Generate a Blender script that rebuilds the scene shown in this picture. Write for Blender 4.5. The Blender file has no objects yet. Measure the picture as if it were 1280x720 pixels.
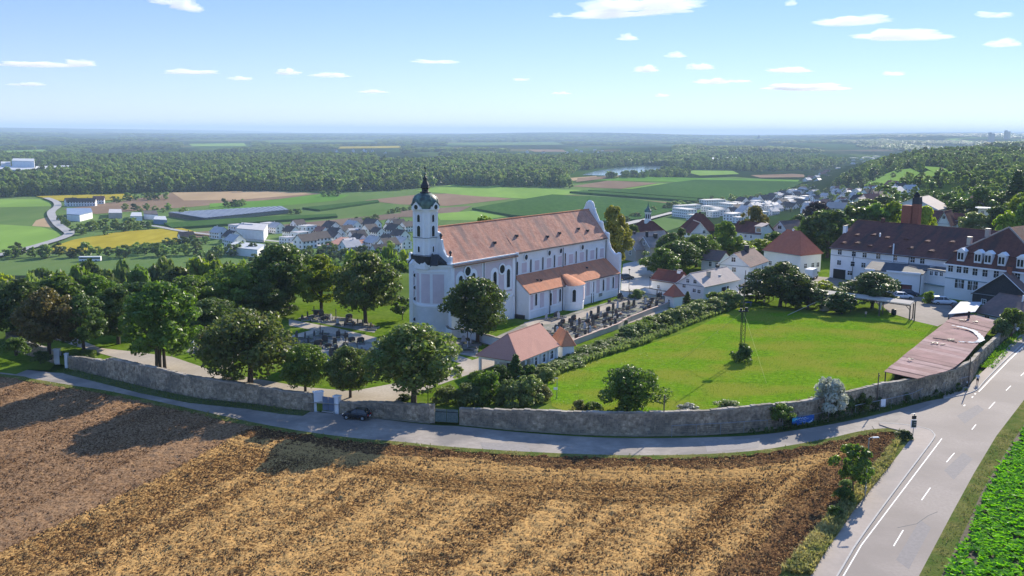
import bpy, bmesh, math, random
import numpy as np
from mathutils import Vector, Matrix, noise as mnoise
R_ = math.radians
random.seed(7)
rng = np.random.default_rng(7)
scn = bpy.context.scene
C = scn.collection

# ------------------------------------------------------------------ camera
FPX, CXP, CYP, CAMH = 1180.0, 640.0, 360.0, 38.0
PITCH, ROLL = math.atan(195 / FPX), R_(0.4)
_f = np.array([0, math.cos(PITCH), -math.sin(PITCH)])
_u0 = np.array([0, math.sin(PITCH), math.cos(PITCH)])
_r0 = np.array([1.0, 0, 0])
_R = math.cos(ROLL) * _r0 + math.sin(ROLL) * _u0
_U = math.cos(ROLL) * _u0 - math.sin(ROLL) * _r0
CAM = np.array([0, 0, CAMH])
cd = bpy.data.cameras.new('camera')
cd.sensor_width = 36.0
cd.lens = 36.0 * FPX / 1280.0
cd.clip_start, cd.clip_end = 0.5, 120000
cam = bpy.data.objects.new('camera', cd)
C.objects.link(cam)
cam.matrix_world = Matrix(((_R[0], _U[0], -_f[0], 0), (_R[1], _U[1], -_f[1], 0), (_R[2], _U[2], -_f[2], CAMH), (0, 0, 0, 1)))
scn.camera = cam

# ------------------------------------------------------------------ sky, sun, exposure
SUN_AZ, SUN_EL = R_(30), R_(25)           # azimuth clockwise from +Y
w = bpy.data.worlds.new('World')
scn.world = w
w.use_nodes = True
nt = w.node_tree
sky = nt.nodes.new('ShaderNodeTexSky')
sky.sky_type = 'NISHITA'
sky.sun_disc = False
sky.sun_elevation = SUN_EL
sky.sun_rotation = SUN_AZ
sky.altitude = 500
sky.air_density = 0.8
sky.dust_density = 0.0
sky.ozone_density = 3.5
bg = nt.nodes['Background']
tint = nt.nodes.new('ShaderNodeMix')
tint.data_type, tint.blend_type = 'RGBA', 'MULTIPLY'
tint.inputs[0].default_value = 1.0
tint.inputs[7].default_value = (0.90, 0.90, 0.98, 1)
nt.links.new(sky.outputs[0], tint.inputs[6])
nt.links.new(tint.outputs[2], bg.inputs[0])
bg.inputs[1].default_value = 0.05
# second sky glow added to fill the shade: an even pale blue all round, whiter towards the horizon
geo = nt.nodes.new('ShaderNodeNewGeometry')
sep = nt.nodes.new('ShaderNodeSeparateXYZ')
nt.links.new(geo.outputs['Incoming'], sep.inputs[0])
neg = nt.nodes.new('ShaderNodeMath')
neg.operation = 'MULTIPLY'
neg.inputs[1].default_value = -1.0
nt.links.new(sep.outputs[2], neg.inputs[0])
grad = nt.nodes.new('ShaderNodeValToRGB')
nt.links.new(neg.outputs[0], grad.inputs[0])
ge = grad.color_ramp.elements
ge[0].position, ge[0].color = 0.0, (0.17, 0.178, 0.19, 1)
ge[1].position, ge[1].color = 1.0, (0.09, 0.17, 0.36, 1)
e_ = ge.new(0.18)
e_.color = (0.05, 0.105, 0.285, 1)
bg2 = nt.nodes.new('ShaderNodeBackground')
nt.links.new(grad.outputs[0], bg2.inputs[0])
add = nt.nodes.new('ShaderNodeAddShader')
nt.links.new(bg.outputs[0], add.inputs[0])
nt.links.new(bg2.outputs[0], add.inputs[1])
nt.links.new(add.outputs[0], nt.nodes['World Output'].inputs['Surface'])
sl = bpy.data.lights.new('sun', 'SUN')
sl.energy = 5.0
sl.angle = R_(0.5)
sl.color = (1.0, 0.91, 0.76)
so = bpy.data.objects.new('sun', sl)
C.objects.link(so)
SDIR = Vector((math.sin(SUN_AZ) * math.cos(SUN_EL), math.cos(SUN_AZ) * math.cos(SUN_EL), math.sin(SUN_EL)))
so.rotation_euler = SDIR.to_track_quat('Z', 'Y').to_euler()
so.location = (0, 0, 60)
scn.view_settings.view_transform = 'Standard'
scn.view_settings.look = 'None'
scn.view_settings.exposure = 0.88
scn.view_settings.gamma = 1.0
scn.view_settings.use_curve_mapping = False
scn.render.engine = 'CYCLES'
scn.cycles.use_denoising = True
scn.cycles.max_bounces = 10
scn.cycles.diffuse_bounces = 3
scn.cycles.transparent_max_bounces = 8
scn.cycles.volume_bounces = 8


# ------------------------------------------------------------------ picture point -> ground point
def ray(x, y):
    return _f + _R * (x - CXP) / FPX - _U * (y - CYP) / FPX


def P(x, y, z=0.0):
    d = ray(x, y)
    return CAM + d * ((z - CAMH) / d[2])


def P2(x, y, z=0.0):
    q = P(x, y, z)
    return (float(q[0]), float(q[1]))


def pxm(q):
    return FPX / float((np.asarray(q) - CAM) @ _f)      # pixels per metre there


def pr(q):
    q = np.asarray(q, float) - CAM
    return CXP + FPX * (q @ _R) / (q @ _f), CYP - FPX * (q @ _U) / (q @ _f)


Y1 = 1.2           # level of the ground behind the wall
VZ = -50.0         # valley floor
EDGE = np.array([(-6000, -900), (-1500, -250), (-400, 130), (-150, 195), (-95, 235), (-40, 275), (15, 312), (60, 352), (110, 425), (165, 525),
                 (250, 700), (360, 950), (470, 1200), (570, 1500), (800, 2100), (1500, 3100), (5000, 6000), (30000, 20000)], float)


def polydist(x, y, pl):
    """signed distance to polyline, positive on its right-hand side"""
    x = np.asarray(x, float); y = np.asarray(y, float)
    best = np.full(x.shape, 1e18); sg = np.ones(x.shape)
    for (ax, ay), (bx, by) in zip(pl[:-1], pl[1:]):
        dx, dy = bx - ax, by - ay
        t = np.clip(((x - ax) * dx + (y - ay) * dy) / (dx * dx + dy * dy), 0, 1)
        ex, ey = x - ax - t * dx, y - ay - t * dy
        d = ex * ex + ey * ey
        c = dx * (y - ay) - dy * (x - ax)
        m = d < best
        best = np.where(m, d, best)
        sg = np.where(m, np.where(c < 0, 1.0, -1.0), sg)
    return np.sqrt(best) * sg


def sstep(a, b, v):
    t = np.clip((v - a) / (b - a), 0, 1)
    return t * t * (3 - 2 * t)


# base line of the perimeter wall, in picture points
WALL_A = [(34, 423), (6, 434), (28, 440), (69, 453)]
WALL_B = [(86, 459), (133, 471), (194, 486), (250, 497), (319, 504), (355, 510.5), (391, 513.5)]
WALL_C = [(425, 516), (467, 520), (502, 523.5), (537, 527)]
WALL_D = [(574, 528.6), (643, 535.6), (727, 541), (796, 543), (880, 541.5), (945, 537), (1000, 529), (1057, 518), (1100, 508), (1158, 495), (1196, 485), (1214, 476.5)]
WALL_E = [(1214, 476.5), (1224, 457), (1255, 424), (1276, 411)]
front = [P2(-60, 440)] + [P2(*q) for q in WALL_A[1:] + WALL_B + WALL_C + WALL_D + WALL_E[1:]]
fe = np.array(front[-1]) + (np.array(front[-1]) - np.array(front[-3])) / np.linalg.norm(np.array(front[-1]) - np.array(front[-3])) * 260
FRONT = np.array([(-700, front[0][1] + 180)] + front + [tuple(fe)], float)


def tz(x, y):
    x = np.asarray(x, float); y = np.asarray(y, float)
    sd = polydist(x, y, EDGE)
    half = 55 + 90 * sstep(300, 1500, y)
    k = sstep(-half, half * 0.6, sd)
    dw = -polydist(x, y, FRONT)
    plat = -0.35 + 1.45 * sstep(1.0, 10.0, dw)
    r = np.hypot(x, y)
    hill = 6 * sstep(950, 1500, y) * sstep(20, 260, sd)
    hill = hill + 20 * np.exp(-((x - 900) / 420) ** 2 - ((y - 4200) / 1300) ** 2) * sstep(0, 500, x)
    hill = hill + (46 + 26 * np.sin(x / 1900.0 + 1) + 16 * np.sin(x / 870.0)) * sstep(9000, 17000, r)
    hill = hill + 78 * sstep(3000, 9500, r) * np.exp(-((np.arctan2(x, y) - 0.46) / 0.2) ** 2) * (1 + .12 * np.sin(x / 240.0))
    hill = hill + 24 * sstep(5000, 11000, r) * np.exp(-((np.arctan2(x, y) + 0.52) / 0.14) ** 2)
    return VZ + (plat - VZ) * k + hill


def PT(x, y, lift=0.0):
    """picture point -> terrain point"""
    d = ray(x, y)
    t0, t = 30.0, 30.0
    while t < 30000:
        q = CAM + d * t
        if q[2] <= float(tz(q[0], q[1])) + lift:
            break
        t0 = t
        t *= 1.02
    for _ in range(14):
        m = (t0 + t) / 2
        q = CAM + d * m
        if q[2] <= float(tz(q[0], q[1])) + lift: t = m
        else: t0 = m
    return CAM + d * t


# ------------------------------------------------------------------ materials
def nodes_of(m):
    m.use_nodes = True
    return m.node_tree.nodes, m.node_tree.links


def M(name, c1, c2=None, scale=2.0, rough=0.85, bump=0.0, bscale=None, spec=0.25, stretch=(1, 1, 1), rotz=0.0, lo=0.35, hi=0.65, metal=0.0,
      big=None, bigscale=0.05, bigamt=0.5, bdist=0.05, detail=5.0, coord='Object', rnd=0.0):
    m = bpy.data.materials.new(name)
    n, l = nodes_of(m)
    b = n['Principled BSDF']
    b.inputs['Roughness'].default_value = rough
    b.inputs['Specular IOR Level'].default_value = spec
    b.inputs['Metallic'].default_value = metal
    b.inputs['Base Color'].default_value = (*c1, 1)
    if c2 is None and not bump:
        return m
    tc = n.new('ShaderNodeTexCoord')
    mp = n.new('ShaderNodeMapping')
    mp.inputs['Scale'].default_value = stretch
    mp.inputs['Rotation'].default_value = (0, 0, rotz)
    l.new(tc.outputs[coord], mp.inputs['Vector'])
    if c2 is not None:
        t = n.new('ShaderNodeTexNoise')
        t.inputs['Scale'].default_value = scale
        t.inputs['Detail'].default_value = detail
        t.inputs['Roughness'].default_value = 0.62
        l.new(mp.outputs[0], t.inputs['Vector'])
        r = n.new('ShaderNodeValToRGB')
        r.color_ramp.elements[0].position = lo
        r.color_ramp.elements[0].color = (*c1, 1)
        r.color_ramp.elements[1].position = hi
        r.color_ramp.elements[1].color = (*c2, 1)
        l.new(t.outputs['Fac'], r.inputs[0])
        out = r.outputs[0]
        if big is not None:
            t2 = n.new('ShaderNodeTexNoise')
            t2.inputs['Scale'].default_value = bigscale
            t2.inputs['Detail'].default_value = 4
            l.new(mp.outputs[0], t2.inputs['Vector'])
            r2 = n.new('ShaderNodeValToRGB')
            r2.color_ramp.elements[0].position = 0.42
            r2.color_ramp.elements[0].color = (0, 0, 0, 1)
            r2.color_ramp.elements[1].position = 0.6
            r2.color_ramp.elements[1].color = (bigamt, bigamt, bigamt, 1)
            l.new(t2.outputs['Fac'], r2.inputs[0])
            mx = n.new('ShaderNodeMix')
            mx.data_type = 'RGBA'
            l.new(r2.outputs[0], mx.inputs[0])
            l.new(out, mx.inputs[6])
            mx.inputs[7].default_value = (*big, 1)
            out = mx.outputs[2]
        if rnd:
            oi = n.new('ShaderNodeObjectInfo')
            mr = n.new('ShaderNodeMapRange')
            mr.inputs[3].default_value = 1 - rnd
            mr.inputs[4].default_value = 1 + rnd
            l.new(oi.outputs['Random'], mr.inputs[0])
            hs = n.new('ShaderNodeHueSaturation')
            l.new(mr.outputs[0], hs.inputs['Value'])
            l.new(out, hs.inputs['Color'])
            out = hs.outputs[0]
        l.new(out, b.inputs['Base Color'])
    if bump:
        t3 = n.new('ShaderNodeTexNoise')
        t3.inputs['Scale'].default_value = bscale or scale * 3
        t3.inputs['Detail'].default_value = 6
        l.new(mp.outputs[0], t3.inputs['Vector'])
        bp = n.new('ShaderNodeBump')
        bp.inputs['Strength'].default_value = bump
        bp.inputs['Distance'].default_value = bdist
        l.new(t3.outputs['Fac'], bp.inputs['Height'])
        l.new(bp.outputs[0], b.inputs['Normal'])
    return m


def leafmat(name, c1, c2, trans=0.28, rnd=0.22, scale=0.55, tint=None, tintamt=0.0):
    m = bpy.data.materials.new(name)
    n, l = nodes_of(m)
    b = n['Principled BSDF']
    b.inputs['Roughness'].default_value = 0.5
    b.inputs['Specular IOR Level'].default_value = 0.32
    tc = n.new('ShaderNodeTexCoord')
    t = n.new('ShaderNodeTexNoise')
    t.inputs['Scale'].default_value = scale
    t.inputs['Detail'].default_value = 5
    t.inputs['Roughness'].default_value = 0.7
    l.new(tc.outputs['Object'], t.inputs['Vector'])
    r = n.new('ShaderNodeValToRGB')
    r.color_ramp.elements[0].position, r.color_ramp.elements[1].position = 0.36, 0.64
    r.color_ramp.elements[0].color = (*c1, 1)
    r.color_ramp.elements[1].color = (*c2, 1)
    l.new(t.outputs['Fac'], r.inputs[0])
    out = r.outputs[0]
    if tint:
        t2 = n.new('ShaderNodeTexNoise')
        t2.inputs['Scale'].default_value = scale * 2.3
        t2.inputs['Detail'].default_value = 3
        l.new(tc.outputs['Object'], t2.inputs['Vector'])
        mr2 = n.new('ShaderNodeMapRange')
        mr2.inputs[1].default_value, mr2.inputs[2].default_value = 0.5, 0.7
        mr2.inputs[4].default_value = tintamt
        l.new(t2.outputs['Fac'], mr2.inputs[0])
        mx = n.new('ShaderNodeMix'); mx.data_type = 'RGBA'
        l.new(mr2.outputs[0], mx.inputs[0]); l.new(out, mx.inputs[6])
        mx.inputs[7].default_value = (*tint, 1)
        out = mx.outputs[2]
    oi = n.new('ShaderNodeObjectInfo')
    mr = n.new('ShaderNodeMapRange')
    mr.inputs[3].default_value, mr.inputs[4].default_value = 1 - rnd, 1 + rnd
    l.new(oi.outputs['Random'], mr.inputs[0])
    mh = n.new('ShaderNodeMapRange')
    mh.inputs[3].default_value, mh.inputs[4].default_value = 0.485, 0.512
    mul = n.new('ShaderNodeMath'); mul.operation = 'MULTIPLY'; mul.inputs[1].default_value = 7.31
    fr = n.new('ShaderNodeMath'); fr.operation = 'FRACT'
    l.new(oi.outputs['Random'], mul.inputs[0]); l.new(mul.outputs[0], fr.inputs[0]); l.new(fr.outputs[0], mh.inputs[0])
    hs = n.new('ShaderNodeHueSaturation')
    l.new(mr.outputs[0], hs.inputs['Value']); l.new(mh.outputs[0], hs.inputs['Hue'])
    l.new(out, hs.inputs['Color'])
    l.new(hs.outputs[0], b.inputs['Base Color'])
    tr = n.new('ShaderNodeBsdfTranslucent')
    hs2 = n.new('ShaderNodeHueSaturation')
    hs2.inputs['Value'].default_value = 1.9
    hs2.inputs['Saturation'].default_value = 1.1
    l.new(hs.outputs[0], hs2.inputs['Color'])
    l.new(hs2.outputs[0], tr.inputs['Color'])
    mix = n.new('ShaderNodeMixShader')
    mix.inputs[0].default_value = trans
    l.new(b.outputs[0], mix.inputs[1]); l.new(tr.outputs[0], mix.inputs[2])
    l.new(mix.outputs[0], n['Material Output'].inputs['Surface'])
    return m


def roofmat(name, c1, c2, c3=None, course=0.36, amt=0.5, bump=0.6, patch=0.25):
    """tiled roof: noise colour with weathered streaks down the slope and course lines (object Z) in the relief"""
    m = bpy.data.materials.new(name)
    n, l = nodes_of(m)
    b = n['Principled BSDF']
    b.inputs['Roughness'].default_value = 0.85
    b.inputs['Specular IOR Level'].default_value = 0.08
    tc = n.new('ShaderNodeTexCoord')
    t = n.new('ShaderNodeTexNoise'); t.inputs['Scale'].default_value = 1.3; t.inputs['Detail'].default_value = 8; t.inputs['Roughness'].default_value = 0.75
    l.new(tc.outputs['Object'], t.inputs['Vector'])
    r = n.new('ShaderNodeValToRGB')
    r.color_ramp.elements[0].position, r.color_ramp.elements[1].position = 0.34, 0.66
    r.color_ramp.elements[0].color = (*c1, 1); r.color_ramp.elements[1].color = (*c2, 1)
    l.new(t.outputs['Fac'], r.inputs[0])
    out = r.outputs[0]
    if c3:
        mp = n.new('ShaderNodeMapping'); mp.inputs['Scale'].default_value = (0.55, 0.12, 0.12)
        l.new(tc.outputs['Object'], mp.inputs[0])
        t2 = n.new('ShaderNodeTexNoise'); t2.inputs['Scale'].default_value = 1.0; t2.inputs['Detail'].default_value = 7
        l.new(mp.outputs[0], t2.inputs['Vector'])
        mr = n.new('ShaderNodeMapRange'); mr.inputs[1].default_value, mr.inputs[2].default_value = 0.47, 0.66
        mr.inputs[4].default_value = amt
        l.new(t2.outputs['Fac'], mr.inputs[0])
        mx = n.new('ShaderNodeMix'); mx.data_type = 'RGBA'
        l.new(mr.outputs[0], mx.inputs[0]); l.new(out, mx.inputs[6]); mx.inputs[7].default_value = (*c3, 1)
        out = mx.outputs[2]
    l.new(out, b.inputs['Base Color'])
    wv = n.new('ShaderNodeTexWave'); wv.wave_type = 'BANDS'; wv.bands_direction = 'Z'; wv.wave_profile = 'SAW'
    wv.inputs['Scale'].default_value = 0.314 / course
    wv.inputs['Distortion'].default_value = 0.6
    wv.inputs['Detail Scale'].default_value = 3
    l.new(tc.outputs['Object'], wv.inputs['Vector'])
    t4 = n.new('ShaderNodeTexNoise'); t4.inputs['Scale'].default_value = 5; t4.inputs['Detail'].default_value = 5
    l.new(tc.outputs['Object'], t4.inputs['Vector'])
    ad = n.new('ShaderNodeMath'); ad.operation = 'ADD'
    l.new(wv.outputs['Fac'], ad.inputs[0]); l.new(t4.outputs['Fac'], ad.inputs[1])
    bp = n.new('ShaderNodeBump'); bp.inputs['Strength'].default_value = bump; bp.inputs['Distance'].default_value = 0.05
    l.new(ad.outputs[0], bp.inputs['Height'])
    l.new(bp.outputs[0], b.inputs['Normal'])
    return m


MT = {}
MT['white'] = M('white_plaster', (0.80, 0.80, 0.80), (0.86, 0.86, 0.86), 0.9, 0.9, 0.15, 6, big=(0.70, 0.70, 0.69), bigscale=0.35, bigamt=0.35)
MT['white2'] = M('white_render', (0.80, 0.80, 0.79), (0.86, 0.86, 0.85), 0.6, 0.9, big=(0.66, 0.65, 0.63), bigscale=0.3, bigamt=0.4)
MT['trim'] = M('trim_white', (0.87, 0.87, 0.87), None, rough=0.85)
MT['pink'] = M('pink_panel', (0.60, 0.50, 0.52), (0.66, 0.56, 0.58), 0.8, 0.9)
MT['beige'] = M('beige_render', (0.42, 0.38, 0.33), (0.5, 0.46, 0.40), 0.8, 0.9, big=(0.36, 0.33, 0.29), bigscale=0.4, bigamt=0.5)
MT['glass'] = M('dark_glass', (0.025, 0.03, 0.035), None, rough=0.12, spec=0.6)
MT['dark'] = M('dark_opening', (0.02, 0.02, 0.022), None, rough=0.7)
MT['roof_church'] = roofmat('church_roof_tiles', (0.43, 0.19, 0.125), (0.63, 0.345, 0.245), (0.30, 0.205, 0.17), amt=0.8)
MT['roof_aisle'] = roofmat('aisle_roof_tiles', (0.54, 0.205, 0.105), (0.66, 0.29, 0.165), (0.36, 0.2, 0.14), amt=0.5)
MT['roof_dark'] = roofmat('dark_red_roof_tiles', (0.14, 0.055, 0.045), (0.21, 0.08, 0.06), (0.10, 0.055, 0.05), amt=0.5)
MT['roof_factory'] = roofmat('old_brown_roof_tiles', (0.10, 0.046, 0.04), (0.19, 0.08, 0.062), (0.06, 0.045, 0.045), amt=0.7)
MT['roof_red'] = roofmat('red_roof_tiles', (0.38, 0.13, 0.085), (0.46, 0.17, 0.11), (0.34, 0.14, 0.11), amt=0.4)
MT['roof_pink'] = roofmat('smooth_pink_roof_tiles', (0.46, 0.235, 0.18), (0.50, 0.265, 0.205), None, bump=0.25, course=0.3)
MT['roof_brown'] = roofmat('brown_roof_tiles', (0.16, 0.11, 0.10), (0.24, 0.16, 0.14), (0.13, 0.11, 0.10), amt=0.5)
MT['roof_grey'] = roofmat('grey_roof_tiles', (0.30, 0.25, 0.22), (0.40, 0.34, 0.30), (0.22, 0.2, 0.19), amt=0.6)
MT['roof_pale'] = roofmat('pale_roof_tiles', (0.46, 0.38, 0.33), (0.52, 0.44, 0.38), (0.42, 0.36, 0.33), amt=0.4, bump=0.3)
MT['roof_slate'] = M('bitumen_roof', (0.055, 0.06, 0.07), (0.085, 0.09, 0.10), 0.7, 0.8)
MT['roof_white'] = M('white_sheet_roof', (0.40, 0.42, 0.44), (0.47, 0.49, 0.51), 0.5, 0.8)
MT['metal'] = M('grey_metal', (0.32, 0.33, 0.34), None, rough=0.45, metal=0.6)
MT['darkmetal'] = M('dark_metal', (0.03, 0.033, 0.036), None, rough=0.5, metal=0.3)
MT['copper'] = M('copper_green', (0.075, 0.13, 0.105), (0.16, 0.26, 0.21), 1.2, 0.5, big=(0.03, 0.04, 0.04), bigscale=0.9, bigamt=0.8, spec=0.5)
MT['slate'] = M('black_slate', (0.028, 0.03, 0.034), (0.05, 0.052, 0.058), 3, 0.6, 0.3, 9)
MT['wood'] = M('weathered_wood', (0.10, 0.075, 0.055), (0.17, 0.13, 0.10), 4, 0.85, stretch=(1, 1, 0.2))
MT['bark'] = M('bark', (0.055, 0.042, 0.032), (0.11, 0.085, 0.065), 5, 0.95, 0.6, 14, stretch=(1, 1, 0.3))
MT['brick'] = M('red_brick', (0.24, 0.085, 0.055), (0.33, 0.13, 0.085), 5, 0.9, 0.3, 16)
MT['mortar'] = M('wall_mortar', (0.30, 0.24, 0.165), (0.44, 0.36, 0.26), 1.5, 0.95, 0.7, 8)
MT['stone'] = M('rubble_stone', (0.25, 0.19, 0.125), (0.64, 0.505, 0.355), 1.9, 0.95, 0.6, 9, lo=0.38, hi=0.64, big=(0.15, 0.135, 0.11), bigscale=0.35, bigamt=0.7)
MT['coping'] = M('wall_coping', (0.34, 0.30, 0.25), (0.5, 0.45, 0.39), 2, 0.95, 0.5, 8, big=(0.16, 0.14, 0.10), bigscale=0.3, bigamt=0.8)
MT['coping_pink'] = M('pink_coping_tiles', (0.46, 0.32, 0.25), (0.54, 0.4, 0.33), 2, 0.9)
MT['asphalt'] = M('asphalt', (0.28, 0.24, 0.208), (0.325, 0.28, 0.244), 3.0, 0.92, 0.2, 40, big=(0.24, 0.206, 0.178), bigscale=0.09, bigamt=0.8, bdist=0.01)
MT['lane'] = M('old_lane_asphalt', (0.28, 0.243, 0.208), (0.36, 0.315, 0.272), 1.2, 0.93, 0.25, 25, big=(0.175, 0.162, 0.15), bigscale=0.16, bigamt=0.8, bdist=0.015)
MT['pave'] = M('pavement_asphalt', (0.34, 0.286, 0.243), (0.385, 0.325, 0.278), 2.0, 0.92, 0.15, 30, big=(0.25, 0.222, 0.20), bigscale=0.1, bigamt=0.7, bdist=0.01)
MT['paint'] = M('road_paint', (0.66, 0.65, 0.62), (0.78, 0.77, 0.74), 3.0, 0.7, lo=0.3, hi=0.5)
MT['kerb'] = M('kerb_stone', (0.38, 0.36, 0.33), (0.46, 0.44, 0.41), 3.0, 0.9)
MT['gravel'] = M('gravel', (0.40, 0.345, 0.28), (0.50, 0.44, 0.36), 2.5, 0.95, 0.4, 14, big=(0.33, 0.285, 0.23), bigscale=0.15, bigamt=0.6, spec=0.0)
MT['gravel_grey'] = M('grey_gravel', (0.24, 0.225, 0.20), (0.36, 0.34, 0.30), 2.2, 0.95, 0.4, 12, big=(0.16, 0.17, 0.11), bigscale=0.3, bigamt=0.6, spec=0.0)
MT['plaza'] = M('light_paving', (0.46, 0.43, 0.39), (0.54, 0.51, 0.47), 1.0, 0.9, big=(0.40, 0.38, 0.35), bigscale=0.1, bigamt=0.5, spec=0.0)
MT['yardgrd'] = M('yard_asphalt', (0.21, 0.18, 0.155), (0.29, 0.25, 0.215), 0.8, 0.95, 0.2, 10, big=(0.17, 0.15, 0.13), bigscale=0.1, bigamt=0.6)
MT['lawn'] = M('lawn', (0.062, 0.12, 0.010), (0.13, 0.20, 0.018), 1.1, 0.95, 0.6, 5.0, big=(0.145, 0.19, 0.04), bigscale=0.11, bigamt=0.55, bdist=0.12, spec=0.0)
MT['meadow'] = M('meadow_grass', (0.085, 0.185, 0.009), (0.17, 0.29, 0.016), 1.5, 0.95, 0.8, 4.0, stretch=(0.75, 1.25, 1), rotz=R_(12), big=(0.21, 0.225, 0.03), bigscale=0.11, bigamt=0.85, bdist=0.16, spec=0.0)
MT['verge'] = M('verge_grass', (0.10, 0.12, 0.03), (0.23, 0.205, 0.075), 1.2, 0.95, 0.8, 6, big=(0.06, 0.11, 0.022), bigscale=0.3, bigamt=0.7, bdist=0.1, spec=0.0)
MT['gstone'] = M('grave_granite', (0.035, 0.035, 0.037), (0.075, 0.073, 0.073), 6, 0.35, spec=0.5)
MT['gstone_b'] = M('grave_brown_stone', (0.10, 0.075, 0.06), (0.17, 0.13, 0.105), 4, 0.7)
MT['gstone_l'] = M('grave_light_stone', (0.40, 0.40, 0.40), (0.52, 0.52, 0.51), 4, 0.7)
MT['gbed'] = M('grave_bed', (0.045, 0.05, 0.03), (0.12, 0.13, 0.07), 6, 0.95, rnd=0.4)
MT['gborder'] = M('grave_border', (0.20, 0.19, 0.18), (0.30, 0.285, 0.27), 4, 0.8, rnd=0.3)
MT['flowers'] = M('grave_flowers', (0.32, 0.05, 0.07), (0.45, 0.30, 0.10), 9, 0.9)
MT['leaf_dark'] = leafmat('leaves_dark', (0.037, 0.068, 0.014), (0.094, 0.140, 0.029), 0.33)
MT['leaf_mid'] = leafmat('leaves_mid', (0.057, 0.104, 0.015), (0.156, 0.226, 0.037), 0.38)
MT['leaf_bright'] = leafmat('leaves_bright', (0.106, 0.165, 0.015), (0.250, 0.311, 0.037), 0.42)
MT['leaf_chestnut'] = leafmat('leaves_chestnut', (0.057, 0.100, 0.019), (0.156, 0.207, 0.046), 0.36, tint=(0.19, 0.145, 0.065), tintamt=0.5)
MT['leaf_brown'] = leafmat('leaves_browned', (0.069, 0.076, 0.020), (0.175, 0.149, 0.044), 0.34, tint=(0.15, 0.085, 0.035), tintamt=0.55)
MT['leaf_silver'] = leafmat('leaves_silver', (0.20, 0.225, 0.165), (0.50, 0.52, 0.44), 0.25)
MT['leaf_purple'] = leafmat('leaves_purple', (0.032, 0.022, 0.026), (0.07, 0.045, 0.045), 0.2)
MT['leaf_yellow'] = leafmat('leaves_yellowing', (0.11, 0.12, 0.018), (0.21, 0.19, 0.035), 0.32)
MT['leaf_forest'] = leafmat('leaves_forest', (0.065, 0.112, 0.024), (0.200, 0.262, 0.061), 0.38, rnd=0.6, scale=0.25)
MT['leaf_hedge'] = leafmat('leaves_hedge', (0.081, 0.128, 0.033), (0.206, 0.250, 0.083), 0.36, scale=0.9)
MT['leaf_beet'] = leafmat('leaves_beet', (0.075, 0.20, 0.014), (0.19, 0.38, 0.04), 0.38, scale=1.5)
MT['leaf_grass'] = leafmat('grass_blades', (0.085, 0.115, 0.025), (0.22, 0.20, 0.07), 0.3, scale=0.5)


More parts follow.
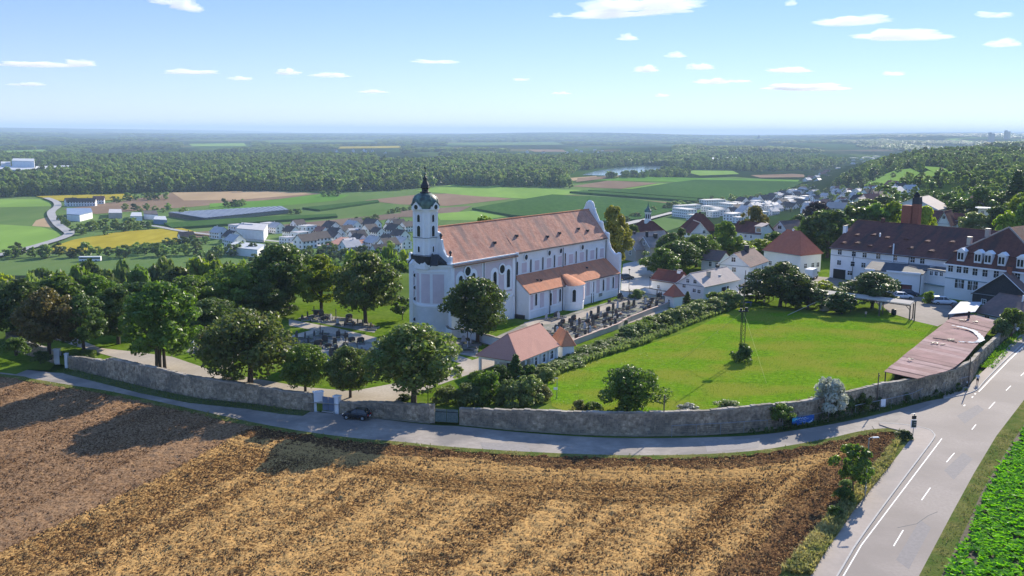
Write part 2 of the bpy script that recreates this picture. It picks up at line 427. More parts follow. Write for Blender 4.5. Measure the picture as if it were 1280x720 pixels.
# ------------------------------------------------------------------ mesh helpers
class MB:
    def __init__(s):
        s.v, s.f, s.m = [], [], []

    def add(s, vs, fs, mi=0):
        o = len(s.v)
        s.v.extend([tuple(map(float, q)) for q in vs])
        for f in fs:
            s.f.append(tuple(i + o for i in f))
            s.m.append(mi)

    def box(s, c, d, rz=0.0, taper=1.0, mi=0):
        x, y, z = d[0] / 2, d[1] / 2, d[2] / 2
        cs, sn = math.cos(rz), math.sin(rz)
        vs = []
        for k, t in ((-z, 1.0), (z, taper)):
            for a, b in ((-x, -y), (x, -y), (x, y), (-x, y)):
                a, b = a * t, b * t
                vs.append((c[0] + a * cs - b * sn, c[1] + a * sn + b * cs, c[2] + k))
        s.add(vs, [(3, 2, 1, 0), (4, 5, 6, 7), (0, 1, 5, 4), (1, 2, 6, 5), (2, 3, 7, 6), (3, 0, 4, 7)], mi)
        return s

    def prism(s, pts, z0, z1, mi=0, scale1=None):
        n = len(pts)
        top = pts if scale1 is None else scale1
        s.add([(p[0], p[1], z0) for p in pts] + [(p[0], p[1], z1) for p in top],
              [tuple(range(n - 1, -1, -1)), tuple(range(n, 2 * n))] + [(i, (i + 1) % n, n + (i + 1) % n, n + i) for i in range(n)], mi)
        return s

    def extrude(s, pts3, d, mi=0):
        n = len(pts3)
        s.add(list(pts3) + [(p[0] + d[0], p[1] + d[1], p[2] + d[2]) for p in pts3],
              [tuple(range(n)), tuple(range(2 * n - 1, n - 1, -1))] + [(i, n + i, n + (i + 1) % n, (i + 1) % n) for i in range(n)], mi)
        return s

    def tube(s, pts, rad, n=6, mi=0):
        pts = [Vector(p) for p in pts]
        rings = []
        for i, p in enumerate(pts):
            d = (pts[min(i + 1, len(pts) - 1)] - pts[max(i - 1, 0)]).normalized()
            a = d.cross(Vector((0.31, 0.95, 0.05)) if abs(d.z) > 0.5 else Vector((0, 0, 1))).normalized()
            b = d.cross(a)
            r = rad[i] if hasattr(rad, '__len__') else rad
            rings.append([p + (a * math.cos(t) + b * math.sin(t)) * r for t in (2 * math.pi * k / n for k in range(n))])
        vs = [q for r in rings for q in r]
        fs = []
        for i in range(len(pts) - 1):
            for k in range(n):
                fs.append((i * n + k, i * n + (k + 1) % n, (i + 1) * n + (k + 1) % n, (i + 1) * n + k))
        fs.append(tuple(range(n - 1, -1, -1)))
        fs.append(tuple((len(pts) - 1) * n + k for k in range(n)))
        s.add(vs, fs, mi)
        return s

    def lathe(s, prof, n=16, c=(0, 0), mi=0):
        vs, fs = [], []
        for r, z in prof:
            for k in range(n):
                t = 2 * math.pi * k / n
                vs.append((c[0] + r * math.cos(t), c[1] + r * math.sin(t), z))
        for i in range(len(prof) - 1):
            for k in range(n):
                fs.append((i * n + k, i * n + (k + 1) % n, (i + 1) * n + (k + 1) % n, (i + 1) * n + k))
        fs.append(tuple(range(n - 1, -1, -1)))
        fs.append(tuple((len(prof) - 1) * n + k for k in range(n)))
        s.add(vs, fs, mi)
        return s

    def mesh(s, name, mats, smooth=False):
        me = bpy.data.meshes.new(name)
        me.from_pydata(s.v, [], s.f)
        for m in (mats if isinstance(mats, (list, tuple)) else [mats]):
            me.materials.append(m)
        if isinstance(mats, (list, tuple)) and len(mats) > 1:
            me.polygons.foreach_set('material_index', s.m)
        if smooth:
            me.polygons.foreach_set('use_smooth', [True] * len(me.polygons))
        me.update()
        bm = bmesh.new(); bm.from_mesh(me)
        if len(bm.faces) < 4000:
            bmesh.ops.recalc_face_normals(bm, faces=bm.faces)
            bm.to_mesh(me)
        bm.free()
        return me


def link(name, me, parent=None, loc=None, rz=0.0):
    o = bpy.data.objects.new(name, me)
    C.objects.link(o)
    if parent is not None: o.parent = parent
    if loc is not None: o.location = loc
    if rz: o.rotation_euler = (0, 0, rz)
    return o


def tag(o, label=None, cat=None, group=None, kind=None):
    if label: o['label'] = label
    if cat: o['category'] = cat
    if group: o['group'] = group
    if kind: o['kind'] = kind
    return o


def thing(name, label, cat, loc=(0, 0, 0), rz=0.0, group=None):
    o = bpy.data.objects.new(name, None)
    o.empty_display_size = 0.5
    C.objects.link(o)
    o.location = loc
    o.rotation_euler = (0, 0, rz)
    return tag(o, label, cat, group)


def part(name, mb, mat, parent, loc=None, rz=0.0, smooth=False, kind=None):
    me = mb if isinstance(mb, bpy.types.Mesh) else mb.mesh(name, mat, smooth)
    o = link(name, me, parent, loc, rz)
    if kind: o['kind'] = kind
    return o


def copy_tree(o, loc=None, rz=None, label=None, group=None, scale=None):
    r = o.copy(); C.objects.link(r)
    if loc is not None: r.location = loc
    if rz is not None: r.rotation_euler = (0, 0, rz)
    if scale is not None: r.scale = scale
    if label: r['label'] = label
    if group: r['group'] = group
    for ch in list(o.children):
        c = ch.copy(); C.objects.link(c); c.parent = r
        for g in list(ch.children):
            d = g.copy(); C.objects.link(d); d.parent = c
    return r


def struct(name, me):
    o = link(name, me)
    o['kind'] = 'structure'
    return o


def np_mesh(name, v, f, mat, smooth=False):
    """v (n,3), f (m,k) arrays"""
    me = bpy.data.meshes.new(name)
    v = np.ascontiguousarray(v, np.float32); f = np.ascontiguousarray(f, np.int32)
    k = f.shape[1]
    me.vertices.add(len(v)); me.vertices.foreach_set('co', v.ravel())
    me.loops.add(f.size); me.loops.foreach_set('vertex_index', f.ravel())
    me.polygons.add(len(f))
    me.polygons.foreach_set('loop_start', np.arange(0, f.size, k, dtype=np.int32))
    me.polygons.foreach_set('loop_total', np.full(len(f), k, np.int32))
    if smooth: me.polygons.foreach_set('use_smooth', np.ones(len(f), bool))
    me.materials.append(mat)
    me.update(calc_edges=True); me.validate()
    return me


def sheet(name, pts, z, mat, kind='structure', skirt=0.0):
    """flat polygon laid on the ground (optionally with a skirt going down)"""
    bm = bmesh.new()
    zz = (lambda q: z) if not callable(z) else z
    vs = [bm.verts.new((p[0], p[1], zz(p))) for p in pts]
    f = bm.faces.new(vs)
    f.normal_update()
    if f.normal.z < 0: f.normal_flip()
    if skirt:
        lo = [bm.verts.new((v.co.x, v.co.y, v.co.z - skirt)) for v in vs]
        n = len(vs)
        for i in range(n):
            bm.faces.new((vs[i], lo[i], lo[(i + 1) % n], vs[(i + 1) % n]))
    bmesh.ops.triangulate(bm, faces=[f])
    me = bpy.data.meshes.new(name)
    bm.to_mesh(me); bm.free()
    me.materials.append(mat)
    o = link(name, me)
    o['kind'] = kind
    return o


def inside(x, y, poly):
    x = np.asarray(x, float); y = np.asarray(y, float)
    r = np.zeros(x.shape, bool)
    n = len(poly)
    for i in range(n):
        ax, ay = poly[i]; bx, by = poly[(i + 1) % n]
        if ay == by: continue
        c = ((ay > y) != (by > y)) & (x < (bx - ax) * (y - ay) / (by - ay) + ax)
        r ^= c
    return r


def px(lst, z=0.0):
    return [P2(a, b, z) for a, b in lst]


def resample(pl, step):
    pl = [np.array(p, float) for p in pl]
    out = [pl[0]]
    for a, b in zip(pl[:-1], pl[1:]):
        n = max(1, int(np.linalg.norm(b - a) / step + 0.5))
        for i in range(1, n + 1):
            out.append(a + (b - a) * i / n)
    return out


def smooth_line(pl, n=8):
    """Catmull-Rom through 2-D points"""
    p = [np.array(q, float) for q in pl]
    p = [2 * p[0] - p[1]] + p + [2 * p[-1] - p[-2]]
    out = []
    for i in range(1, len(p) - 2):
        for k in range(n):
            t = k / n
            out.append(tuple(0.5 * ((2 * p[i]) + (-p[i - 1] + p[i + 1]) * t + (2 * p[i - 1] - 5 * p[i] + 4 * p[i + 1] - p[i + 2]) * t * t
                                    + (-p[i - 1] + 3 * p[i] - 3 * p[i + 1] + p[i + 2]) * t ** 3)))
    out.append(tuple(p[-2]))
    return out


def offset_line(pl, d):
    """offset to the right of travel by d"""
    pl = [np.array(q, float) for q in pl]
    out = []
    for i in range(len(pl)):
        t = pl[min(i + 1, len(pl) - 1)] - pl[max(i - 1, 0)]
        t = t / (np.linalg.norm(t) + 1e-9)
        out.append(tuple(pl[i] + np.array([t[1], -t[0]]) * d))
    return out


def ribbon(name, pl, d0, d1, z, mat, kind='structure', h=0.0):
    a, b = offset_line(pl, d0), offset_line(pl, d1)
    mb = MB()
    n = len(a)
    if h:
        vs = [(p[0], p[1], z) for p in a] + [(p[0], p[1], z) for p in b] + [(p[0], p[1], z + h) for p in a] + [(p[0], p[1], z + h) for p in b]
        fs = []
        for i in range(n - 1):
            fs += [(2 * n + i, 2 * n + i + 1, 3 * n + i + 1, 3 * n + i), (i, i + 1, 2 * n + i + 1, 2 * n + i), (n + i, 3 * n + i, 3 * n + i + 1, n + i + 1)]
        mb.add(vs, fs)
    else:
        mb.add([(p[0], p[1], z) for p in a] + [(p[0], p[1], z) for p in b], [(i, n + i, n + i + 1, i + 1) for i in range(n - 1)])
    me = mb.mesh(name, mat)
    o = link(name, me)
    if kind: o['kind'] = kind
    return o

# ------------------------------------------------------------------ terrain (one sheet to the horizon)
def build_terrain():
    ang = np.concatenate([np.arange(-60, 60, 0.5), np.arange(60, 300, 3.0)]) * math.pi / 180
    rad = [2.0]
    while rad[-1] < 32000: rad.append(rad[-1] * (1.028 if rad[-1] > 60 else 1.3))
    rad = np.array(rad)
    A, Rr = np.meshgrid(ang, rad)
    X, Y = Rr * np.sin(A), Rr * np.cos(A)
    Z = tz(X, Y)
    na, nr = len(ang), len(rad)
    v = np.stack([X, Y, Z], -1).reshape(-1, 3)
    i, j = np.meshgrid(np.arange(nr - 1), np.arange(na), indexing='ij')
    i, j = i.ravel(), j.ravel()
    j2 = (j + 1) % na
    f = np.stack([i * na + j, (i + 1) * na + j, (i + 1) * na + j2, i * na + j2], -1)
    m = bpy.data.materials.new('countryside')
    n, l = nodes_of(m)
    b = n['Principled BSDF']; b.inputs['Roughness'].default_value = 0.95; b.inputs['Specular IOR Level'].default_value = 0.0
    tc = n.new('ShaderNodeTexCoord')
    mp = n.new('ShaderNodeMapping'); mp.inputs['Scale'].default_value = (1, 0.35, 0); mp.inputs['Rotation'].default_value = (0, 0, 0.5)
    l.new(tc.outputs['Object'], mp.inputs[0])
    vo = n.new('ShaderNodeTexVoronoi'); vo.inputs['Scale'].default_value = 1 / 260
    l.new(mp.outputs[0], vo.inputs['Vector'])
    sp = n.new('ShaderNodeSeparateColor'); l.new(vo.outputs['Color'], sp.inputs[0])
    rp = n.new('ShaderNodeValToRGB'); rp.color_ramp.interpolation = 'CONSTANT'
    cols = [(0, (0.055, 0.11, 0.022)), (0.3, (0.04, 0.08, 0.018)), (0.5, (0.09, 0.14, 0.03)), (0.7, (0.17, 0.13, 0.075)), (0.78, (0.07, 0.125, 0.025)), (0.92, (0.15, 0.14, 0.05))]
    rp.color_ramp.elements[0].color = (*cols[0][1], 1); rp.color_ramp.elements[1].position = cols[1][0]; rp.color_ramp.elements[1].color = (*cols[1][1], 1)
    for p_, c_ in cols[2:]:
        e = rp.color_ramp.elements.new(p_); e.color = (*c_, 1)
    l.new(sp.outputs[0], rp.inputs[0])
    nz = n.new('ShaderNodeTexNoise'); nz.inputs['Scale'].default_value = 1 / 900; nz.inputs['Detail'].default_value = 5
    l.new(mp.outputs[0], nz.inputs['Vector'])
    wr = n.new('ShaderNodeValToRGB'); wr.color_ramp.elements[0].position = 0.44; wr.color_ramp.elements[1].position = 0.47
    wr.color_ramp.elements[0].color = (1, 1, 1, 1); wr.color_ramp.elements[1].color = (0, 0, 0, 1)
    l.new(nz.outputs['Fac'], wr.inputs[0])
    mx = n.new('ShaderNodeMix'); mx.data_type = 'RGBA'
    l.new(wr.outputs[0], mx.inputs[0]); mx.inputs[6].default_value = (0.022, 0.042, 0.013, 1); l.new(rp.outputs[0], mx.inputs[7])
    n2 = n.new('ShaderNodeTexNoise'); n2.inputs['Scale'].default_value = 0.05; n2.inputs['Detail'].default_value = 6
    l.new(tc.outputs['Object'], n2.inputs['Vector'])
    m2 = n.new('ShaderNodeMix'); m2.data_type = 'RGBA'; m2.blend_type = 'MULTIPLY'; m2.inputs[0].default_value = 0.5
    l.new(mx.outputs[2], m2.inputs[6]); l.new(n2.outputs['Color'], m2.inputs[7])
    # close by: plain grass
    ln = n.new('ShaderNodeVectorMath'); ln.operation = 'LENGTH'
    l.new(tc.outputs['Object'], ln.inputs[0])
    mr = n.new('ShaderNodeMapRange'); mr.inputs[1].default_value = 550; mr.inputs[2].default_value = 620
    l.new(ln.outputs['Value'], mr.inputs[0])
    m3 = n.new('ShaderNodeMix'); m3.data_type = 'RGBA'
    l.new(mr.outputs[0], m3.inputs[0])
    gr = n.new('ShaderNodeValToRGB')
    gr.color_ramp.elements[0].position = 0.35; gr.color_ramp.elements[0].color = (0.05, 0.09, 0.018, 1)
    gr.color_ramp.elements[1].position = 0.65; gr.color_ramp.elements[1].color = (0.11, 0.16, 0.035, 1)
    l.new(n2.outputs['Fac'], gr.inputs[0])
    l.new(gr.outputs[0], m3.inputs[6]); l.new(m2.outputs[2], m3.inputs[7])
    l.new(m3.outputs[2], b.inputs['Base Color'])
    me = np_mesh('terrain', v, f, m, True)
    struct('terrain', me)


build_terrain()

# ------------------------------------------------------------------ lane along the wall, main road, pavement, kerb, markings
lane_far = px([(-60, 452), (30, 462), (70, 466), (95, 467), (133, 477), (194, 492), (250, 503), (319, 511), (370, 516), (391, 515), (425, 518), (467, 523), (537, 531), (574, 533), (643, 540), (727, 546), (796, 548), (880, 547), (945, 544), (1000, 537), (1057, 527), (1110, 515), (1160, 501.5), (1199.4, 495)])
lane_near = px([(-60, 462), (20, 470), (40, 474), (88, 482), (133, 489), (194, 502), (240, 512), (300, 525.5), (355, 536), (400, 543), (450, 549), (500, 553), (560, 559), (640, 564.5), (727, 568.5), (800, 570), (880, 568.5), (945, 564), (1000, 555.5), (1040, 548), (1075, 540), (1110, 536), (1141, 540)])
LANE_NEAR = smooth_line(lane_near, 6)
sheet('lane_road', smooth_line(lane_far, 4) + list(reversed(LANE_NEAR)), 0.02, MT['lane'])

edge_l = px([(1046, 720), (1070, 680), (1110, 624), (1160, 557.5)])
kerb_far = px([(1180, 499), (1199.4, 495), (1209, 493), (1221.8, 487.6), (1228.6, 479.8), (1248, 459.4), (1260, 447.8), (1278, 431)])
edge_r = px([(1148.7, 720), (1189, 644), (1217, 592.5), (1245.5, 545), (1280, 500)])
pave_l = px([(1014, 720), (1032.5, 690), (1070, 635), (1082.5, 620), (1115, 580), (1141, 546)])


def ext(a, b, d):
    a, b = np.array(a), np.array(b)
    t = (b - a) / np.linalg.norm(b - a)
    return tuple(b + t * d)


edge_r_x = [ext(edge_r[1], edge_r[0], 45)] + edge_r + [ext(edge_r[-2], edge_r[-1], d) for d in (20, 60, 140)]
kerb_far_x = kerb_far + [ext(kerb_far[-3], kerb_far[-1], d) for d in (20, 60, 140)]
pave_l_x = [ext(pave_l[1], pave_l[0], 45)] + pave_l
edge_l_x = [ext(edge_l[1], edge_l[0], 45)] + edge_l
curve = px([(1160, 557.5), (1166, 549), (1167.6, 545), (1165, 541.5), (1160.5, 538), (1141.6, 533.4), (1120, 531), (1099, 530)])
sheet('main_road', pave_l_x + px([(1110, 536), (1130, 520)]) + kerb_far_x + list(reversed(edge_r_x)), 0.028, MT['asphalt'])
# pavement: a raised strip left of the carriageway and along the far wall
pv = MB()
pav_poly = pave_l_x + px([(1141, 546), (1134, 541), (1112, 536), (1099, 531.5)]) + list(reversed(smooth_line(curve, 4))) + list(reversed(edge_l_x))
sheet('pavement', pav_poly, 0.13, MT['pave'], skirt=0.2)
sheet('pavement', px([(1180, 492), (1199, 487), (1212, 482), (1222, 471), (1247, 448), (1262, 432), (1276, 418.5)]) + [ext(P2(1262, 432), P2(1276, 418.5), d) for d in (20, 60, 140)]
      + list(reversed(offset_line(kerb_far_x, -0.14))), 0.13, MT['pave'], skirt=0.2)
ribbon('kerb', smooth_line(edge_l_x, 3), 0.0, 0.16, 0.0, MT['kerb'], h=0.15)
ribbon('kerb', smooth_line(curve, 5), 0.0, 0.16, 0.0, MT['kerb'], h=0.15)
ribbon('kerb', smooth_line(kerb_far_x, 3), -0.14, 0.02, 0.0, MT['kerb'], h=0.15)
ribbon('edge_marking', edge_l_x[:3] + px([(1172, 547.6)]), 0.44, 0.55, 0.036, MT['paint'])
ribbon('edge_marking', px([(1222.7, 489.6), (1260, 450.7), (1279, 433)]) + [ext(P2(1260, 450.7), P2(1279, 433), d) for d in (20, 100)], 0.0, 0.16, 0.036, MT['paint'])
for a, b in (((1117, 683), (1129, 663)), ((1152, 625.5), (1162.9, 610)), ((1183, 578), (1193, 566.5)), ((1214.8, 537.2), (1220, 531)), ((1236, 511), (1243.6, 502.7)), ((1257.5, 488.5), (1263.5, 482.5)), ((1276, 470), (1281, 465.5)), ((1064, 780), (1082, 748))):
    A, B = P2(*a), P2(*b)
    ribbon('lane_dash', [A, B], -0.055, 0.055, 0.036, MT['paint'])
for a in ((1205.5, 507), (1215.5, 496.5), (1219, 492.5)):
    A = np.array(P2(*a)); ribbon('give_way_dash', [tuple(A - (0.22, 0.3)), tuple(A + (0.22, 0.3))], -0.09, 0.09, 0.036, MT['paint'])
ribbon('crack_seal', px([(1172, 640), (1160, 645), (1146, 655), (1122, 660)]), -0.05, 0.05, 0.034, MT['roof_slate'])
for pts in ([(1180, 588), (1204, 566), (1216, 574), (1192, 600)], [(1120, 700), (1150, 650), (1164, 660), (1136, 712)], [(1196, 520), (1222, 506), (1230, 512), (1206, 530)]):
    sheet('road_patch', px(pts), 0.032, M('patched_asphalt', (0.22, 0.20, 0.188), (0.26, 0.236, 0.222), 3, .93))
for pts in ([(600, 553), (660, 556), (664, 566), (604, 564)], [(880, 552), (950, 548), (948, 560), (884, 565)]):
    sheet('road_patch', px(pts), 0.026, M('patched_lane', (0.24, 0.218, 0.20), (0.29, 0.265, 0.245), 2, .93))
ribbon('crack_seal', px([(1058, 544), (1075, 541), (1092, 537), (1090, 533), (1094, 538)]), -0.05, 0.05, 0.034, MT['roof_slate'])
ribbon('pole_shadowless_seam', px([(700, 561), (760, 562.5), (830, 562)]), -0.03, 0.03, 0.026, MT['asphalt']).name = 'road_seam'


# ------------------------------------------------------------------ the big field in front
def fieldmat(name, soil, soil2, straw, cover, rowfreq, rowamt, fine=4.2, bandscale=0.25):
    m = bpy.data.materials.new(name)
    n, l = nodes_of(m)
    b = n['Principled BSDF']; b.inputs['Roughness'].default_value = 0.95; b.inputs['Specular IOR Level'].default_value = 0.0
    uv = n.new('ShaderNodeUVMap'); uv.uv_map = 'rows'
    tc = n.new('ShaderNodeTexCoord')
    t1 = n.new('ShaderNodeAttribute'); t1.attribute_name = 'band'
    # speckle of straw and clods
    mp2 = n.new('ShaderNodeMapping'); mp2.inputs['Scale'].default_value = (1.0, 0.62, 1)
    l.new(uv.outputs[0], mp2.inputs[0])
    t2 = n.new('ShaderNodeTexNoise'); t2.inputs['Scale'].default_value = fine; t2.inputs['Detail'].default_value = 4; t2.inputs['Roughness'].default_value = 0.75
    l.new(mp2.outputs[0], t2.inputs['Vector'])
    t3 = n.new('ShaderNodeTexNoise'); t3.inputs['Scale'].default_value = 0.16; t3.inputs['Detail'].default_value = 4
    l.new(tc.outputs['Object'], t3.inputs['Vector'])

    def math_(op, a, bb):
        q = n.new('ShaderNodeMath'); q.operation = op
        for k, s in enumerate((a, bb)):
            if isinstance(s, (int, float)): q.inputs[k].default_value = s
            else: l.new(s, q.inputs[k])
        return q.outputs[0]
    s = math_('ADD', t2.outputs['Fac'], math_('MULTIPLY', t1.outputs['Fac'], rowamt))
    s = math_('ADD', s, math_('MULTIPLY', math_('SUBTRACT', t3.outputs['Fac'], 0.5), 0.14))
    r = n.new('ShaderNodeValToRGB')
    e = r.color_ramp.elements
    e[0].position = cover - 0.10; e[0].color = (*soil, 1)
    e[1].position = cover + 0.09; e[1].color = (*straw, 1)
    k = e.new(cover - 0.03); k.color = (*soil2, 1)
    l.new(s, r.inputs[0])
    l.new(r.outputs[0], b.inputs['Base Color'])
    bp = n.new('ShaderNodeBump'); bp.inputs['Strength'].default_value = 0.9; bp.inputs['Distance'].default_value = 0.12
    l.new(t2.outputs['Fac'], bp.inputs['Height'])
    l.new(bp.outputs[0], b.inputs['Normal'])
    return m


MT['field_brown'] = fieldmat('harrowed_soil', (0.115, 0.06, 0.027), (0.19, 0.11, 0.058), (0.33, 0.21, 0.118), 0.50, 0, 0.02)
MT['field_gold'] = fieldmat('stubble', (0.06, 0.03, 0.013), (0.20, 0.106, 0.038), (0.54, 0.325, 0.12), 0.47, 0, 0.065)
MT['field_head'] = fieldmat('headland_stubble', (0.055, 0.028, 0.013), (0.17, 0.09, 0.034), (0.46, 0.275, 0.10), 0.49, 0, 0.105)
MT['field_dark'] = fieldmat('dark_tilled_soil', (0.045, 0.024, 0.013), (0.12, 0.064, 0.03), (0.28, 0.16, 0.065), 0.55, 0, 0.08)


_k1, _k2 = rng.uniform(-1, 1, 600), rng.uniform(-1, 1, 1600)


def band_of(u, wide=1.7, fine=.6):
    return np.interp(u, np.arange(600) * wide - 600 * wide / 2, _k1) + .55 * np.interp(u, np.arange(1600) * fine - 1600 * fine / 2, _k2)


def build_field():
    verge_line = px([(1128, 543), (1118, 553), (1098, 577), (1075, 603), (1048, 632), (1010, 675), (975, 718)])
    verge_line.append(ext(verge_line[-2], verge_line[-1], 30))
    near = [p for p in LANE_NEAR]
    nearo = offset_line(near, 0.9)
    i0 = len(nearo)
    bound = [p for p in nearo if p[0] < P2(1100, 536)[0]] + verge_line
    poly = [(-150, bound[0][1] - 2)] + bound + [(5, 48), (-150, 48)]
    st = 0.30
    gx, gy = np.arange(-140, 56, st), np.arange(50, 152, st)
    X, Y = np.meshgrid(gx, gy)
    X = X + rng.uniform(-.06, .06, X.shape); Y = Y + rng.uniform(-.06, .06, Y.shape)
    road_pl = np.array([p for p in bound if p[1] > 0][: len(bound) - len(verge_line)])
    verge_pl = np.array(verge_line)
    dr = np.abs(polydist(X, Y, road_pl[::3]))
    dv = np.abs(polydist(X, Y, verge_pl))
    # rows of the main field fan out slightly about a far point
    cx, cy = -121.0, -126.0
    th = np.arctan2(X - cx, Y - cy); rr = np.hypot(X - cx, Y - cy)
    U, V = th * 235.0, rr
    s_len = X                                             # along the lane is nearly along X
    brown_line = np.array(px([(-120, 745), (0, 690), (195, 598), (270, 558), (300, 540), (335, 528)]))
    sb = polydist(X, Y, brown_line)                       # <0 on the left/up side
    is_brown = (sb < 0) & (X < brown_line[-1][0])
    wob = np.interp(X, [-60, -30, -10, 10, 30, 50], [6, 7, 12.5, 14, 15, 8])
    is_head = (~is_brown) & (dr < wob)
    is_dark = (~is_brown) & ((dr < 3.6 + 0.8 * np.sin(X * .3)) | (dv < 4.2 + .7 * np.sin(Y * .5)) | ((dr < 7) & (X > 40)))
    zone = np.where(is_brown, 0, np.where(is_dark, 3, np.where(is_head, 2, 1)))
    U = np.where((zone >= 2) & (dr < dv), dr, np.where(zone == 3, dv, U)); V = np.where((zone >= 2) & (dr < dv), s_len, V)
    # relief: clods, drill rows, wheel ruts
    h = rng.normal(0, 1, X.shape)
    h = (h + np.roll(h, 1, 0) + np.roll(h, 1, 1) + np.roll(np.roll(h, 1, 0), 1, 1)) / 2.0
    amp = np.choose(zone, [0.05, 0.07, 0.06, 0.08])
    Z = 0.02 + amp * h + np.choose(zone, [0.02, 0.02, 0.045, 0.05]) * np.sin(U * 2 * math.pi / np.choose(zone, [1.1, 1.5, 1.35, 1.2]))
    ny, nx = X.shape
    idx = np.arange(nx * ny).reshape(ny, nx)
    cxm, cym = (X[:-1, :-1] + X[1:, 1:]) / 2, (Y[:-1, :-1] + Y[1:, 1:]) / 2
    ins = inside(cxm, cym, poly)
    for z_, nm, mt in ((0, 'harrowed_field', 'field_brown'), (1, 'stubble_field', 'field_gold'), (2, 'field_headland', 'field_head'), (3, 'tilled_strip', 'field_dark')):
        k = ins & (zone[:-1, :-1] == z_)
        f = np.stack([idx[:-1, :-1][k], idx[:-1, 1:][k], idx[1:, 1:][k], idx[1:, :-1][k]], -1)
        used, inv = np.unique(f, return_inverse=True)
        v = np.stack([X.ravel()[used], Y.ravel()[used], Z.ravel()[used]], -1)
        me = np_mesh(nm, v, inv.reshape(f.shape), MT[mt])
        uvl = me.uv_layers.new(name='rows')
        li = np.zeros(len(me.loops), np.int32); me.loops.foreach_get('vertex_index', li)
        uu = np.stack([U.ravel()[used][li], V.ravel()[used][li]], -1).astype(np.float32)
        uvl.data.foreach_set('uv', uu.ravel())
        me.attributes.new('band', 'FLOAT', 'POINT').data.foreach_set('value', (band_of(U.ravel()[used]) if z_ < 2 else band_of(U.ravel()[used], 1.7, .55)).astype(np.float32))
        struct(nm, me)
    # loose clods and straw lying in rows
    for nm, n_, cols, sg in (('soil_clods', 70000, ((0.07, 0.038, 0.02), (0.15, 0.085, 0.045)), .10), ('straw_litter', 80000, ((0.34, 0.20, 0.075), (0.56, 0.36, 0.15)), .09)):
        n0 = n_ * 3
        x, y = rng.uniform(-75, 55, n0), 55 + 95 * rng.random(n0) ** 1.6
        t_ = np.arctan2(x - cx, y - cy) * 235.0
        band = np.clip(.5 + .5 * band_of(t_) * (1 if nm[1] == 't' else -1), 0, 1)
        k = inside(x, y, poly) & (rng.random(n0) < .1 + .9 * band)
        if nm[1] == 't': k &= ~((polydist(x, y, brown_line) < 0) & (x < brown_line[-1][0])) | (rng.random(n0) < .05)
        x, y = x[k][:n_], y[k][:n_]
        m_ = len(x); a = rng.uniform(0, 6.283, m_); s = sg * rng.uniform(.5, 1.5, m_); hh = s * (rng.uniform(.4, 1.0, m_) if nm[1] == 'o' else rng.uniform(.15, .6, m_))
        z = np.full(m_, .0)
        P0 = np.stack([x + np.cos(a) * s, y + np.sin(a) * s, z], -1); P1 = np.stack([x + np.cos(a + 2.2) * s * .7, y + np.sin(a + 2.2) * s * .7, z], -1); P2_ = np.stack([x + np.cos(a + 4.1) * s * .7, y + np.sin(a + 4.1) * s * .7, z], -1)
        T = np.stack([x + .3 * s * np.cos(a * 3), y + .3 * s * np.sin(a * 3), z + .06 + hh], -1)
        v = np.stack([P0, P1, P2_, T], 1).reshape(-1, 3); b4 = np.arange(m_)[:, None] * 4
        f = np.concatenate([b4 + np.array([[0, 1, 3]]), b4 + np.array([[1, 2, 3]]), b4 + np.array([[2, 0, 3]])])
        o = link(nm, np_mesh(nm, v, f, M(nm, cols[0], cols[1], 3.0, .95, spec=0.0))); o['kind'] = 'stuff'
    return bound, verge_line


BOUND, VERGE_L = build_field()

# grass strips beside lane and road
ribbon('grass_verge', LANE_NEAR, -0.15, 1.25, 0.045, MT['verge'])
sheet('grass_verge', VERGE_L[:-1] + [ext(VERGE_L[-3], VERGE_L[-2], 30)] + [ext(pave_l[1], pave_l[0], 30)] + pave_l + px([(1141, 546), (1134, 541), (1115, 537.5)]), 0.05, MT['verge'])
beet_l = px([(1184, 706), (1208, 658.6), (1226.6, 616), (1255, 569), (1280, 531)])
beet_l = [ext(beet_l[1], beet_l[0], 35)] + beet_l + [ext(beet_l[-2], beet_l[-1], d) for d in (30, 120)]
sheet('grass_verge', edge_r_x + list(reversed(beet_l)), 0.03, MT['verge'])
sheet('beet_field', beet_l + [(beet_l[-1][0] + 60, beet_l[-1][1]), (beet_l[-1][0] + 60, 40), (beet_l[0][0], 40)], 0.035, M('beet_soil', (0.06, 0.045, 0.03), (0.10, 0.08, 0.055), 2, 0.95))
wall_foot = px([(95, 463.5), (133, 473), (194, 488), (250, 499), (319, 506), (360, 512), (388, 514.5)])
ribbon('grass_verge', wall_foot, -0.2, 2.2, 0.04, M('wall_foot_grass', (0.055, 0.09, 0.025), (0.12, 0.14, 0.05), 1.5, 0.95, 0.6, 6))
sheet('grass_verge', px([(-80, 440), (6, 436), (30, 443), (69, 455), (62, 463), (35, 462), (20, 468), (-80, 456)]), 0.03, MT['lawn'])

# ------------------------------------------------------------------ ground behind the wall
WALLPX = WALL_A[1:] + WALL_B + WALL_C + WALL_D + WALL_E[1:]
wall_pts = [P2(*q) for q in WALLPX]
yard_back = px([(1330, 300), (1240, 300), (1150, 305), (1030, 318), (985, 325), (900, 318), (850, 316), (800, 314), (740, 330), (690, 352), (600, 378), (480, 372), (420, 371), (330, 373), (240, 375), (140, 382), (60, 400), (20, 414)], Y1)
yard_in = offset_line(wall_pts, -0.25)
sheet('yard_ground', yard_in + yard_back, Y1, MT['lawn'], skirt=1.3)
sheet('meadow', px([(684, 476), (690, 468), (740, 452), (800, 434), (860, 414), (925, 384), (985, 389), (1060, 396), (1140, 401), (1168, 406), (1140, 440), (1118, 464)], Y1) + [tuple(p) for p in reversed(offset_line(px([(740, 541), (796, 543), (880, 541.5), (945, 537), (1000, 529), (1057, 518), (1100, 508)]), -0.9))] + px([(690, 508)], Y1), Y1 + 0.02, MT['meadow'])


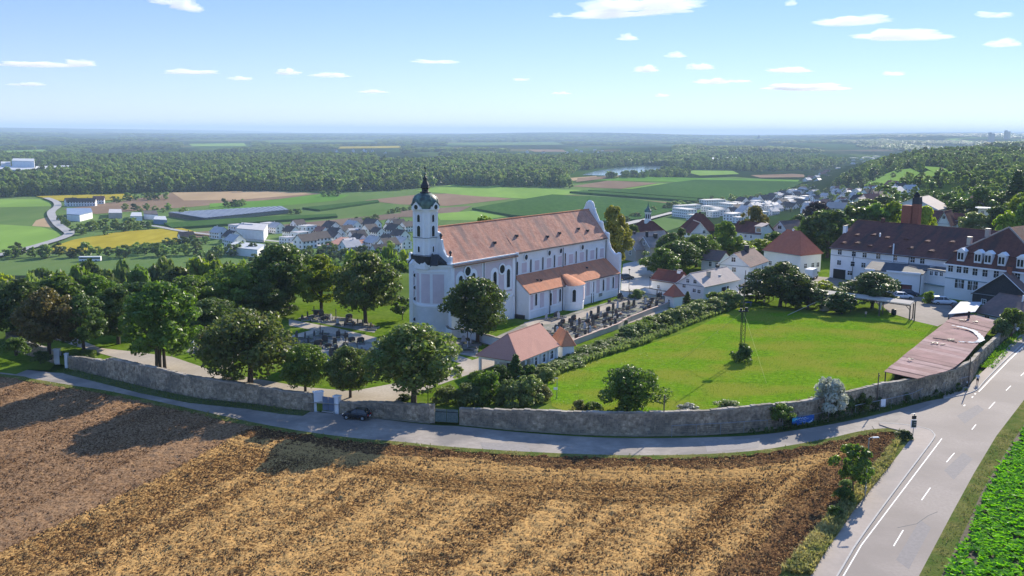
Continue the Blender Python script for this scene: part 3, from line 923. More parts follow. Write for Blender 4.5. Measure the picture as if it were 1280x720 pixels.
def ysheet(name, pts, lift, mat):
    return sheet(name, px(pts, Y1), Y1 + lift, mat)


ysheet('gravel_path', [(70, 419), (90, 421), (125, 435), (170, 440), (215, 446), (262, 462), (300, 470), (380, 484), (440, 489), (490, 480), (545, 466), (585, 452), (604, 446), (645, 438), (650, 449), (604, 462), (575, 472), (525, 490), (497, 503), (420, 506), (380, 503), (300, 484), (215, 464), (140, 446), (105, 436), (68, 424)], 0.03, MT['gravel'])
ysheet('gravel_path', [(361, 399), (371, 401), (420, 410), (479, 424), (477, 431), (420, 418), (361, 407)], 0.03, MT['gravel'])
ysheet('gravel_path', [(366, 419), (392, 412), (397, 415), (372, 423), (300, 445), (285, 462), (272, 460), (290, 440)], 0.035, MT['gravel'])
ysheet('gravel_path', [(480, 424), (500, 426), (560, 440), (590, 450), (580, 456), (550, 446), (479, 431)], 0.032, MT['gravel'])
ysheet('grave_ground', [(350, 428), (372, 420), (400, 413), (445, 421), (476, 431), (470, 445), (440, 455), (395, 450)], 0.025, MT['gravel_grey'])
ysheet('grave_ground', [(372, 398), (395, 392), (452, 400), (472, 408), (468, 416), (420, 408)], 0.026, MT['gravel_grey'])
ysheet('grave_ground', [(232, 440), (244, 430), (268, 436), (262, 448)], 0.026, MT['gravel_grey'])
ysheet('grave_ground', [(545, 424), (600, 425), (596, 447), (560, 440)], 0.024, MT['gravel_grey'])
ysheet('grave_ground', [(640, 412), (666, 399), (705, 394), (776, 373), (806, 366), (880, 379), (845, 379), (819, 388), (786, 401), (774, 409), (729, 425), (700, 430), (690, 440), (660, 437), (600, 430)], 0.03, MT['gravel_grey'])
ysheet('gravel_path', [(690, 432), (727, 418), (775, 401), (830, 384), (838, 387), (785, 405), (735, 424), (697, 440)], 0.045, MT['gravel'])
ysheet('gravel_path', [(655, 403), (715, 395), (780, 374), (785, 377), (720, 400), (660, 409)], 0.045, MT['gravel'])
ysheet('paved_square', [(776, 374), (777, 345), (779, 330), (800, 325), (835, 330), (846, 338), (838, 348), (830, 360), (812, 366)], 0.028, MT['plaza'])
ysheet('factory_yard', [(1000, 352), (1010, 345), (1040, 347), (1120, 364), (1200, 383), (1206, 392), (1172, 408), (1146, 402), (1112, 391), (1100, 380)], 0.03, MT['yardgrd'])
ysheet('gravel_path', [(900, 360), (960, 357), (1000, 352), (1003, 358), (965, 366), (905, 372)], 0.03, MT['plaza'])

# ------------------------------------------------------------------ valley: fields, lake, roads
VPX = lambda lst: px(lst, VZ)
_vlift = [0.0]


def vfield(name, pts, mat, crop=0.0):
    _vlift[0] += 0.02
    if crop:
        sheet(name, VPX(pts), VZ + 0.3 + crop + _vlift[0], mat, skirt=crop + 0.5)
    else:
        sheet(name, VPX(pts), VZ + 0.3 + _vlift[0], mat)


def crop(name, c1, c2, sc=0.03):
    return M(name, c1, c2, sc, 0.95, spec=0.0, stretch=(1, 0.3, 1), rotz=0.9, big=tuple(0.75 * a for a in c1), bigscale=0.006, bigamt=0.5)


CG = crop('green_crop', (0.10, 0.22, 0.035), (0.14, 0.27, 0.05))
CG2 = crop('light_green_crop', (0.17, 0.28, 0.06), (0.21, 0.33, 0.07))
CD = crop('maize_crop', (0.045, 0.10, 0.028), (0.065, 0.13, 0.035), 0.2)
CM = crop('grey_green_crop', (0.10, 0.17, 0.05), (0.14, 0.20, 0.065))
CY = crop('sunflower_crop', (0.32, 0.26, 0.03), (0.42, 0.34, 0.045), 0.1)
CB = crop('bare_soil', (0.22, 0.15, 0.10), (0.27, 0.19, 0.13))
CB2 = crop('grey_soil', (0.17, 0.125, 0.095), (0.21, 0.16, 0.12))
CS = crop('cut_stubble', (0.38, 0.27, 0.16), (0.44, 0.32, 0.19))
vfield('valley_grassland', [(-420, 258), (-60, 248), (170, 241), (330, 240), (560, 232), (712, 230), (1010, 217), (1040, 224), (985, 250), (900, 268), (800, 300), (760, 330), (560, 345), (-500, 345)], CM)
for nm, pts, mt, ch in [
    ('green_field', [(-200, 256), (-60, 250), (62, 249), (66, 258), (-200, 264)], CG2, 0), ('green_field', [(-200, 264), (66, 258), (62, 268), (55, 272), (-200, 284)], CM, 0),
    ('green_field', [(-200, 288), (0, 281), (50, 284), (78, 292), (74, 304), (0, 316), (-200, 330)], CG2, 0),
    ('stubble_strip', [(45, 276), (62, 271), (72, 285), (40, 283)], CS, 0), ('sunflower_field', [(46, 318), (92, 302), (150, 292), (225, 286.5), (245, 292), (240, 300), (180, 308), (95, 318)], CY, 1.2),
    ('sunflower_field', [(45, 246.5), (160, 243), (170, 249), (100, 254), (70, 252)], CY, 1.0), ('bare_field', [(78, 262), (170, 249), (215, 241), (330, 239), (402, 242), (350, 249), (240, 259), (120, 268)], CB, 0),
    ('bare_field', [(215, 241), (330, 239), (400, 242), (300, 250), (230, 251)], CS, 0), ('green_field', [(262, 255), (345, 250), (402, 243), (438, 244), (420, 251), (330, 260), (262, 262)], CG, 0),
    ('green_field', [(420, 251), (440, 243), (520, 239), (560, 240), (470, 250), (440, 254)], CM, 0), ('maize_field', [(378, 262), (472, 252), (474, 254), (400, 265)], CD, 2),
    ('grey_green_field', [(365, 262), (400, 265), (475, 255), (510, 255), (490, 262), (430, 270), (380, 272)], CM, 0), ('bare_field', [(455, 251), (520, 244), (566, 242), (640, 249), (560, 258), (500, 256)], CB, 0),
    ('bright_green_field', [(520, 239), (566, 231), (640, 235), (728, 238), (735, 242), (660, 249), (600, 246)], CG2, 0), ('green_strip', [(545, 234), (600, 230), (640, 233), (610, 236)], CD, 0),
    ('maize_field', [(205, 282), (290, 276), (420, 270), (422, 273), (300, 282), (215, 288)], CD, 2.0), ('grey_field', [(230, 292), (330, 284), (430, 274), (510, 266), (510, 271), (420, 284), (300, 296), (240, 298)], CB2, 0),
    ('green_field', [(410, 284), (500, 276), (560, 272), (620, 274), (560, 290), (480, 292), (420, 291)], CM, 0), ('bare_field', [(500, 264), (590, 258), (560, 272), (505, 272)], CB2, 0),
    ('bright_green_field', [(545, 268), (620, 262), (660, 268), (600, 276), (550, 276)], CG2, 0), ('maize_field', [(590, 263), (640, 254), (690, 245.5), (778, 250), (850, 259), (842, 266), (800, 277), (740, 280), (640, 272)], CD, 2.2),
    ('bare_field', [(695, 244.5), (712, 244), (850, 254.5), (850, 258), (780, 250.5)], CB, 0), ('maize_strip', [(712, 242), (728, 240.5), (872, 251), (870, 254)], CD, 2.4),
    ('bare_field', [(714, 233.5), (762, 226), (822, 229.5), (776, 236.5)], CB, 0), ('bright_green_field', [(776, 237), (822, 230), (846, 229.5), (788, 238.5)], CG2, 0),
    ('maize_field', [(735, 240), (790, 238.5), (846, 229.5), (870, 226.5), (1004, 229), (992, 236), (950, 248), (900, 253), (872, 250)], CD, 2.2), ('green_field', [(740, 226), (790, 221), (876, 223), (1008, 225.5), (1000, 229), (862, 226), (848, 228)], CG, 0),
    ('stubble_strip', [(705, 223.5), (745, 220.5), (748, 222), (714, 227)], CS, 0), ('bare_field', [(722, 223), (775, 219.5), (772, 222), (720, 228)], CB, 0),
    ('bright_green_field', [(859, 216), (866, 213.5), (916, 214), (924, 218), (875, 220)], CG2, 0), ('bare_field', [(938, 219.5), (1013, 217), (1012, 222), (950, 222.5)], CB, 0),
    ('bright_green_field', [(118, 194.5), (160, 192.5), (166, 194.5), (124, 196.8)], CG2, 0), ('pale_field', [(95, 172), (142, 170.5), (146, 173), (98, 174)], CG2, 0),
    ('pale_field', [(236, 180), (305, 179), (308, 182.5), (240, 183)], CG2, 0), ('pale_field', [(705, 193), (760, 188), (792, 195), (720, 197)], CM, 0),
    ('pale_field', [(660, 187), (800, 187.5), (790, 190), (668, 190)], CB, 0), ('pale_field', [(480, 200), (560, 197.5), (560, 199.5), (500, 202)], CM, 0),
]:
    vfield(nm, pts, mt, ch)
FARF = [([(556, 178.5), (700, 177.5), (705, 181), (560, 182.5)], CM), ([(872, 182.5), (962, 181.5), (958, 186), (880, 187)], CB), ([(20, 178.5), (84, 177.5), (86, 180.5), (24, 181.5)], CG2), ([(330, 175.8), (470, 175), (474, 177.5), (336, 178.3)], CM), ([(0, 189), (60, 187), (64, 189.6), (0, 191.6)], CG2), ([(420, 183.5), (500, 182.5), (502, 185), (424, 186)], CY)]
for pts, mt in FARF: vfield('far_field', pts, mt)
watm = bpy.data.materials.new('lake_water')
_n, _l = nodes_of(watm)
_b = _n['Principled BSDF']
_b.inputs['Base Color'].default_value = (0.05, 0.09, 0.11, 1); _b.inputs['Roughness'].default_value = 0.12; _b.inputs['IOR'].default_value = 1.33
_t = _n.new('ShaderNodeTexNoise'); _t.inputs['Scale'].default_value = 0.15
_bp = _n.new('ShaderNodeBump'); _bp.inputs['Strength'].default_value = 0.3; _bp.inputs['Distance'].default_value = 0.3
_l.new(_t.outputs['Fac'], _bp.inputs['Height']); _l.new(_bp.outputs[0], _b.inputs['Normal'])
sheet('lake_water', VPX([(728, 219), (745, 214), (768, 210.5), (800, 208), (828, 207.5), (832, 210.5), (812, 217), (790, 219.5), (760, 220)]), VZ + 0.8, watm)
rd = M('valley_road_asphalt', (0.30, 0.29, 0.28), (0.35, 0.34, 0.33), 0.1, 0.9)
ribbon('valley_road', smooth_line(VPX([(58, 249), (70, 254), (72, 260), (64, 268), (72, 282), (82, 290), (86, 296), (60, 306), (0, 322), (-80, 338)]), 5), -4, 4, VZ + 2.0, rd)
ribbon('valley_road', smooth_line(VPX([(86, 296), (100, 288), (180, 284), (230, 292), (300, 300), (420, 312)]), 5), -3, 3, VZ + 2.05, rd)
ribbon('valley_road', smooth_line(VPX([(760, 288), (800, 278), (830, 270), (870, 262), (930, 254), (985, 246), (1010, 238)]), 5), -5, 5, VZ + 2.1, rd)
for pts in ([(1080, 232), (1098, 222), (1120, 214), (1138, 212), (1150, 218), (1132, 231), (1120, 238), (1095, 236)], [(1146, 222), (1160, 215), (1178, 220), (1168, 229), (1150, 230)],
            [(1152, 209), (1175, 211), (1205, 219), (1203, 226), (1180, 224), (1165, 216)], [(1070, 216), (1088, 210), (1096, 214), (1078, 221)], [(1258, 184), (1300, 186), (1300, 193), (1262, 191)], [(1180, 174), (1215, 172), (1290, 175), (1290, 178), (1200, 177)]):
    w_ = [PT(a, b) for a, b in pts]
    sheet('hillside_meadow', [(q[0], q[1]) for q in w_], lambda q: float(tz(q[0], q[1])) + 1.5, CG2)

# ------------------------------------------------------------------ perimeter wall of rubble stone
def stone_wall(label, pts, hts, z0=-0.3, thick=0.55, name='stone_wall', coping='coping', stones=True, side=-1, mat='mortar', rough=0.10, group=None):
    """pts = base line (front face), hts = heights above z=0 at each point; stones sit proud of the front face"""
    o = np.array(pts[0])
    t = thing(name, label, 'wall', (o[0], o[1], 0), group=group)
    P_ = [np.array(p) - o for p in pts]
    dd = [0.0]
    for a, b in zip(P_[:-1], P_[1:]): dd.append(dd[-1] + float(np.linalg.norm(b - a)))
    n = max(2, int(dd[-1] / 1.6))
    ss = np.linspace(0, dd[-1], n + 1)
    xs = np.interp(ss, dd, [p[0] for p in P_]); ys = np.interp(ss, dd, [p[1] for p in P_]); hh = np.interp(ss, dd, hts)
    line = list(zip(xs, ys))
    back = offset_line(line, side * thick)
    mb = MB()
    hj = hh + rng.uniform(-rough, rough, len(hh)) * 0.5
    m_ = len(line)
    vs = [(p[0], p[1], z0) for p in line] + [(p[0], p[1], h) for p, h in zip(line, hj)] + [(p[0], p[1], h) for p, h in zip(back, hj)] + [(p[0], p[1], z0) for p in back]
    fs = []
    for i in range(m_ - 1):
        for k in range(3):
            fs.append((k * m_ + i, k * m_ + i + 1, (k + 1) * m_ + i + 1, (k + 1) * m_ + i))
    fs += [(0, m_, 2 * m_, 3 * m_), (m_ - 1, 4 * m_ - 1, 3 * m_ - 1, 2 * m_ - 1)]
    mb.add(vs, fs)
    part('wall_core', mb, MT[mat], t)
    if stones:
        sb = MB()
        for i in range(m_ - 1):
            a, b = np.array(line[i]), np.array(line[i + 1])
            L = float(np.linalg.norm(b - a)); d = (b - a) / L
            nrm = np.array([d[1], -d[0]]) * (1 if side < 0 else -1)
            z = -0.05
            while z < max(hj[i], hj[i + 1]) - 0.12:
                ch = random.uniform(.2, .34)
                x = random.uniform(-.2, 0)
                while x < L:
                    w_ = random.uniform(.28, .75)
                    x0, x1 = max(x, 0) + .02, min(x + w_, L) - .02
                    htop = hj[i] + (hj[i + 1] - hj[i]) * (x0 / L)
                    if x1 - x0 > .1 and z + ch < htop and random.random() < .93:
                        pr_ = random.uniform(.02, .11)
                        c = a + d * (x0 + x1) / 2 + nrm * (pr_ / 2 - .02)
                        sb.box((c[0], c[1], z + ch / 2), (x1 - x0, pr_ + .04, ch - .04), math.atan2(d[1], d[0]) + random.uniform(-.05, .05), random.uniform(.86, 1.0))
                    x += w_
                z += ch
        part('stonework', sb, MT['stone'], t, kind='stuff')
    cb = MB()
    for i in range(m_ - 1):
        a, b = np.array(line[i]), np.array(line[i + 1])
        c0, c1 = np.array(back[i]), np.array(back[i + 1])
        k = max(1, int(np.linalg.norm(b - a) / 0.8))
        for q in range(k):
            u0_, u1_ = q / k + .01, (q + 1) / k - .01
            A_, B_ = a + (b - a) * u0_, a + (b - a) * u1_
            D_, E_ = c0 + (c1 - c0) * u0_, c0 + (c1 - c0) * u1_
            mid = (A_ + B_ + D_ + E_) / 4
            hz = hj[i] + (hj[i + 1] - hj[i]) * (q + .5) / k + random.uniform(-.03, .05)
            pts4 = [mid + (p - mid) * np.array([1.0, 1.0]) * 1.06 for p in (A_, B_, E_, D_)]
            z_a = hj[i] + (hj[i + 1] - hj[i]) * q / k
            cb.prism([tuple(p) for p in pts4], min(z_a, hz) - .03, hz + random.uniform(.07, .16))
    part('coping', cb, MT[coping], t, kind='stuff')
    return t


def hts(px_base, tops):
    """wall heights so that the top shows at the given picture rows"""
    out = []
    for (x, y), ty in zip(px_base, tops):
        q = P(x, y)
        lo, hi = 0.2, 8
        for _ in range(30):
            m = (lo + hi) / 2
            if pr((q[0], q[1], m))[1] > ty: lo = m
            else: hi = m
        out.append(lo)
    return out


wpx = lambda l: [P2(*q) for q in l]
stone_wall('old stone wall corner at the far left end beside the small blue gate', wpx(WALL_A), hts(WALL_A, [410, 416, 426, 440]))
stone_wall('long bare stone wall between the small far gate and the white gate pillars', wpx([(86, 459), (120, 468), (130, 470.5), (131, 470.8)] + WALL_B[2:]), hts([(86, 459), (120, 468), (130, 470.5), (131, 470.8)] + WALL_B[2:], [446, 450, 452, 447, 460, 473, 482.5, 489, 494]))
stone_wall('shaded stone wall section behind the parked black car', wpx(WALL_C), hts(WALL_C, [503, 503.5, 505, 506.5]))
stone_wall('long curving stone wall along the lane below the bright green meadow', wpx(WALL_D), hts(WALL_D, [512, 513, 516, 517, 514.5, 508, 503, 491, 481, 471.5, 460.5, 452]))
stone_wall('stone wall beside the pavement below the pink corrugated roof', wpx(WALL_E + [(1300, 396)]), hts(WALL_E + [(1300, 396)], [452, 441, 414, 402, 386]))

# gates
gw = thing('white_gate', 'white plastered gate pillars with grey blue double doors in the stone wall', 'gate', (*P2(404, 515.5), 0))
O = np.array(P2(404, 515.5))


def loc2(x, y, base=None):
    q = np.array(P2(x, y)); return tuple(q - (O if base is None else base))


for a, b, hh in (((391.5, 513.5), (403.5, 512.2), 2.5), ((418, 515.2), (424.5, 516.2), 2.2)):
    A, B = np.array(loc2(*a)), np.array(loc2(*b)); mid = (A + B) / 2; L = np.linalg.norm(B - A); an = math.atan2(*(B - A)[::-1])
    pl = part('pillar', MB().box((mid[0], mid[1] + .35, hh / 2 - .1), (L, .75, hh + .2), an), MT['white2'], gw)
    part('pillar_cap', MB().box((mid[0], mid[1] + .35, hh + .06), (L + .14, .9, .12), an), MT['trim'], pl)
A, B = np.array(loc2(403.5, 513.6)), np.array(loc2(418, 515.4))
MT['blue_door'] = M('grey_blue_paint', (0.13, 0.17, 0.24), (0.17, 0.21, 0.28), 3, 0.6)
for k in range(2):
    a, b = A + (B - A) * (k * .5 + .02), A + (B - A) * (k * .5 + .48)
    mid = (a + b) / 2; L = np.linalg.norm(b - a); an = math.atan2(*(b - a)[::-1])
    dl = part('gate_leaf', MB().box((mid[0], mid[1] - .1, 1.15), (L, .07, 1.9), an), MT['blue_door'], gw)
    for j in range(4):
        c = a + (b - a) * (j + .5) / 4
        part('gate_board', MB().box((c[0], c[1] - .15, 1.15), (L / 4 - .03, .04, 1.84), an), MT['blue_door'], dl)
mid = (A + B) / 2
part('threshold', MB().box((mid[0], mid[1] - .15, .04), (np.linalg.norm(B - A), .5, .1), math.atan2(*(B - A)[::-1])), MT['kerb'], gw)

O = np.array(P2(77, 456))
gs = thing('small_gate', 'small open gate with white pillars and blue leaf at the far left wall end', 'gate', (*P2(77, 456), 0))
for x, y, hh, wd in ((71.5, 454, 2.3, .9), (83.2, 458.5, 2.1, .45)):
    q = loc2(x, y); pl = part('pillar', MB().box((q[0], q[1] + .2, hh / 2 - .1), (wd, .6, hh + .2)), MT['white2'], gs)
    part('pillar_cap', MB().box((q[0], q[1] + .2, hh + .05), (wd + .12, .72, .1)), MT['trim'], pl)
q = loc2(75.5, 454.5)
lf = part('gate_leaf', MB().box((q[0], q[1] + .6, 1.0), (.06, 1.3, 1.5), .35), MT['blue_door'], gs)
for k in range(3): part('gate_rail', MB().box((q[0] + .05, q[1] + .6, .5 + k * .5), (.04, 1.32, .08), .35), MT['darkmetal'], lf)

O = np.array(P2(558, 528))
gg = thing('garden_gate', 'weathered grey green double gate between stone piers under the shrubs', 'gate', (*P2(558, 528), 0))
A, B = np.array(loc2(544, 527.5)), np.array(loc2(573, 529))
MT['green_door'] = M('faded_green_paint', (0.10, 0.14, 0.125), (0.16, 0.20, 0.18), 4, 0.8)
q = np.array(loc2(540, 527.3)); part('pier', MB().box((q[0], q[1] + .25, 1.1), (.75, .75, 2.5), .05), MT['stone'], gg)
for k in range(2):
    a, b = A + (B - A) * (k * .5 + .01), A + (B - A) * (k * .5 + .49)
    mid = (a + b) / 2; L = np.linalg.norm(b - a); an = math.atan2(*(b - a)[::-1])
    dl = part('gate_leaf', MB().box((mid[0], mid[1] - .1, .98), (L, .06, 1.75), an), MT['green_door'], gg)
    for j in range(6):
        c = a + (b - a) * (j + .5) / 6
        part('gate_board', MB().box((c[0], c[1] - .145, .98), (L / 6 - .04, .04, 1.7), an), MT['green_door'], dl)
    part('gate_rail', MB().box((mid[0], mid[1] - .18, 1.5), (L, .04, .1), an), MT['darkmetal'], dl)

# low cemetery wall with pink coping towards the meadow, white terrace wall at the choir
lw = wpx([(0, 0)]) and [P2(*q, Y1) for q in ((716, 433), (729, 427.5), (774, 411), (786, 403), (819, 390), (845, 381))]
stone_wall('low cemetery wall with pale pink coping above the hedge', lw, [Y1 + .9] * 6, z0=Y1 - .3, thick=.4, name='low_wall', coping='coping_pink', stones=False, mat='beige', rough=.02)
tw = smooth_line([P2(*q, Y1) for q in ((557.5, 409), (556.5, 415), (559, 420.5), (567, 423), (580, 422), (592, 425), (610, 430.5), (628, 435.5))], 5)
stone_wall('white curved terrace wall around the foot of the choir', tw, [Y1 + 1.55] * len(tw), z0=Y1 - .3, thick=.4, name='terrace_wall', coping='coping', stones=False, mat='white2', rough=.02)
qw = [P2(*q, Y1) for q in ((775, 370), (790, 372), (806, 366), (832, 371))]
stone_wall('low white wall between the churchyard and the paved square', qw, [Y1 + 1.2] * 4, z0=Y1 - .3, thick=.35, name='low_wall', coping='coping', stones=False, mat='white2', rough=.02)

# fence along the lane
FZ = 1.3
fpx = [(840, 532), (901, 529), (959, 525), (1017, 518), (1054, 510), (1085, 503.5), (1115, 497.5), (1141, 491.3), (1160, 482.5), (1180, 479), (1197, 474), (1213, 470)]
fl = [P2(*q, FZ) for q in fpx]
O = np.array(fl[0])
fn = thing('road_fence', 'thin metal post and rail fence between the lane and the stone wall', 'fence', (*fl[0], 0))
fr = resample(fl, 2.9)
fl3 = [(p[0] - O[0], p[1] - O[1], FZ) for p in fr]
pm = MB().tube([(0, 0, -.2), (0, 0, FZ + .06)], .045, 6).mesh('post', MT['metal'])
for p in fl3: part('post', pm, None, fn, (p[0], p[1], 0))
for a, b in zip(fl3[:-1], fl3[1:]):
    part('rail', MB().tube([(a[0], a[1], FZ), (b[0], b[1], FZ)], .045, 5), MT['metal'], fn)
wm = MB()
for a, b in zip(fl3[:-1], fl3[1:]):
    for z_ in (.3, .55, .8, 1.05): wm.tube([(a[0], a[1], z_), (b[0], b[1], z_)], .012, 3)
part('wire', wm, MT['darkmetal'], fn, kind='stuff')

# banner with wavy print and a white sign on the fence
A, B = np.array(P2(989.8, 533.5)), np.array(P2(1017.5, 530.8))
A, B = np.array(P2(989.8, 522.3, 1.3)), np.array(P2(1017.6, 518, 1.3))
A = A + (0, -.12); B = B + (0, -.12)
bn = thing('banner', 'blue advertising banner with light script hung on the road fence', 'banner', (A[0], A[1], 0))
D_ = B - A; L = float(np.linalg.norm(D_)); d_ = D_ / L
bm_ = MB(); nn = 14
for k in range(nn + 1):
    s_ = k / nn; o_ = .05 * math.sin(s_ * 9)
    for z_, dz in ((1.32 - .04 * math.sin(s_ * math.pi), 0), (.18 + .1 * s_, 0)):
        bm_.v.append((d_[0] * L * s_ - d_[1] * o_, d_[1] * L * s_ + d_[0] * o_, z_))
for k in range(nn):
    bm_.f.append((2 * k, 2 * k + 1, 2 * k + 3, 2 * k + 2)); bm_.m.append(0)
part('banner_cloth', bm_, M('banner_blue', (0.015, 0.10, 0.36), (0.02, 0.14, 0.46), 0.8, 0.5), bn)
inv = lambda s_, z_, off=-.1: (d_[0] * L * s_ + d_[1] * -off * -1, d_[1] * L * s_ + d_[0] * off, z_)
lb = MB()
lb.add([inv(.02, 1.28), inv(.30, 1.27), inv(.22, .98), inv(.12, .84), inv(.02, .82)], [(0, 1, 2, 3, 4)])
part('banner_print', lb, M('banner_cyan', (0.05, 0.42, 0.62), None, rough=0.5), bn)
sb_ = MB()
def stroke(pts, r):
    sb_.tube([inv(a, b, -.13) for a, b in pts], r, 4)
stroke([(.12, .98), (.2, 1.1), (.25, .95), (.3, 1.12)], .035); stroke([(.30, 1.02), (.38, 1.2), (.42, 1.02), (.48, 1.18), (.53, 1.04), (.6, 1.16), (.64, 1.07)], .035)
stroke([(.32, .92), (.45, .84), (.6, .90), (.75, .98)], .018); stroke([(.35, .62), (.5, .58), (.64, .66)], .02)
stroke([(.62, .36), (.78, .44), (.9, .56), (.95, .8)], .05); stroke([(.70, .30), (.84, .38), (.94, .5)], .04)
part('banner_script', sb_, M('banner_white', (0.55, 0.68, 0.78), None, rough=0.5), bn)
q = P(1104, 503, 1.0)
ws = thing('fence_sign', 'blank white panel fixed to the road fence', 'sign', (q[0], q[1] - .05, 0))
part('panel', MB().box((0, 0, .92), (.72, .03, 1.15), .2), MT['trim'], ws)
part('bracket', MB().box((0, .03, 1.28), (.8, .04, .05), .2), MT['metal'], ws)

# poles, lamps, signs
def pole(name, label, cat, base, top_y, z0=0.0, r=.09, mat='wood', lamp=None, group=None, dz=-.3):
    q = P(*base, z0)
    lo, hi = 0, 40
    for _ in range(40):
        m = (lo + hi) / 2
        if pr((q[0], q[1], z0 + m))[1] > top_y: lo = m
        else: hi = m
    t = thing(name, label, cat, (q[0], q[1], z0), group=group)
    part('post', MB().tube([(0, 0, dz), (0, 0, lo * .5), (0, 0, lo)], [r, r * .9, r * .75], 8), MT[mat], t)
    return t, lo


t, h_ = pole('wooden_pole', 'thin wooden pole at the wall beside the dark round bush', 'pole', (829, 541.8), 494)
part('insulator', MB().lathe([(.05, h_ - .3), (.09, h_ - .24), (.05, h_ - .12)], 8, (.1, 0)), MT['darkmetal'], t)
t, h_ = pole('wooden_pole', 'thin wooden pole at the wall beside the silver leaved bush', 'pole', (1095.5, 510), 466)
part('insulator', MB().lathe([(.05, h_ - .5), (.09, h_ - .44), (.05, h_ - .3)], 8, (.1, 0)), MT['darkmetal'], t)
t, h_ = pole('wooden_pole', 'short pole at the bend of the fence near the walking person', 'pole', (1210, 485), 447)
part('top_cap', MB().lathe([(.1, h_), (.1, h_ + .06), (.02, h_ + .12)], 8), MT['darkmetal'], t)
t, h_ = pole('wooden_pole', 'dark wooden post at the end of the meadow shelter', 'pole', (1142.6, 401.5), 377.5, Y1, .13)
part('top_cap', MB().lathe([(.13, h_), (.13, h_ + .06), (.02, h_ + .12)], 8), MT['darkmetal'], t)
MT['galv'] = M('galvanised_steel', (0.30, 0.32, 0.33), None, rough=0.5, metal=0.5)
t, h_ = pole('street_lamp', 'slim street lamp beside the small roadside tree', 'street lamp', (1081, 623), 548.5, 0.05, .075, 'galv')
part('lamp_arm', MB().tube([(0, 0, h_), (.15, .05, h_ + .12), (.6, .1, h_ + .14)], .045, 6), MT['galv'], t)
part('lamp_head', MB().box((.75, .12, h_ + .13), (.75, .22, .09), .15, .8), MT['trim'], t)
part('control_box', MB().box((0, -.1, 1.1), (.14, .1, .4)), MT['galv'], t)
t, h_ = pole('street_lamp', 'thin lamp post in the churchyard beside the big tree by the lane', 'street lamp', (535, 505), 477, Y1, .06, 'darkmetal')
part('lamp_head', MB().lathe([(.05, h_), (.22, h_ + .1), (.16, h_ + .38), (.03, h_ + .45)], 8), MT['darkmetal'], t)
t, h_ = pole('street_lamp', 'thin grey lamp post with small white plate at the meadow corner', 'street lamp', (696, 498), 473, Y1, .06, 'galv')
part('lamp_head', MB().box((-.1, 0, h_ + .03), (.5, .2, .08)), MT['galv'], t)
part('plate', MB().box((-.2, -.08, 1.45), (.55, .03, .35)), MT['trim'], t)
for xy, ty, lb in (((786, 366), 338, 'lamp post on the paved square nearest the church gable'), ((812, 366), 348, 'lamp post on the paved square before the old grey roofed house')):
    t, h_ = pole('street_lamp', lb, 'street lamp', xy, ty, Y1, .06, 'darkmetal')
    part('lamp_head', MB().lathe([(.05, h_), (.24, h_ + .1), (.16, h_ + .4), (.03, h_ + .48)], 8), MT['darkmetal'], t)

q = P(1141, 545.5)
sg = thing('direction_sign', 'signpost with two dark boards and a white cap at the road junction', 'road sign', (q[0], q[1], 0))
part('post', MB().tube([(0, 0, -.2), (0, 0, 3.05)], .05, 8), MT['galv'], sg)
s1 = part('sign_board', MB().box((-.05, -.08, 2.55), (.56, .05, .5), .0), MT['darkmetal'], sg)
part('sign_edge', MB().box((-.05, -.08, 2.22), (.62, .06, .1)), MT['trim'], s1)
MT['sign_green'] = M('dark_green_sign', (0.02, 0.045, 0.045), (0.03, 0.06, 0.06), 3, 0.5)
s2 = part('sign_board', MB().box((.0, -.08, 1.68), (.62, .05, .95), .0), MT['sign_green'], sg)
part('sign_edge', MB().box((-.36, -.08, 1.68), (.07, .06, 1.0)), MT['trim'], s2)
part('sign_edge', MB().box((.0, -.08, 1.15), (.68, .06, .07)), MT['trim'], s2)
part('sign_mark', MB().box((.12, -.115, 1.85), (.3, .02, .09), .0), MT['metal'], s2)
part('sign_mark', MB().box((.12, -.115, 1.58), (.3, .02, .09), .0), MT['metal'], s2)
part('top_arm', MB().box((-.2, -.05, 3.02), (.5, .05, .06)), MT['galv'], sg)
q = P(1209, 484.5)
mk = thing('marker_post', 'small white capped marker post at the fence corner', 'post', (q[0], q[1], 0))
part('post', MB().box((0, 0, .3), (.16, .16, .9)), MT['darkmetal'], mk)
part('cap', MB().box((.0, 0, .82), (.3, .2, .2)), MT['trim'], mk)

# ------------------------------------------------------------------ the abbey church (local x runs down the nave, y to the far side)
PHI = 0.6306
CH0 = (-11.81, 169.69)
ch = thing('church', 'white baroque abbey church with long red tiled roof and a green domed tower', 'church', (*CH0, Y1), math.pi / 2 - PHI)


def chw(x, y, z):
    return (CH0[0] + x * math.sin(PHI) - y * math.cos(PHI), CH0[1] + x * math.cos(PHI) + y * math.sin(PHI), Y1 + z)


def zl(x, y, py):
    lo, hi = -3, 60
    for _ in range(40):
        m = (lo + hi) / 2
        if pr(chw(x, y, m))[1] > py: lo = m
        else: hi = m
    return lo


def xl(pxx, y, z):
    lo, hi = -10, 80
    for _ in range(40):
        m = (lo + hi) / 2
        if pr(chw(m, y, z))[0] < pxx: lo = m
        else: hi = m
    return lo


def arch_pts(w_, h_, n=8):
    r = w_ / 2
    return [(-r, 0), (r, 0)] + [(r * math.cos(t), h_ - r + r * math.sin(t)) for t in (math.pi * k / n for k in range(n + 1))]


def disc_pts(r, n=14):
    return [(r * math.cos(2 * math.pi * k / n), r * math.sin(2 * math.pi * k / n)) for k in range(n)]


_wcache = {}


def flat(pts, d, y0=0.0):
    return MB().extrude([(p[0], y0, p[1]) for p in pts], (0, -d, 0))


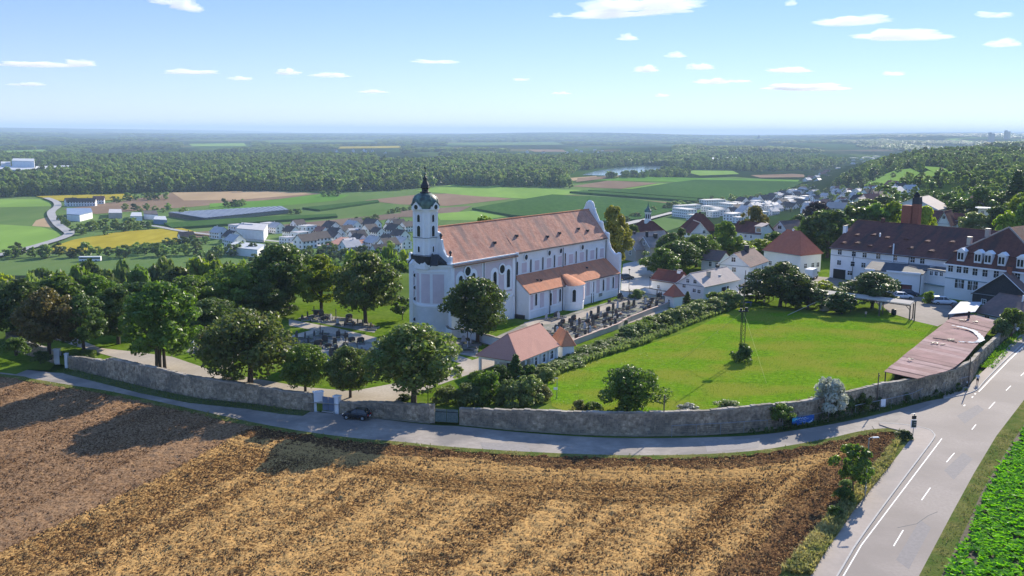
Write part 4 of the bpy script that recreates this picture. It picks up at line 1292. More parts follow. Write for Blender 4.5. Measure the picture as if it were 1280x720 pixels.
def ring(outer, inner, d):
    n = len(outer); mb = MB()
    mb.add([(p[0], 0, p[1]) for p in outer] + [(p[0], 0, p[1]) for p in inner] + [(p[0], -d, p[1]) for p in outer] + [(p[0], -d, p[1]) for p in inner],
           [f for i in range(n) for j in ((i + 1) % n,) for f in ((2 * n + i, 2 * n + j, 3 * n + j, 3 * n + i), (i, 2 * n + i, 2 * n + j, j)[::-1], (n + i, n + j, 3 * n + j, 3 * n + i)[::-1])])
    return mb


def arch_window(parent, x, y, z, w_, h_, rz=0.0, fr=.16, bars=True):
    key = ('a', round(w_, 2), round(h_, 2), fr)
    if key not in _wcache:
        op, ip = arch_pts(w_ + 2 * fr, h_ + fr), arch_pts(w_, h_)
        op[0] = (op[0][0], -fr * .6); op[1] = (op[1][0], -fr * .6)
        bb = MB()
        k = max(2, int(h_ / .7))
        for i in range(1, k): bb.box((0, -.05, h_ * i / k), (w_ * .96, .03, .05))
        bb.box((0, -.05, h_ / 2), (.05, .03, h_ * .96))
        _wcache[key] = (flat(ip, .04).mesh('window', MT['glass']), ring(op, ip, .13).mesh('window_frame', MT['trim']), bb.mesh('glazing_bars', MT['darkmetal']))
    a, b, c = _wcache[key]
    o = part('window', a, None, parent, (x, y, z), rz)
    part('window_frame', b, None, o)
    if bars and w_ > .6: part('glazing_bars', c, None, o)
    return o


def round_window(parent, x, y, z, r, rz=0.0, fr=.14):
    key = ('o', round(r, 2))
    if key not in _wcache:
        _wcache[key] = (flat(disc_pts(r), .04).mesh('round_window', MT['glass']), ring(disc_pts(r + fr), disc_pts(r), .12).mesh('window_frame', MT['trim']))
    a, b = _wcache[key]
    o = part('round_window', a, None, parent, (x, y, z), rz)
    part('window_frame', b, None, o)


def rect_window(parent, x, y, z, w_, h_, rz=0.0, fr=.09, mat='glass', shutters=None):
    key = ('r', round(w_, 2), round(h_, 2), mat)
    if key not in _wcache:
        ip = [(-w_ / 2, 0), (w_ / 2, 0), (w_ / 2, h_), (-w_ / 2, h_)]
        op = [(-w_ / 2 - fr, -fr), (w_ / 2 + fr, -fr), (w_ / 2 + fr, h_ + fr), (-w_ / 2 - fr, h_ + fr)]
        bb = ring(op, ip, .10)
        bb.box((0, -.05, h_ / 2), (.05, .03, h_)); bb.box((0, -.05, h_ * .62), (w_, .03, .05)); bb.box((0, -.1, -fr), (w_ + .3, .18, .06))
        _wcache[key] = (flat(ip, .03).mesh('window', MT[mat]), bb.mesh('window_frame', MT['trim']))
    a, b = _wcache[key]
    o = part('window', a, None, parent, (x, y, z), rz)
    part('window_frame', b, None, o)
    return o


RW = 4.7           # half width to the ridge
HE, HR = 13.3, 19.35
AZ = 3.6
CL = 57.0
# walls
bow = [(1.0, -.15)] + [(.9 - 2.7 * math.sin(math.pi * t), -.15 + 9.3 * t) for t in np.linspace(.0, 1.0, 17)] + [(1.0, 9.15)]
part('apse_wall', MB().prism(bow, -.4, 12.6), MT['white'], ch)
bowx = lambda k: [(p[0] - k * (1 if 0 < i < 18 else 0), p[1]) for i, p in enumerate(bow)]
part('apse_plinth', MB().prism(bowx(.12), -.4, 5.0), M('plinth_plaster', (0.62, 0.63, 0.62), (0.70, 0.70, 0.69), 0.8, 0.9), ch)
part('apse_band', MB().prism(bowx(.2), 5.0, 5.35), MT['trim'], ch)
cn = MB(); cn.prism(bowx(.14), 11.5, 11.8); cn.prism(bowx(.22), 12.2, 12.45); cn.prism(bowx(.42), 12.45, 12.8)
part('apse_cornice', cn, MT['trim'], ch)
part('choir_wall', MB().box((10.6, RW, 6.3), (20.2, 10.2, 13.4)), MT['white'], ch)
part('nave_wall', MB().box((38.6, RW, 6.3), (36.0, 9.4, 13.4)), MT['white'], ch)
part('aisle_wall', MB().box((38.8, -AZ / 2, 2.45), (36.1, AZ, 5.7)), MT['white'], ch)
part('aisle_wall', MB().box((38.8, 2 * RW + AZ / 2, 2.45), (36.1, AZ, 5.7)), MT['white'], ch)
# pink panels on the bow
def bowpt(t, k=0.0):
    a = .9 - 2.7 * math.sin(math.pi * t); b = -.15 + 9.3 * t
    da, db = -2.7 * math.pi * math.cos(math.pi * t), 9.3
    l_ = math.hypot(da, db)
    return (a - db / l_ * k, b + da / l_ * k)


for t0, t1 in ((.10, .28), (.33, .52), (.58, .68), (.80, .93)):
    mb = MB(); n_ = 8
    ts = np.linspace(t0, t1, n_ + 1)
    vs = [(*bowpt(t, .05), 5.7) for t in ts] + [(*bowpt(t, .05), 11.1) for t in ts]
    mb.add(vs, [(i, i + 1, n_ + 2 + i, n_ + 1 + i)[::-1] for i in range(n_)])
    part('wall_panel', mb, MT['pink'], ch)
for t, zz in ((.745, 10.5), (.745, 8.2), (.745, 6.1), (.745, 2.2)):
    a, b = bowpt(t, .14 if zz < 5 else .03)
    da, db = -2.7 * math.pi * math.cos(math.pi * t), 9.3
    round_window(ch, a, b, zz, .36, math.atan2(-db, -da) + math.pi / 2 + math.pi / 2 + math.pi / 2)
# choir side: pilasters, arched niches, windows, oculi
wy = -.4
def pilaster(x, y, z0, z1, w_=.7, d=.14, m='trim'):
    part('pilaster', MB().box((x, y - d / 2 + .02, (z0 + z1) / 2), (w_, d, z1 - z0)), MT[m], ch)


for x in (.95, 10.1, 19.9): pilaster(x, wy, -.3, 12.4, .9, .2)
for x0, x1 in ((1.4, 9.7), (10.5, 19.5)):
    part('wall_panel', MB().box(((x0 + x1) / 2, wy - .0, 8.9), (x1 - x0, .1, 6.4)), MT['pink'], ch)
part('string_course', MB().box((10.6, wy, 4.6), (20.4, .36, .3)), MT['trim'], ch)
cn = MB(); cn.box((10.6, RW, 12.55), (20.7, 10.5, .25)); cn.box((10.6, RW, 13.0), (20.8, 10.9, .25))
part('cornice', cn, MT['trim'], ch)
for pxx, ty, by in ((575, 344.5, 371), (591, 341, 367), (617.7, 339.5, 362.5), (634.5, 336, 359)):
    x = xl(pxx, wy, 8); z1_, z0_ = zl(x, wy, ty), zl(x, wy, by)
    part('arched_niche', flat(arch_pts(2.5, z1_ - z0_ + 1.3), .12), MT['trim'], ch, (x, wy + .0, z0_ - .5))
    arch_window(ch, x, wy - .11, z0_, 1.15, z1_ - z0_, fr=.1)
for pxx, py in ((584, 339), (627, 336.3)):
    x = xl(pxx, wy, 11); round_window(ch, x, wy - .1, zl(x, wy, py), .85, fr=.3)
# nave clerestory
for i, pxx in enumerate((646, 663, 678, 692.5, 706, 719.6, 733, 745.4)):
    x = xl(pxx, 0, 10)
    arch_window(ch, x, -.02, 8.55, .62, 2.7, fr=.1, bars=False)
for pxx in (655, 671, 686, 700, 713.5, 727, 740, 752):
    x = xl(pxx, 0, 10)
    part('wall_panel', MB().box((x, 0, 9.8), (2.1, .12, 2.4)), MT['trim'], ch)
    part('wall_panel', MB().box((x, -.04, 9.75), (1.65, .12, 2.0)), MT['pink'], ch)
for pxx, py in ((657, 321.5), (686, 316.3), (700.3, 313.5), (727.5, 309)):
    x = xl(pxx, 0, 11.5); round_window(ch, x, -.1, zl(x, 0, py), .55, fr=.18)
for x in (20.95, 38.2, 55.9): pilaster(x, 0, 7.9, 12.4, .6, .16)
cn = MB(); cn.box((38.6, RW, 12.5), (36.2, 9.7, .2)); cn.box((38.6, RW, 13.0), (36.3, 10.1, .25))
part('cornice', cn, MT['trim'], ch)
# aisle
ay = -AZ
for pxx, ty, by in ((669.6, 366.7, 382), (688, 366, 382), (699.6, 361, 377), (741, 352, 367), (753.8, 349, 363.5), (766, 346, 360)):
    x = xl(pxx, ay, 3.5); z0_, z1_ = zl(x, ay, by), zl(x, ay, ty)
    arch_window(ch, x, ay - .02, z0_, .8, z1_ - z0_, fr=.16)
for pxx in (664, 677.5, 693.5, 735, 747.5, 760, 770.5):
    x = xl(pxx, ay, 3.5)
    part('wall_panel', MB().box((x, ay, 3.3), (1.35, .1, 2.9)), MT['pink'], ch)
for x in (20.95, 28.0, 44.9, 56.6): pilaster(x, ay, -.3, 5.1, .45, .14)
part('string_course', MB().box((38.8, ay, 1.55), (36.2, .16, .16)), MT['trim'], ch)
part('aisle_cornice', MB().box((38.8, ay + .05, 5.15), (36.3, .5, .3)), MT['trim'], ch)
x = xl(740.4, ay, 1); dr_ = part('door', MB().box((x, ay, 1.0), (1.0, .16, 2.3)), MT['dark'], ch)
part('door_frame', MB().box((x, ay - .02, 2.22), (1.3, .2, .16)), MT['trim'], dr_)
x = xl(750, ay, 1); nb_ = part('notice_board', MB().box((x, ay - .05, 1.3), (1.7, .12, 1.0)), MT['trim'], ch)
part('board_face', MB().box((x, ay - .12, 1.3), (1.45, .06, .75)), MT['galv'], nb_)
round_window(ch, 20.72, -1.7, 5.7, .3, -math.pi / 2)
part('cellar_hatch', MB().box((20.5, -1.4, .35), (.7, 2.6, .8)), MT['slate'], ch)
# rounded side chapel on the aisle
xc = (xl(706, ay - 1, 2) + xl(730.5, ay - 1, 2)) / 2
r_ = 2.6
cp = [(xc + r_ * math.cos(t) * 1.05, ay - .9 + r_ * .62 * math.sin(t)) for t in np.linspace(math.pi, 2 * math.pi, 15)] + [(xc + r_ * 1.05, ay + .2), (xc - r_ * 1.05, ay + .2)]
part('side_chapel_wall', MB().prism(cp, -.4, 5.1), MT['white'], ch)
cx_ = lambda k: [((p[0] - xc) * (1 + k / r_) + xc, (p[1] - ay) * (1 + k / r_) + ay) for p in cp]
part('side_chapel_cornice', MB().prism(cx_(.14), 4.95, 5.3), MT['trim'], ch)
part('string_course', MB().prism(cx_(.06), 1.45, 1.65), MT['trim'], ch)
apex = [(xc + .0, ay + AZ * .72)] * 0
rf = MB()
rp_ = cx_(.32)[:15]
rf.add([(p[0], p[1], 5.3) for p in rp_] + [(xc - .6, ay + 2.6, 7.65), (xc + .6, ay + 2.6, 7.65)],
       [(i, i + 1, 15 if i < 7 else 16) for i in range(14)] + [(7, 16, 15)] + [(0, 15, 16, 14)] + [tuple(range(14, -1, -1))])
part('side_chapel_roof', rf, MT['roof_aisle'], ch)
for pxx, sc_ in ((712, 1), (724, 1)):
    tt = math.pi + math.pi * ((pxx - 706) / 24.5)
    x = xc + r_ * 1.05 * math.cos(tt); y = ay - .9 + r_ * .62 * math.sin(tt)
    if pxx == 712: arch_window(ch, x - .03, y - .03, 1.9, .85, 2.6, -.55, fr=.15)
    else: part('wall_panel', MB().box((0, 0, 3.3), (1.6, .12, 2.8)), MT['pink'], ch, (x + .02, y, 0), .42)


def slope(x0, x1, ya, za, yb, zb, name, mat, nx=48, ny=10, th=.16, jit=.03, parent=None):
    """one tiled roof slope with slightly uneven surface, eave (ya,za) to ridge (yb,zb)"""
    mb = MB()
    xs = np.linspace(x0, x1, nx + 1); ts = np.linspace(0, 1, ny + 1)
    for t in ts:
        for x in xs:
            j = jit * (mnoise.noise((x * .5, t * 3, ya)) * 1.6 + random.uniform(-.3, .3)) if 0 < t < 1 else 0
            mb.v.append((x, ya + (yb - ya) * t, za + (zb - za) * t + j))
    k = nx + 1
    up = ya < yb
    for r in range(ny):
        for c in range(nx):
            q_ = (r * k + c, r * k + c + 1, (r + 1) * k + c + 1, (r + 1) * k + c)
            mb.f.append(q_ if up else q_[::-1]); mb.m.append(0)
    # thickness at the eave and verges
    mb.box(((x0 + x1) / 2, ya + (.06 if up else -.06), za - th / 2 - .02), (x1 - x0, .12, th))
    return part(name, mb, mat if not isinstance(mat, str) else MT[mat], parent or ch)


sl_ = (HR - HE) / RW
for x0, x1, oh in ((.95, 20.8, .95), (20.8, 56.3, .55)):
    slope(x0, x1, -oh, HE - oh * sl_ + .45, RW, HR, 'main_roof', 'roof_church', int((x1 - x0) * 1.2), 14, jit=.05)
    slope(x0, x1, 2 * RW + oh, HE - oh * sl_ + .45, RW, HR, 'main_roof', 'roof_church', 10, 6)
part('ridge_tiles', MB().tube([(.9, RW, HR), (56.3, RW, HR)], .14, 8), MT['roof_aisle'], ch)
part('roof_verge', MB().box((20.8, -.4, 13.0), (.3, 1.1, .5)), MT['trim'], ch)
slope(20.5, 56.4, -AZ - .45, 5.25, -.0, 8.45, 'aisle_roof', 'roof_aisle', 44, 8, jit=.04)
slope(20.5, 56.4, 2 * RW + AZ + .45, 5.25, 2 * RW, 8.45, 'aisle_roof', 'roof_aisle', 8, 4)
vg = MB().extrude([(20.58, -AZ - .02, 5.2), (20.58, -.02, 5.2), (20.58, -.02, 8.32)], (.3, 0, 0))
part('aisle_gable', vg, MT['white'], ch)
vg = MB().extrude([(20.58, 2 * RW + AZ, 5.2), (20.58, 2 * RW, 8.32), (20.58, 2 * RW, 5.2)], (.3, 0, 0))
part('aisle_gable', vg, MT['white'], ch)
for x, t in ((16, .35), (24, .45), (34, .3), (39, .35), (47, .4), (50, .3)):
    y = -.5 + (RW + .5) * t; z = HE - .2 + (HR - HE + .2) * t + .12
    part('roof_hatch', MB().box((x, y, z + .05), (.5, .6, .45)), MT['slate'], ch)
for x, t in ((26.3, .5), (27.4, .45), (46, .6)):
    y = -AZ + AZ * t; part('roof_hatch', MB().box((x, y, 5.4 + 3.05 * t + .2), (.4, .4, .3)), MT['slate'], ch)
for x, y, z0_, z1_ in ((10.1, wy - .28, 0, 12.6), (20.5, wy - .2, 0, 12.6), (38.2, -.22, 7.5, 12.5), (28.0, ay - .22, 0, 5.1), (xc - 3.3, ay - .1, 0, 5.0), (56.3, ay - .15, 0, 5.1), (56.1, -.2, 8, 12.5)):
    part('downpipe', MB().tube([(x, y, z0_), (x, y, z1_)], .08, 6), MT['darkmetal'], ch)
for a, b, y, z in ((1, 20.6, -1.0, 12.62), (21, 56.2, -.62, 13.05), (20.6, 56.3, -AZ - .5, 5.2)):
    part('gutter', MB().tube([(a, y, z), (b, y, z)], .09, 6), MT['roof_slate'], ch)
# curved west gable
gp = [(-AZ - .1, -.4), (-AZ - .1, 9.6), (-AZ + .6, 9.6), (-AZ + .7, 9.2), (-2.2, 9.5), (-1.1, 10.6), (-.5, 12.2), (-.5, 14.0), (.35, 14.05), (.5, 13.8)]
gp += [(.9, 14.8), (1.2, 16.0), (1.25, 16.5), (1.9, 16.6), (2.05, 16.4), (2.6, 17.6), (3.1, 18.6), (3.35, 19.2), (3.3, 19.5), (3.6, 19.6), (3.65, 20.2), (3.9, 20.75), (4.3, 21.0), (RW, 21.1)]
gfull = gp + [(2 * RW - a, b) for a, b in reversed(gp[:-1])]
gm = MB().extrude([(56.3, a, b) for a, b in gfull], (.95, 0, 0))
part('west_gable', gm, MT['white'], ch)
cp_ = MB()
for a, b in zip(gfull[1:-2], gfull[2:-1]):
    if abs(a[0] - b[0]) + abs(a[1] - b[1]) > .2 and b[1] > 5:
        cp_.tube([(56.78, a[0], a[1] + .04), (56.78, b[0], b[1] + .04)], [.3, .3], 4)
part('gable_coping', cp_, MT['trim'], ch)
cu = MB()
cu.tube([(RW * 0 + 56.5, .2, 14.2), (56.5, .2, 14.9)], [.22, .05], 6)
part('gable_finial', cu, MT['trim'], ch)
# east gable volutes beside the tower
ev = [(-.45, 13.0), (-.45, 14.3), (-.1, 14.45), (.25, 14.2), (.8, 14.6), (1.4, 15.5), (1.75, 16.7), (1.8, 17.3), (2.1, 17.45), (2.3, 18.6), (RW, 19.2)]
ef = ev + [(2 * RW - a, b) for a, b in reversed(ev[:-1])]
part('east_gable', MB().extrude([(.55, a, b) for a, b in ef], (.5, 0, 0)), MT['white'], ch)
for a, b in ((-.2, 14.45), (2.0, 17.45)):
    part('finial_urn', MB().lathe([(.12, b), (.2, b + .15), (.12, b + .3), (.3, b + .6), (.25, b + .85), (.05, b + 1.05)], 8, (.7, a)), MT['slate'], ch)
# ---- tower
TX, TY, TW = -.55, 4.65, 3.5
def cham(k, c):
    h = k / 2
    return [(TX - h, TY - h + c), (TX - h + c, TY - h), (TX + h - c, TY - h), (TX + h, TY - h + c), (TX + h, TY + h - c), (TX + h - c, TY + h), (TX - h + c, TY + h), (TX - h, TY + h - c)]


tw_ = part('tower', MB().prism(cham(TW, .45), 12.0, 22.9), MT['white'], ch)
bd = MB()
for z_, k in ((14.35, .2), (17.5, .34), (22.55, .3), (22.8, .5)): bd.prism(cham(TW + k, .5), z_, z_ + .2)
part('tower_band', bd, MT['trim'], tw_)
bd = MB()
for z_, k in ((14.55, .26), (17.7, .4)): bd.prism(cham(TW + k, .5), z_, z_ + .07)
part('tower_ledge', bd, MT['slate'], tw_)
h2 = TW / 2
for (fx, fy, rz) in ((TX - h2, TY, -math.pi / 2), (TX, TY - h2, 0.0), (TX + h2, TY, math.pi / 2), (TX, TY + h2, math.pi)):
    ca, sa = math.cos(rz), math.sin(rz)
    P3 = lambda a, d, z: (fx + a * ca + d * sa, fy + a * sa - d * ca, z)
    for s in (-1, 1):
        mb = MB().box((0, -.06, 20.1), (.42, .12, 4.6)); mb.box((0, -.06, 16.0), (.42, .12, 2.8))
        part('tower_pilaster', mb, MT['trim'], ch, P3(s * 1.12, 0, 0), rz)
    arch_window(ch, *P3(0, .03, 17.95), .82, 2.0, rz, fr=.13)
    arch_window(ch, *P3(0, .03, 20.6), .68, 1.35, rz, fr=.11)
    arch_window(ch, *P3(0, .03, 15.1), .5, 1.1, rz, fr=.1)
    gb = part('clock_gablet', flat([(-.95, 22.9), (.95, 22.9), (.95, 23.5), (.55, 23.9), (0, 24.35), (-.55, 23.9), (-.95, 23.5)], 1.2, .42), MT['trim'], ch, P3(0, 0, 0), rz)
    part('gablet_eye', flat([(a, b + 23.35) for a, b in disc_pts(.42)], .06, -.78), MT['glass'], gb)
    part('gablet_roof', MB().extrude([(-1.05, .4, 23.5), (-.55, .4, 23.96), (0, .4, 24.42), (.55, .4, 23.96), (1.05, .4, 23.5), (1.05, .4, 23.6), (.55, .4, 24.1), (0, .4, 24.58), (-.55, .4, 24.1), (-1.05, .4, 23.6)], (0, -1.3, 0)), MT['copper'], gb)
part('dome', MB().lathe([(2.15, 22.95), (2.33, 23.15), (2.42, 23.6), (2.42, 24.2), (2.28, 24.75), (1.95, 25.25), (1.3, 25.62), (.75, 25.8)], 24, (TX, TY)), MT['copper'], ch, smooth=True)
rb = MB()
for k in range(8):
    t = 2 * math.pi * (k + .5) / 8
    rb.tube([(TX + r * math.cos(t), TY + r * math.sin(t), z) for r, z in ((2.35, 23.2), (2.45, 23.6), (2.45, 24.2), (2.31, 24.77), (1.98, 25.28), (1.2, 25.66))], .05, 4)
part('dome_rib', rb, MT['copper'], ch)
part('lantern', MB().lathe([(.95, 25.75), (1.0, 25.95), (.72, 26.0), (.62, 26.3), (.6, 26.75), (.85, 26.85), (.95, 26.95)], 8, (TX, TY)), MT['slate'], ch)
part('spire', MB().lathe([(.95, 26.95), (.72, 27.1), (.78, 27.35), (.66, 27.8), (.42, 28.4), (.32, 28.75), (.42, 28.95), (.38, 29.2), (.16, 29.45), (.08, 29.9)], 12, (TX, TY)), MT['slate'], ch, smooth=True)
part('spire_ball', MB().lathe([(.02, 29.8), (.22, 29.92), (.28, 30.1), (.22, 30.28), (.02, 30.4)], 10, (TX, TY)), MT['copper'], ch, smooth=True)
cr = MB().box((TX, TY, 31.0), (.1, .1, 1.5)); cr.box((TX, TY, 31.25), (.1, .85, .1)); cr.box((TX, TY, 31.5), (.1, .5, .09))
part('cross', cr, MT['darkmetal'], ch)
for o in ch.children:
    if o.name.split('.')[0] in ('lantern', 'spire', 'spire_ball', 'cross'): o.scale.z = .80; o.location.z = 25.75 * .20
# dark skirt roof between the bow and the tower, with little pediments
sk = MB()
bo = bowx(.5)[1:18]
tw4 = [(TX + 1.6, TY - 2.2), (TX - 1.7, TY - 2.2), (TX - 2.0, TY - 1.7), (TX - 2.0, TY + 1.7), (TX - 1.7, TY + 2.2), (TX + 1.6, TY + 2.2)]
n_ = len(bo)
ti = [0, 1, 1, 1, 2, 2, 2, 2, 3, 3, 3, 3, 3, 4, 4, 4, 5]
sk.add([(p[0], p[1], 12.82) for p in bo] + [(p[0], p[1], 14.5) for p in tw4], [(i, i + 1, n_ + ti[i + 1], n_ + ti[i]) if ti[i] != ti[i + 1] else (i, i + 1, n_ + ti[i]) for i in range(n_ - 1)])
part('apse_roof', sk, MT['slate'], ch)
for t, s in ((.72, .9), (.28, 1.3)):
    a, b = bowpt(t, .25)
    da, db = -2.7 * math.pi * math.cos(math.pi * t), 9.3
    rz = math.atan2(-db, -da) + 3 * math.pi / 2
    pd = part('pediment', MB().extrude([(-1.2 * s, 0, 12.9), (1.2 * s, 0, 12.9), (0, 0, 12.9 + 1.45 * s)], (0, 1.2, 0)), MT['white'] if t > .5 else MT['slate'], ch, (a, b, 0), rz)
    part('pediment_coping', MB().tube([(-1.35 * s, .0, 12.85), (0, 0, 13.0 + 1.45 * s), (1.35 * s, 0, 12.85)], .13, 4), MT['slate'], pd)

# ------------------------------------------------------------------ houses
class House:
    """box house placed by the picture position of its front eave corners; local x along the front, y away from the camera"""

    def __init__(s, name, label, base, eL, eR, zg=Y1, ze=None, depth=None, depth_x=None, group=None, cat='house', wall='white2'):
        if ze is None:
            q = P(*base, zg)
            lo, hi = .5, 30
            for _ in range(40):
                m = (lo + hi) / 2
                if pr((q[0], q[1], zg + m))[1] > eL[1]: lo = m
                else: hi = m
            ze = lo
        A, B = P(*eL, zg + ze), P(*eR, zg + ze)
        s.A = A[:2]; d = (B - A)[:2]; s.W = float(np.linalg.norm(d)); s.d = d / s.W; s.n = np.array([-s.d[1], s.d[0]])
        s.ze, s.zg = ze, zg
        s.rz = math.atan2(s.d[1], s.d[0])
        if depth is None:
            lo, hi = 0, 60
            for _ in range(40):
                m = (lo + hi) / 2
                if pr(s.w(s.W, m, ze))[0] < depth_x: lo = m
                else: hi = m
            depth = max(lo, 2.0)
        s.D = depth
        s.t = thing(name, label, cat, (s.A[0], s.A[1], zg), s.rz, group)
        s.wall = wall
        s.k = 0

    def w(s, x, y, z):
        q = s.A + s.d * x + s.n * y
        return (q[0], q[1], s.zg + z)

    def front(s, pxx, py, y=0.0):
        """picture point -> (x, z) on the front plane"""
        d = ray(pxx, py); o = CAM
        n3 = np.array([s.n[0], s.n[1], 0]); a = np.array([*(s.A + s.n * y), 0])
        t = ((a - o) @ n3) / (d @ n3); q = o + d * t
        return float((q[:2] - s.A) @ s.d), float(q[2] - s.zg)

    def side(s, pxx, py, x):
        d = ray(pxx, py); o = CAM
        n3 = np.array([s.d[0], s.d[1], 0]); a = np.array([*(s.A + s.d * x), 0])
        t = ((a - o) @ n3) / (d @ n3); q = o + d * t
        return float((q[:2] - s.A) @ s.n), float(q[2] - s.zg)

    def zat(s, x, y, py):
        lo, hi = 0, 40
        for _ in range(40):
            m = (lo + hi) / 2
            if pr(s.w(x, y, m))[1] > py: lo = m
            else: hi = m
        return lo

    def solve_ridge(s, rl, x=0.0):
        """half depth and ridge height from the picture point of the ridge's left end"""
        h, z = 5.0, s.ze + 4
        for _ in range(60):
            f0 = np.array(pr(s.w(x, h, z))) - rl
            J = np.array([(np.array(pr(s.w(x, h + .01, z))) - rl - f0) / .01, (np.array(pr(s.w(x, h, z + .01))) - rl - f0) / .01]).T
            st = np.linalg.solve(J, -f0)
            h += float(np.clip(st[0], -2, 2)); z += float(np.clip(st[1], -2, 2))
        return h, z

    def slab(s, name, mat, a, b, c, d, th=.18):
        """roof slope quad a,b (eave) c,d (ridge); thickness downwards"""
        mb = MB()
        up = [np.array(q, float) for q in (a, b, c, d)]
        n_ = np.cross(up[1] - up[0], up[3] - up[0]); n_ = n_ / np.linalg.norm(n_)
        if n_[2] < 0: n_ = -n_
        lo = [q - n_ * th for q in up]
        k = 6
        ns = max(1, min(14, int(np.linalg.norm(up[1] - up[0]) / 1.6))); nt = 4
        for jt in range(nt + 1):
            for js in range(ns + 1):
                u_, v_ = js / ns, jt / nt
                p = (up[0] * (1 - u_) + up[1] * u_) * (1 - v_) + (up[3] * (1 - u_) + up[2] * u_) * v_
                mb.v.append(tuple(p + n_ * random.uniform(-.02, .03) * (0 < jt < nt)))
        for jt in range(nt):
            for js in range(ns):
                i = jt * (ns + 1) + js
                mb.f.append((i, i + 1, i + ns + 2, i + ns + 1)); mb.m.append(0)
        mb.add([tuple(q) for q in up] + [tuple(q) for q in lo], [(7, 6, 5, 4), (0, 4, 5, 1), (1, 5, 6, 2), (2, 6, 7, 3), (3, 7, 4, 0)])
        return part(name, mb, MT[mat], s.t)

    def walls(s, kind, zr=None):
        W, D, ze = s.W, s.D, s.ze
        mb = MB().box((W / 2, D / 2, ze / 2 - .3), (W, D, ze + .6))
        if kind == 'along':
            for x in (0.004, W - .204): mb.extrude([(x, 0, ze), (x, D, ze), (x, D / 2, zr - .12)], (.2, 0, 0))
        if kind == 'across':
            for y in (0.004, D - .204): mb.extrude([(0, y, ze), (W, y, ze), (W / 2, y, zr - .12)], (0, .2, 0))
        return part('wall', mb, MT[s.wall], s.t)

    def roof(s, kind, zr, mat='roof_dark', ov=.35, inset=None, mat2=None):
        W, D, ze = s.W, s.D, s.ze
        s.kind, s.zr = kind, zr
        s.walls(kind, zr)
        m2 = mat2 or mat
        if kind == 'along':
            k = (zr - ze) / (D / 2); e = ze - ov * k + .12
            s.slab('roof', mat, (-ov, -ov, e), (W + ov, -ov, e), (W + ov, D / 2, zr), (-ov, D / 2, zr))
            s.slab('roof', m2, (W + ov, D + ov, e), (-ov, D + ov, e), (-ov, D / 2, zr), (W + ov, D / 2, zr))
            part('ridge', MB().tube([(-ov, D / 2, zr), (W + ov, D / 2, zr)], .12, 6), MT[mat], s.t)
        elif kind == 'across':
            k = (zr - ze) / (W / 2); e = ze - ov * k + .12
            s.slab('roof', m2, (-ov, D + ov, e), (-ov, -ov, e), (W / 2, -ov, zr), (W / 2, D + ov, zr))
            s.slab('roof', mat, (W + ov, -ov, e), (W + ov, D + ov, e), (W / 2, D + ov, zr), (W / 2, -ov, zr))
            part('ridge', MB().tube([(W / 2, -ov, zr), (W / 2, D + ov, zr)], .12, 6), MT[mat], s.t)
            part('verge_board', MB().tube([(-ov, -ov - .03, e - .1), (W / 2, -ov - .03, zr - .1), (W + ov, -ov - .03, e - .1)], .09, 4), MT['trim'], s.t)
        elif kind == 'hip':
            i_ = inset if inset is not None else min(W, D) / 2
            e = ze + .02
            if W >= D:
                r0_, r1_ = (i_, D / 2, zr), (W - i_, D / 2, zr)
            else:
                r0_, r1_ = (W / 2, i_, zr), (W / 2, D - i_, zr)
            a, b, c, d = (-ov, -ov, e), (W + ov, -ov, e), (W + ov, D + ov, e), (-ov, D + ov, e)
            if W >= D:
                s.slab('roof', mat, a, b, r1_, r0_); s.slab('roof', mat, b, c, r1_, r1_); s.slab('roof', mat, c, d, r0_, r1_); s.slab('roof', mat, d, a, r0_, r0_)
                hips = [(a, r0_), (b, r1_), (c, r1_), (d, r0_)]
            else:
                s.slab('roof', mat, a, b, r0_, r0_); s.slab('roof', mat, b, c, r1_, r0_); s.slab('roof', mat, c, d, r1_, r1_); s.slab('roof', mat, d, a, r0_, r1_)
                hips = [(a, r0_), (b, r0_), (c, r1_), (d, r1_)]
            for p, q in hips: part('hip_ridge', MB().tube([p, q], .11, 5), MT[mat], s.t)
        elif kind == 'flat':
            part('roof', MB().box((W / 2, D / 2, ze + .1), (W + 2 * ov, D + 2 * ov, .22)), MT[mat], s.t)
        part('gutter', MB().tube([(-.2, -ov - .08, ze - .02), (W + .2, -ov - .08, ze - .02)], .07, 5), MT['metal'], s.t)
        return s

    def win(s, pts, w_, h_, y=0.0, mat='glass'):
        for a in pts:
            x, z = s.front(a[0], a[1], y)
            rect_window(s.t, x, y - .02, z - h_ / 2, w_, h_, 0.0, mat=mat)

    def wins(s, face, fr, zs, w_=1.0, h_=1.3):
        for f_ in fr:
            for z in zs:
                if face == 'f': rect_window(s.t, s.W * f_, -.02, z, w_, h_)
                elif face == 'r': rect_window(s.t, s.W + .02, s.D * f_, z, w_, h_, math.pi / 2)
                elif face == 'l': rect_window(s.t, -.02, s.D * f_, z, w_, h_, -math.pi / 2)

    def chim(s, x, y, z, h_=1.2, w_=.6, mat='brick'):
        c = part('chimney', MB().box((x, y, z), (w_, w_, h_ * 2)), MT[mat], s.t)
        part('chimney_cap', MB().box((x, y, z + h_ + .04), (w_ + .14, w_ + .14, .1)), MT['slate'], c)

    def door(s, pxx, py0, py1, w_, y=0.0, mat='dark'):
        x, z1 = s.front(pxx, py0, y); _, z0 = s.front(pxx, py1, y)
        z0 = max(z0, 0)
        d = part('door', MB().box((x, y - .0, (z0 + z1) / 2), (w_, .14, z1 - z0)), MT[mat], s.t)
        part('door_frame', MB().box((x, y - .02, z1 + .06), (w_ + .2, .2, .12)), MT['trim'], d)


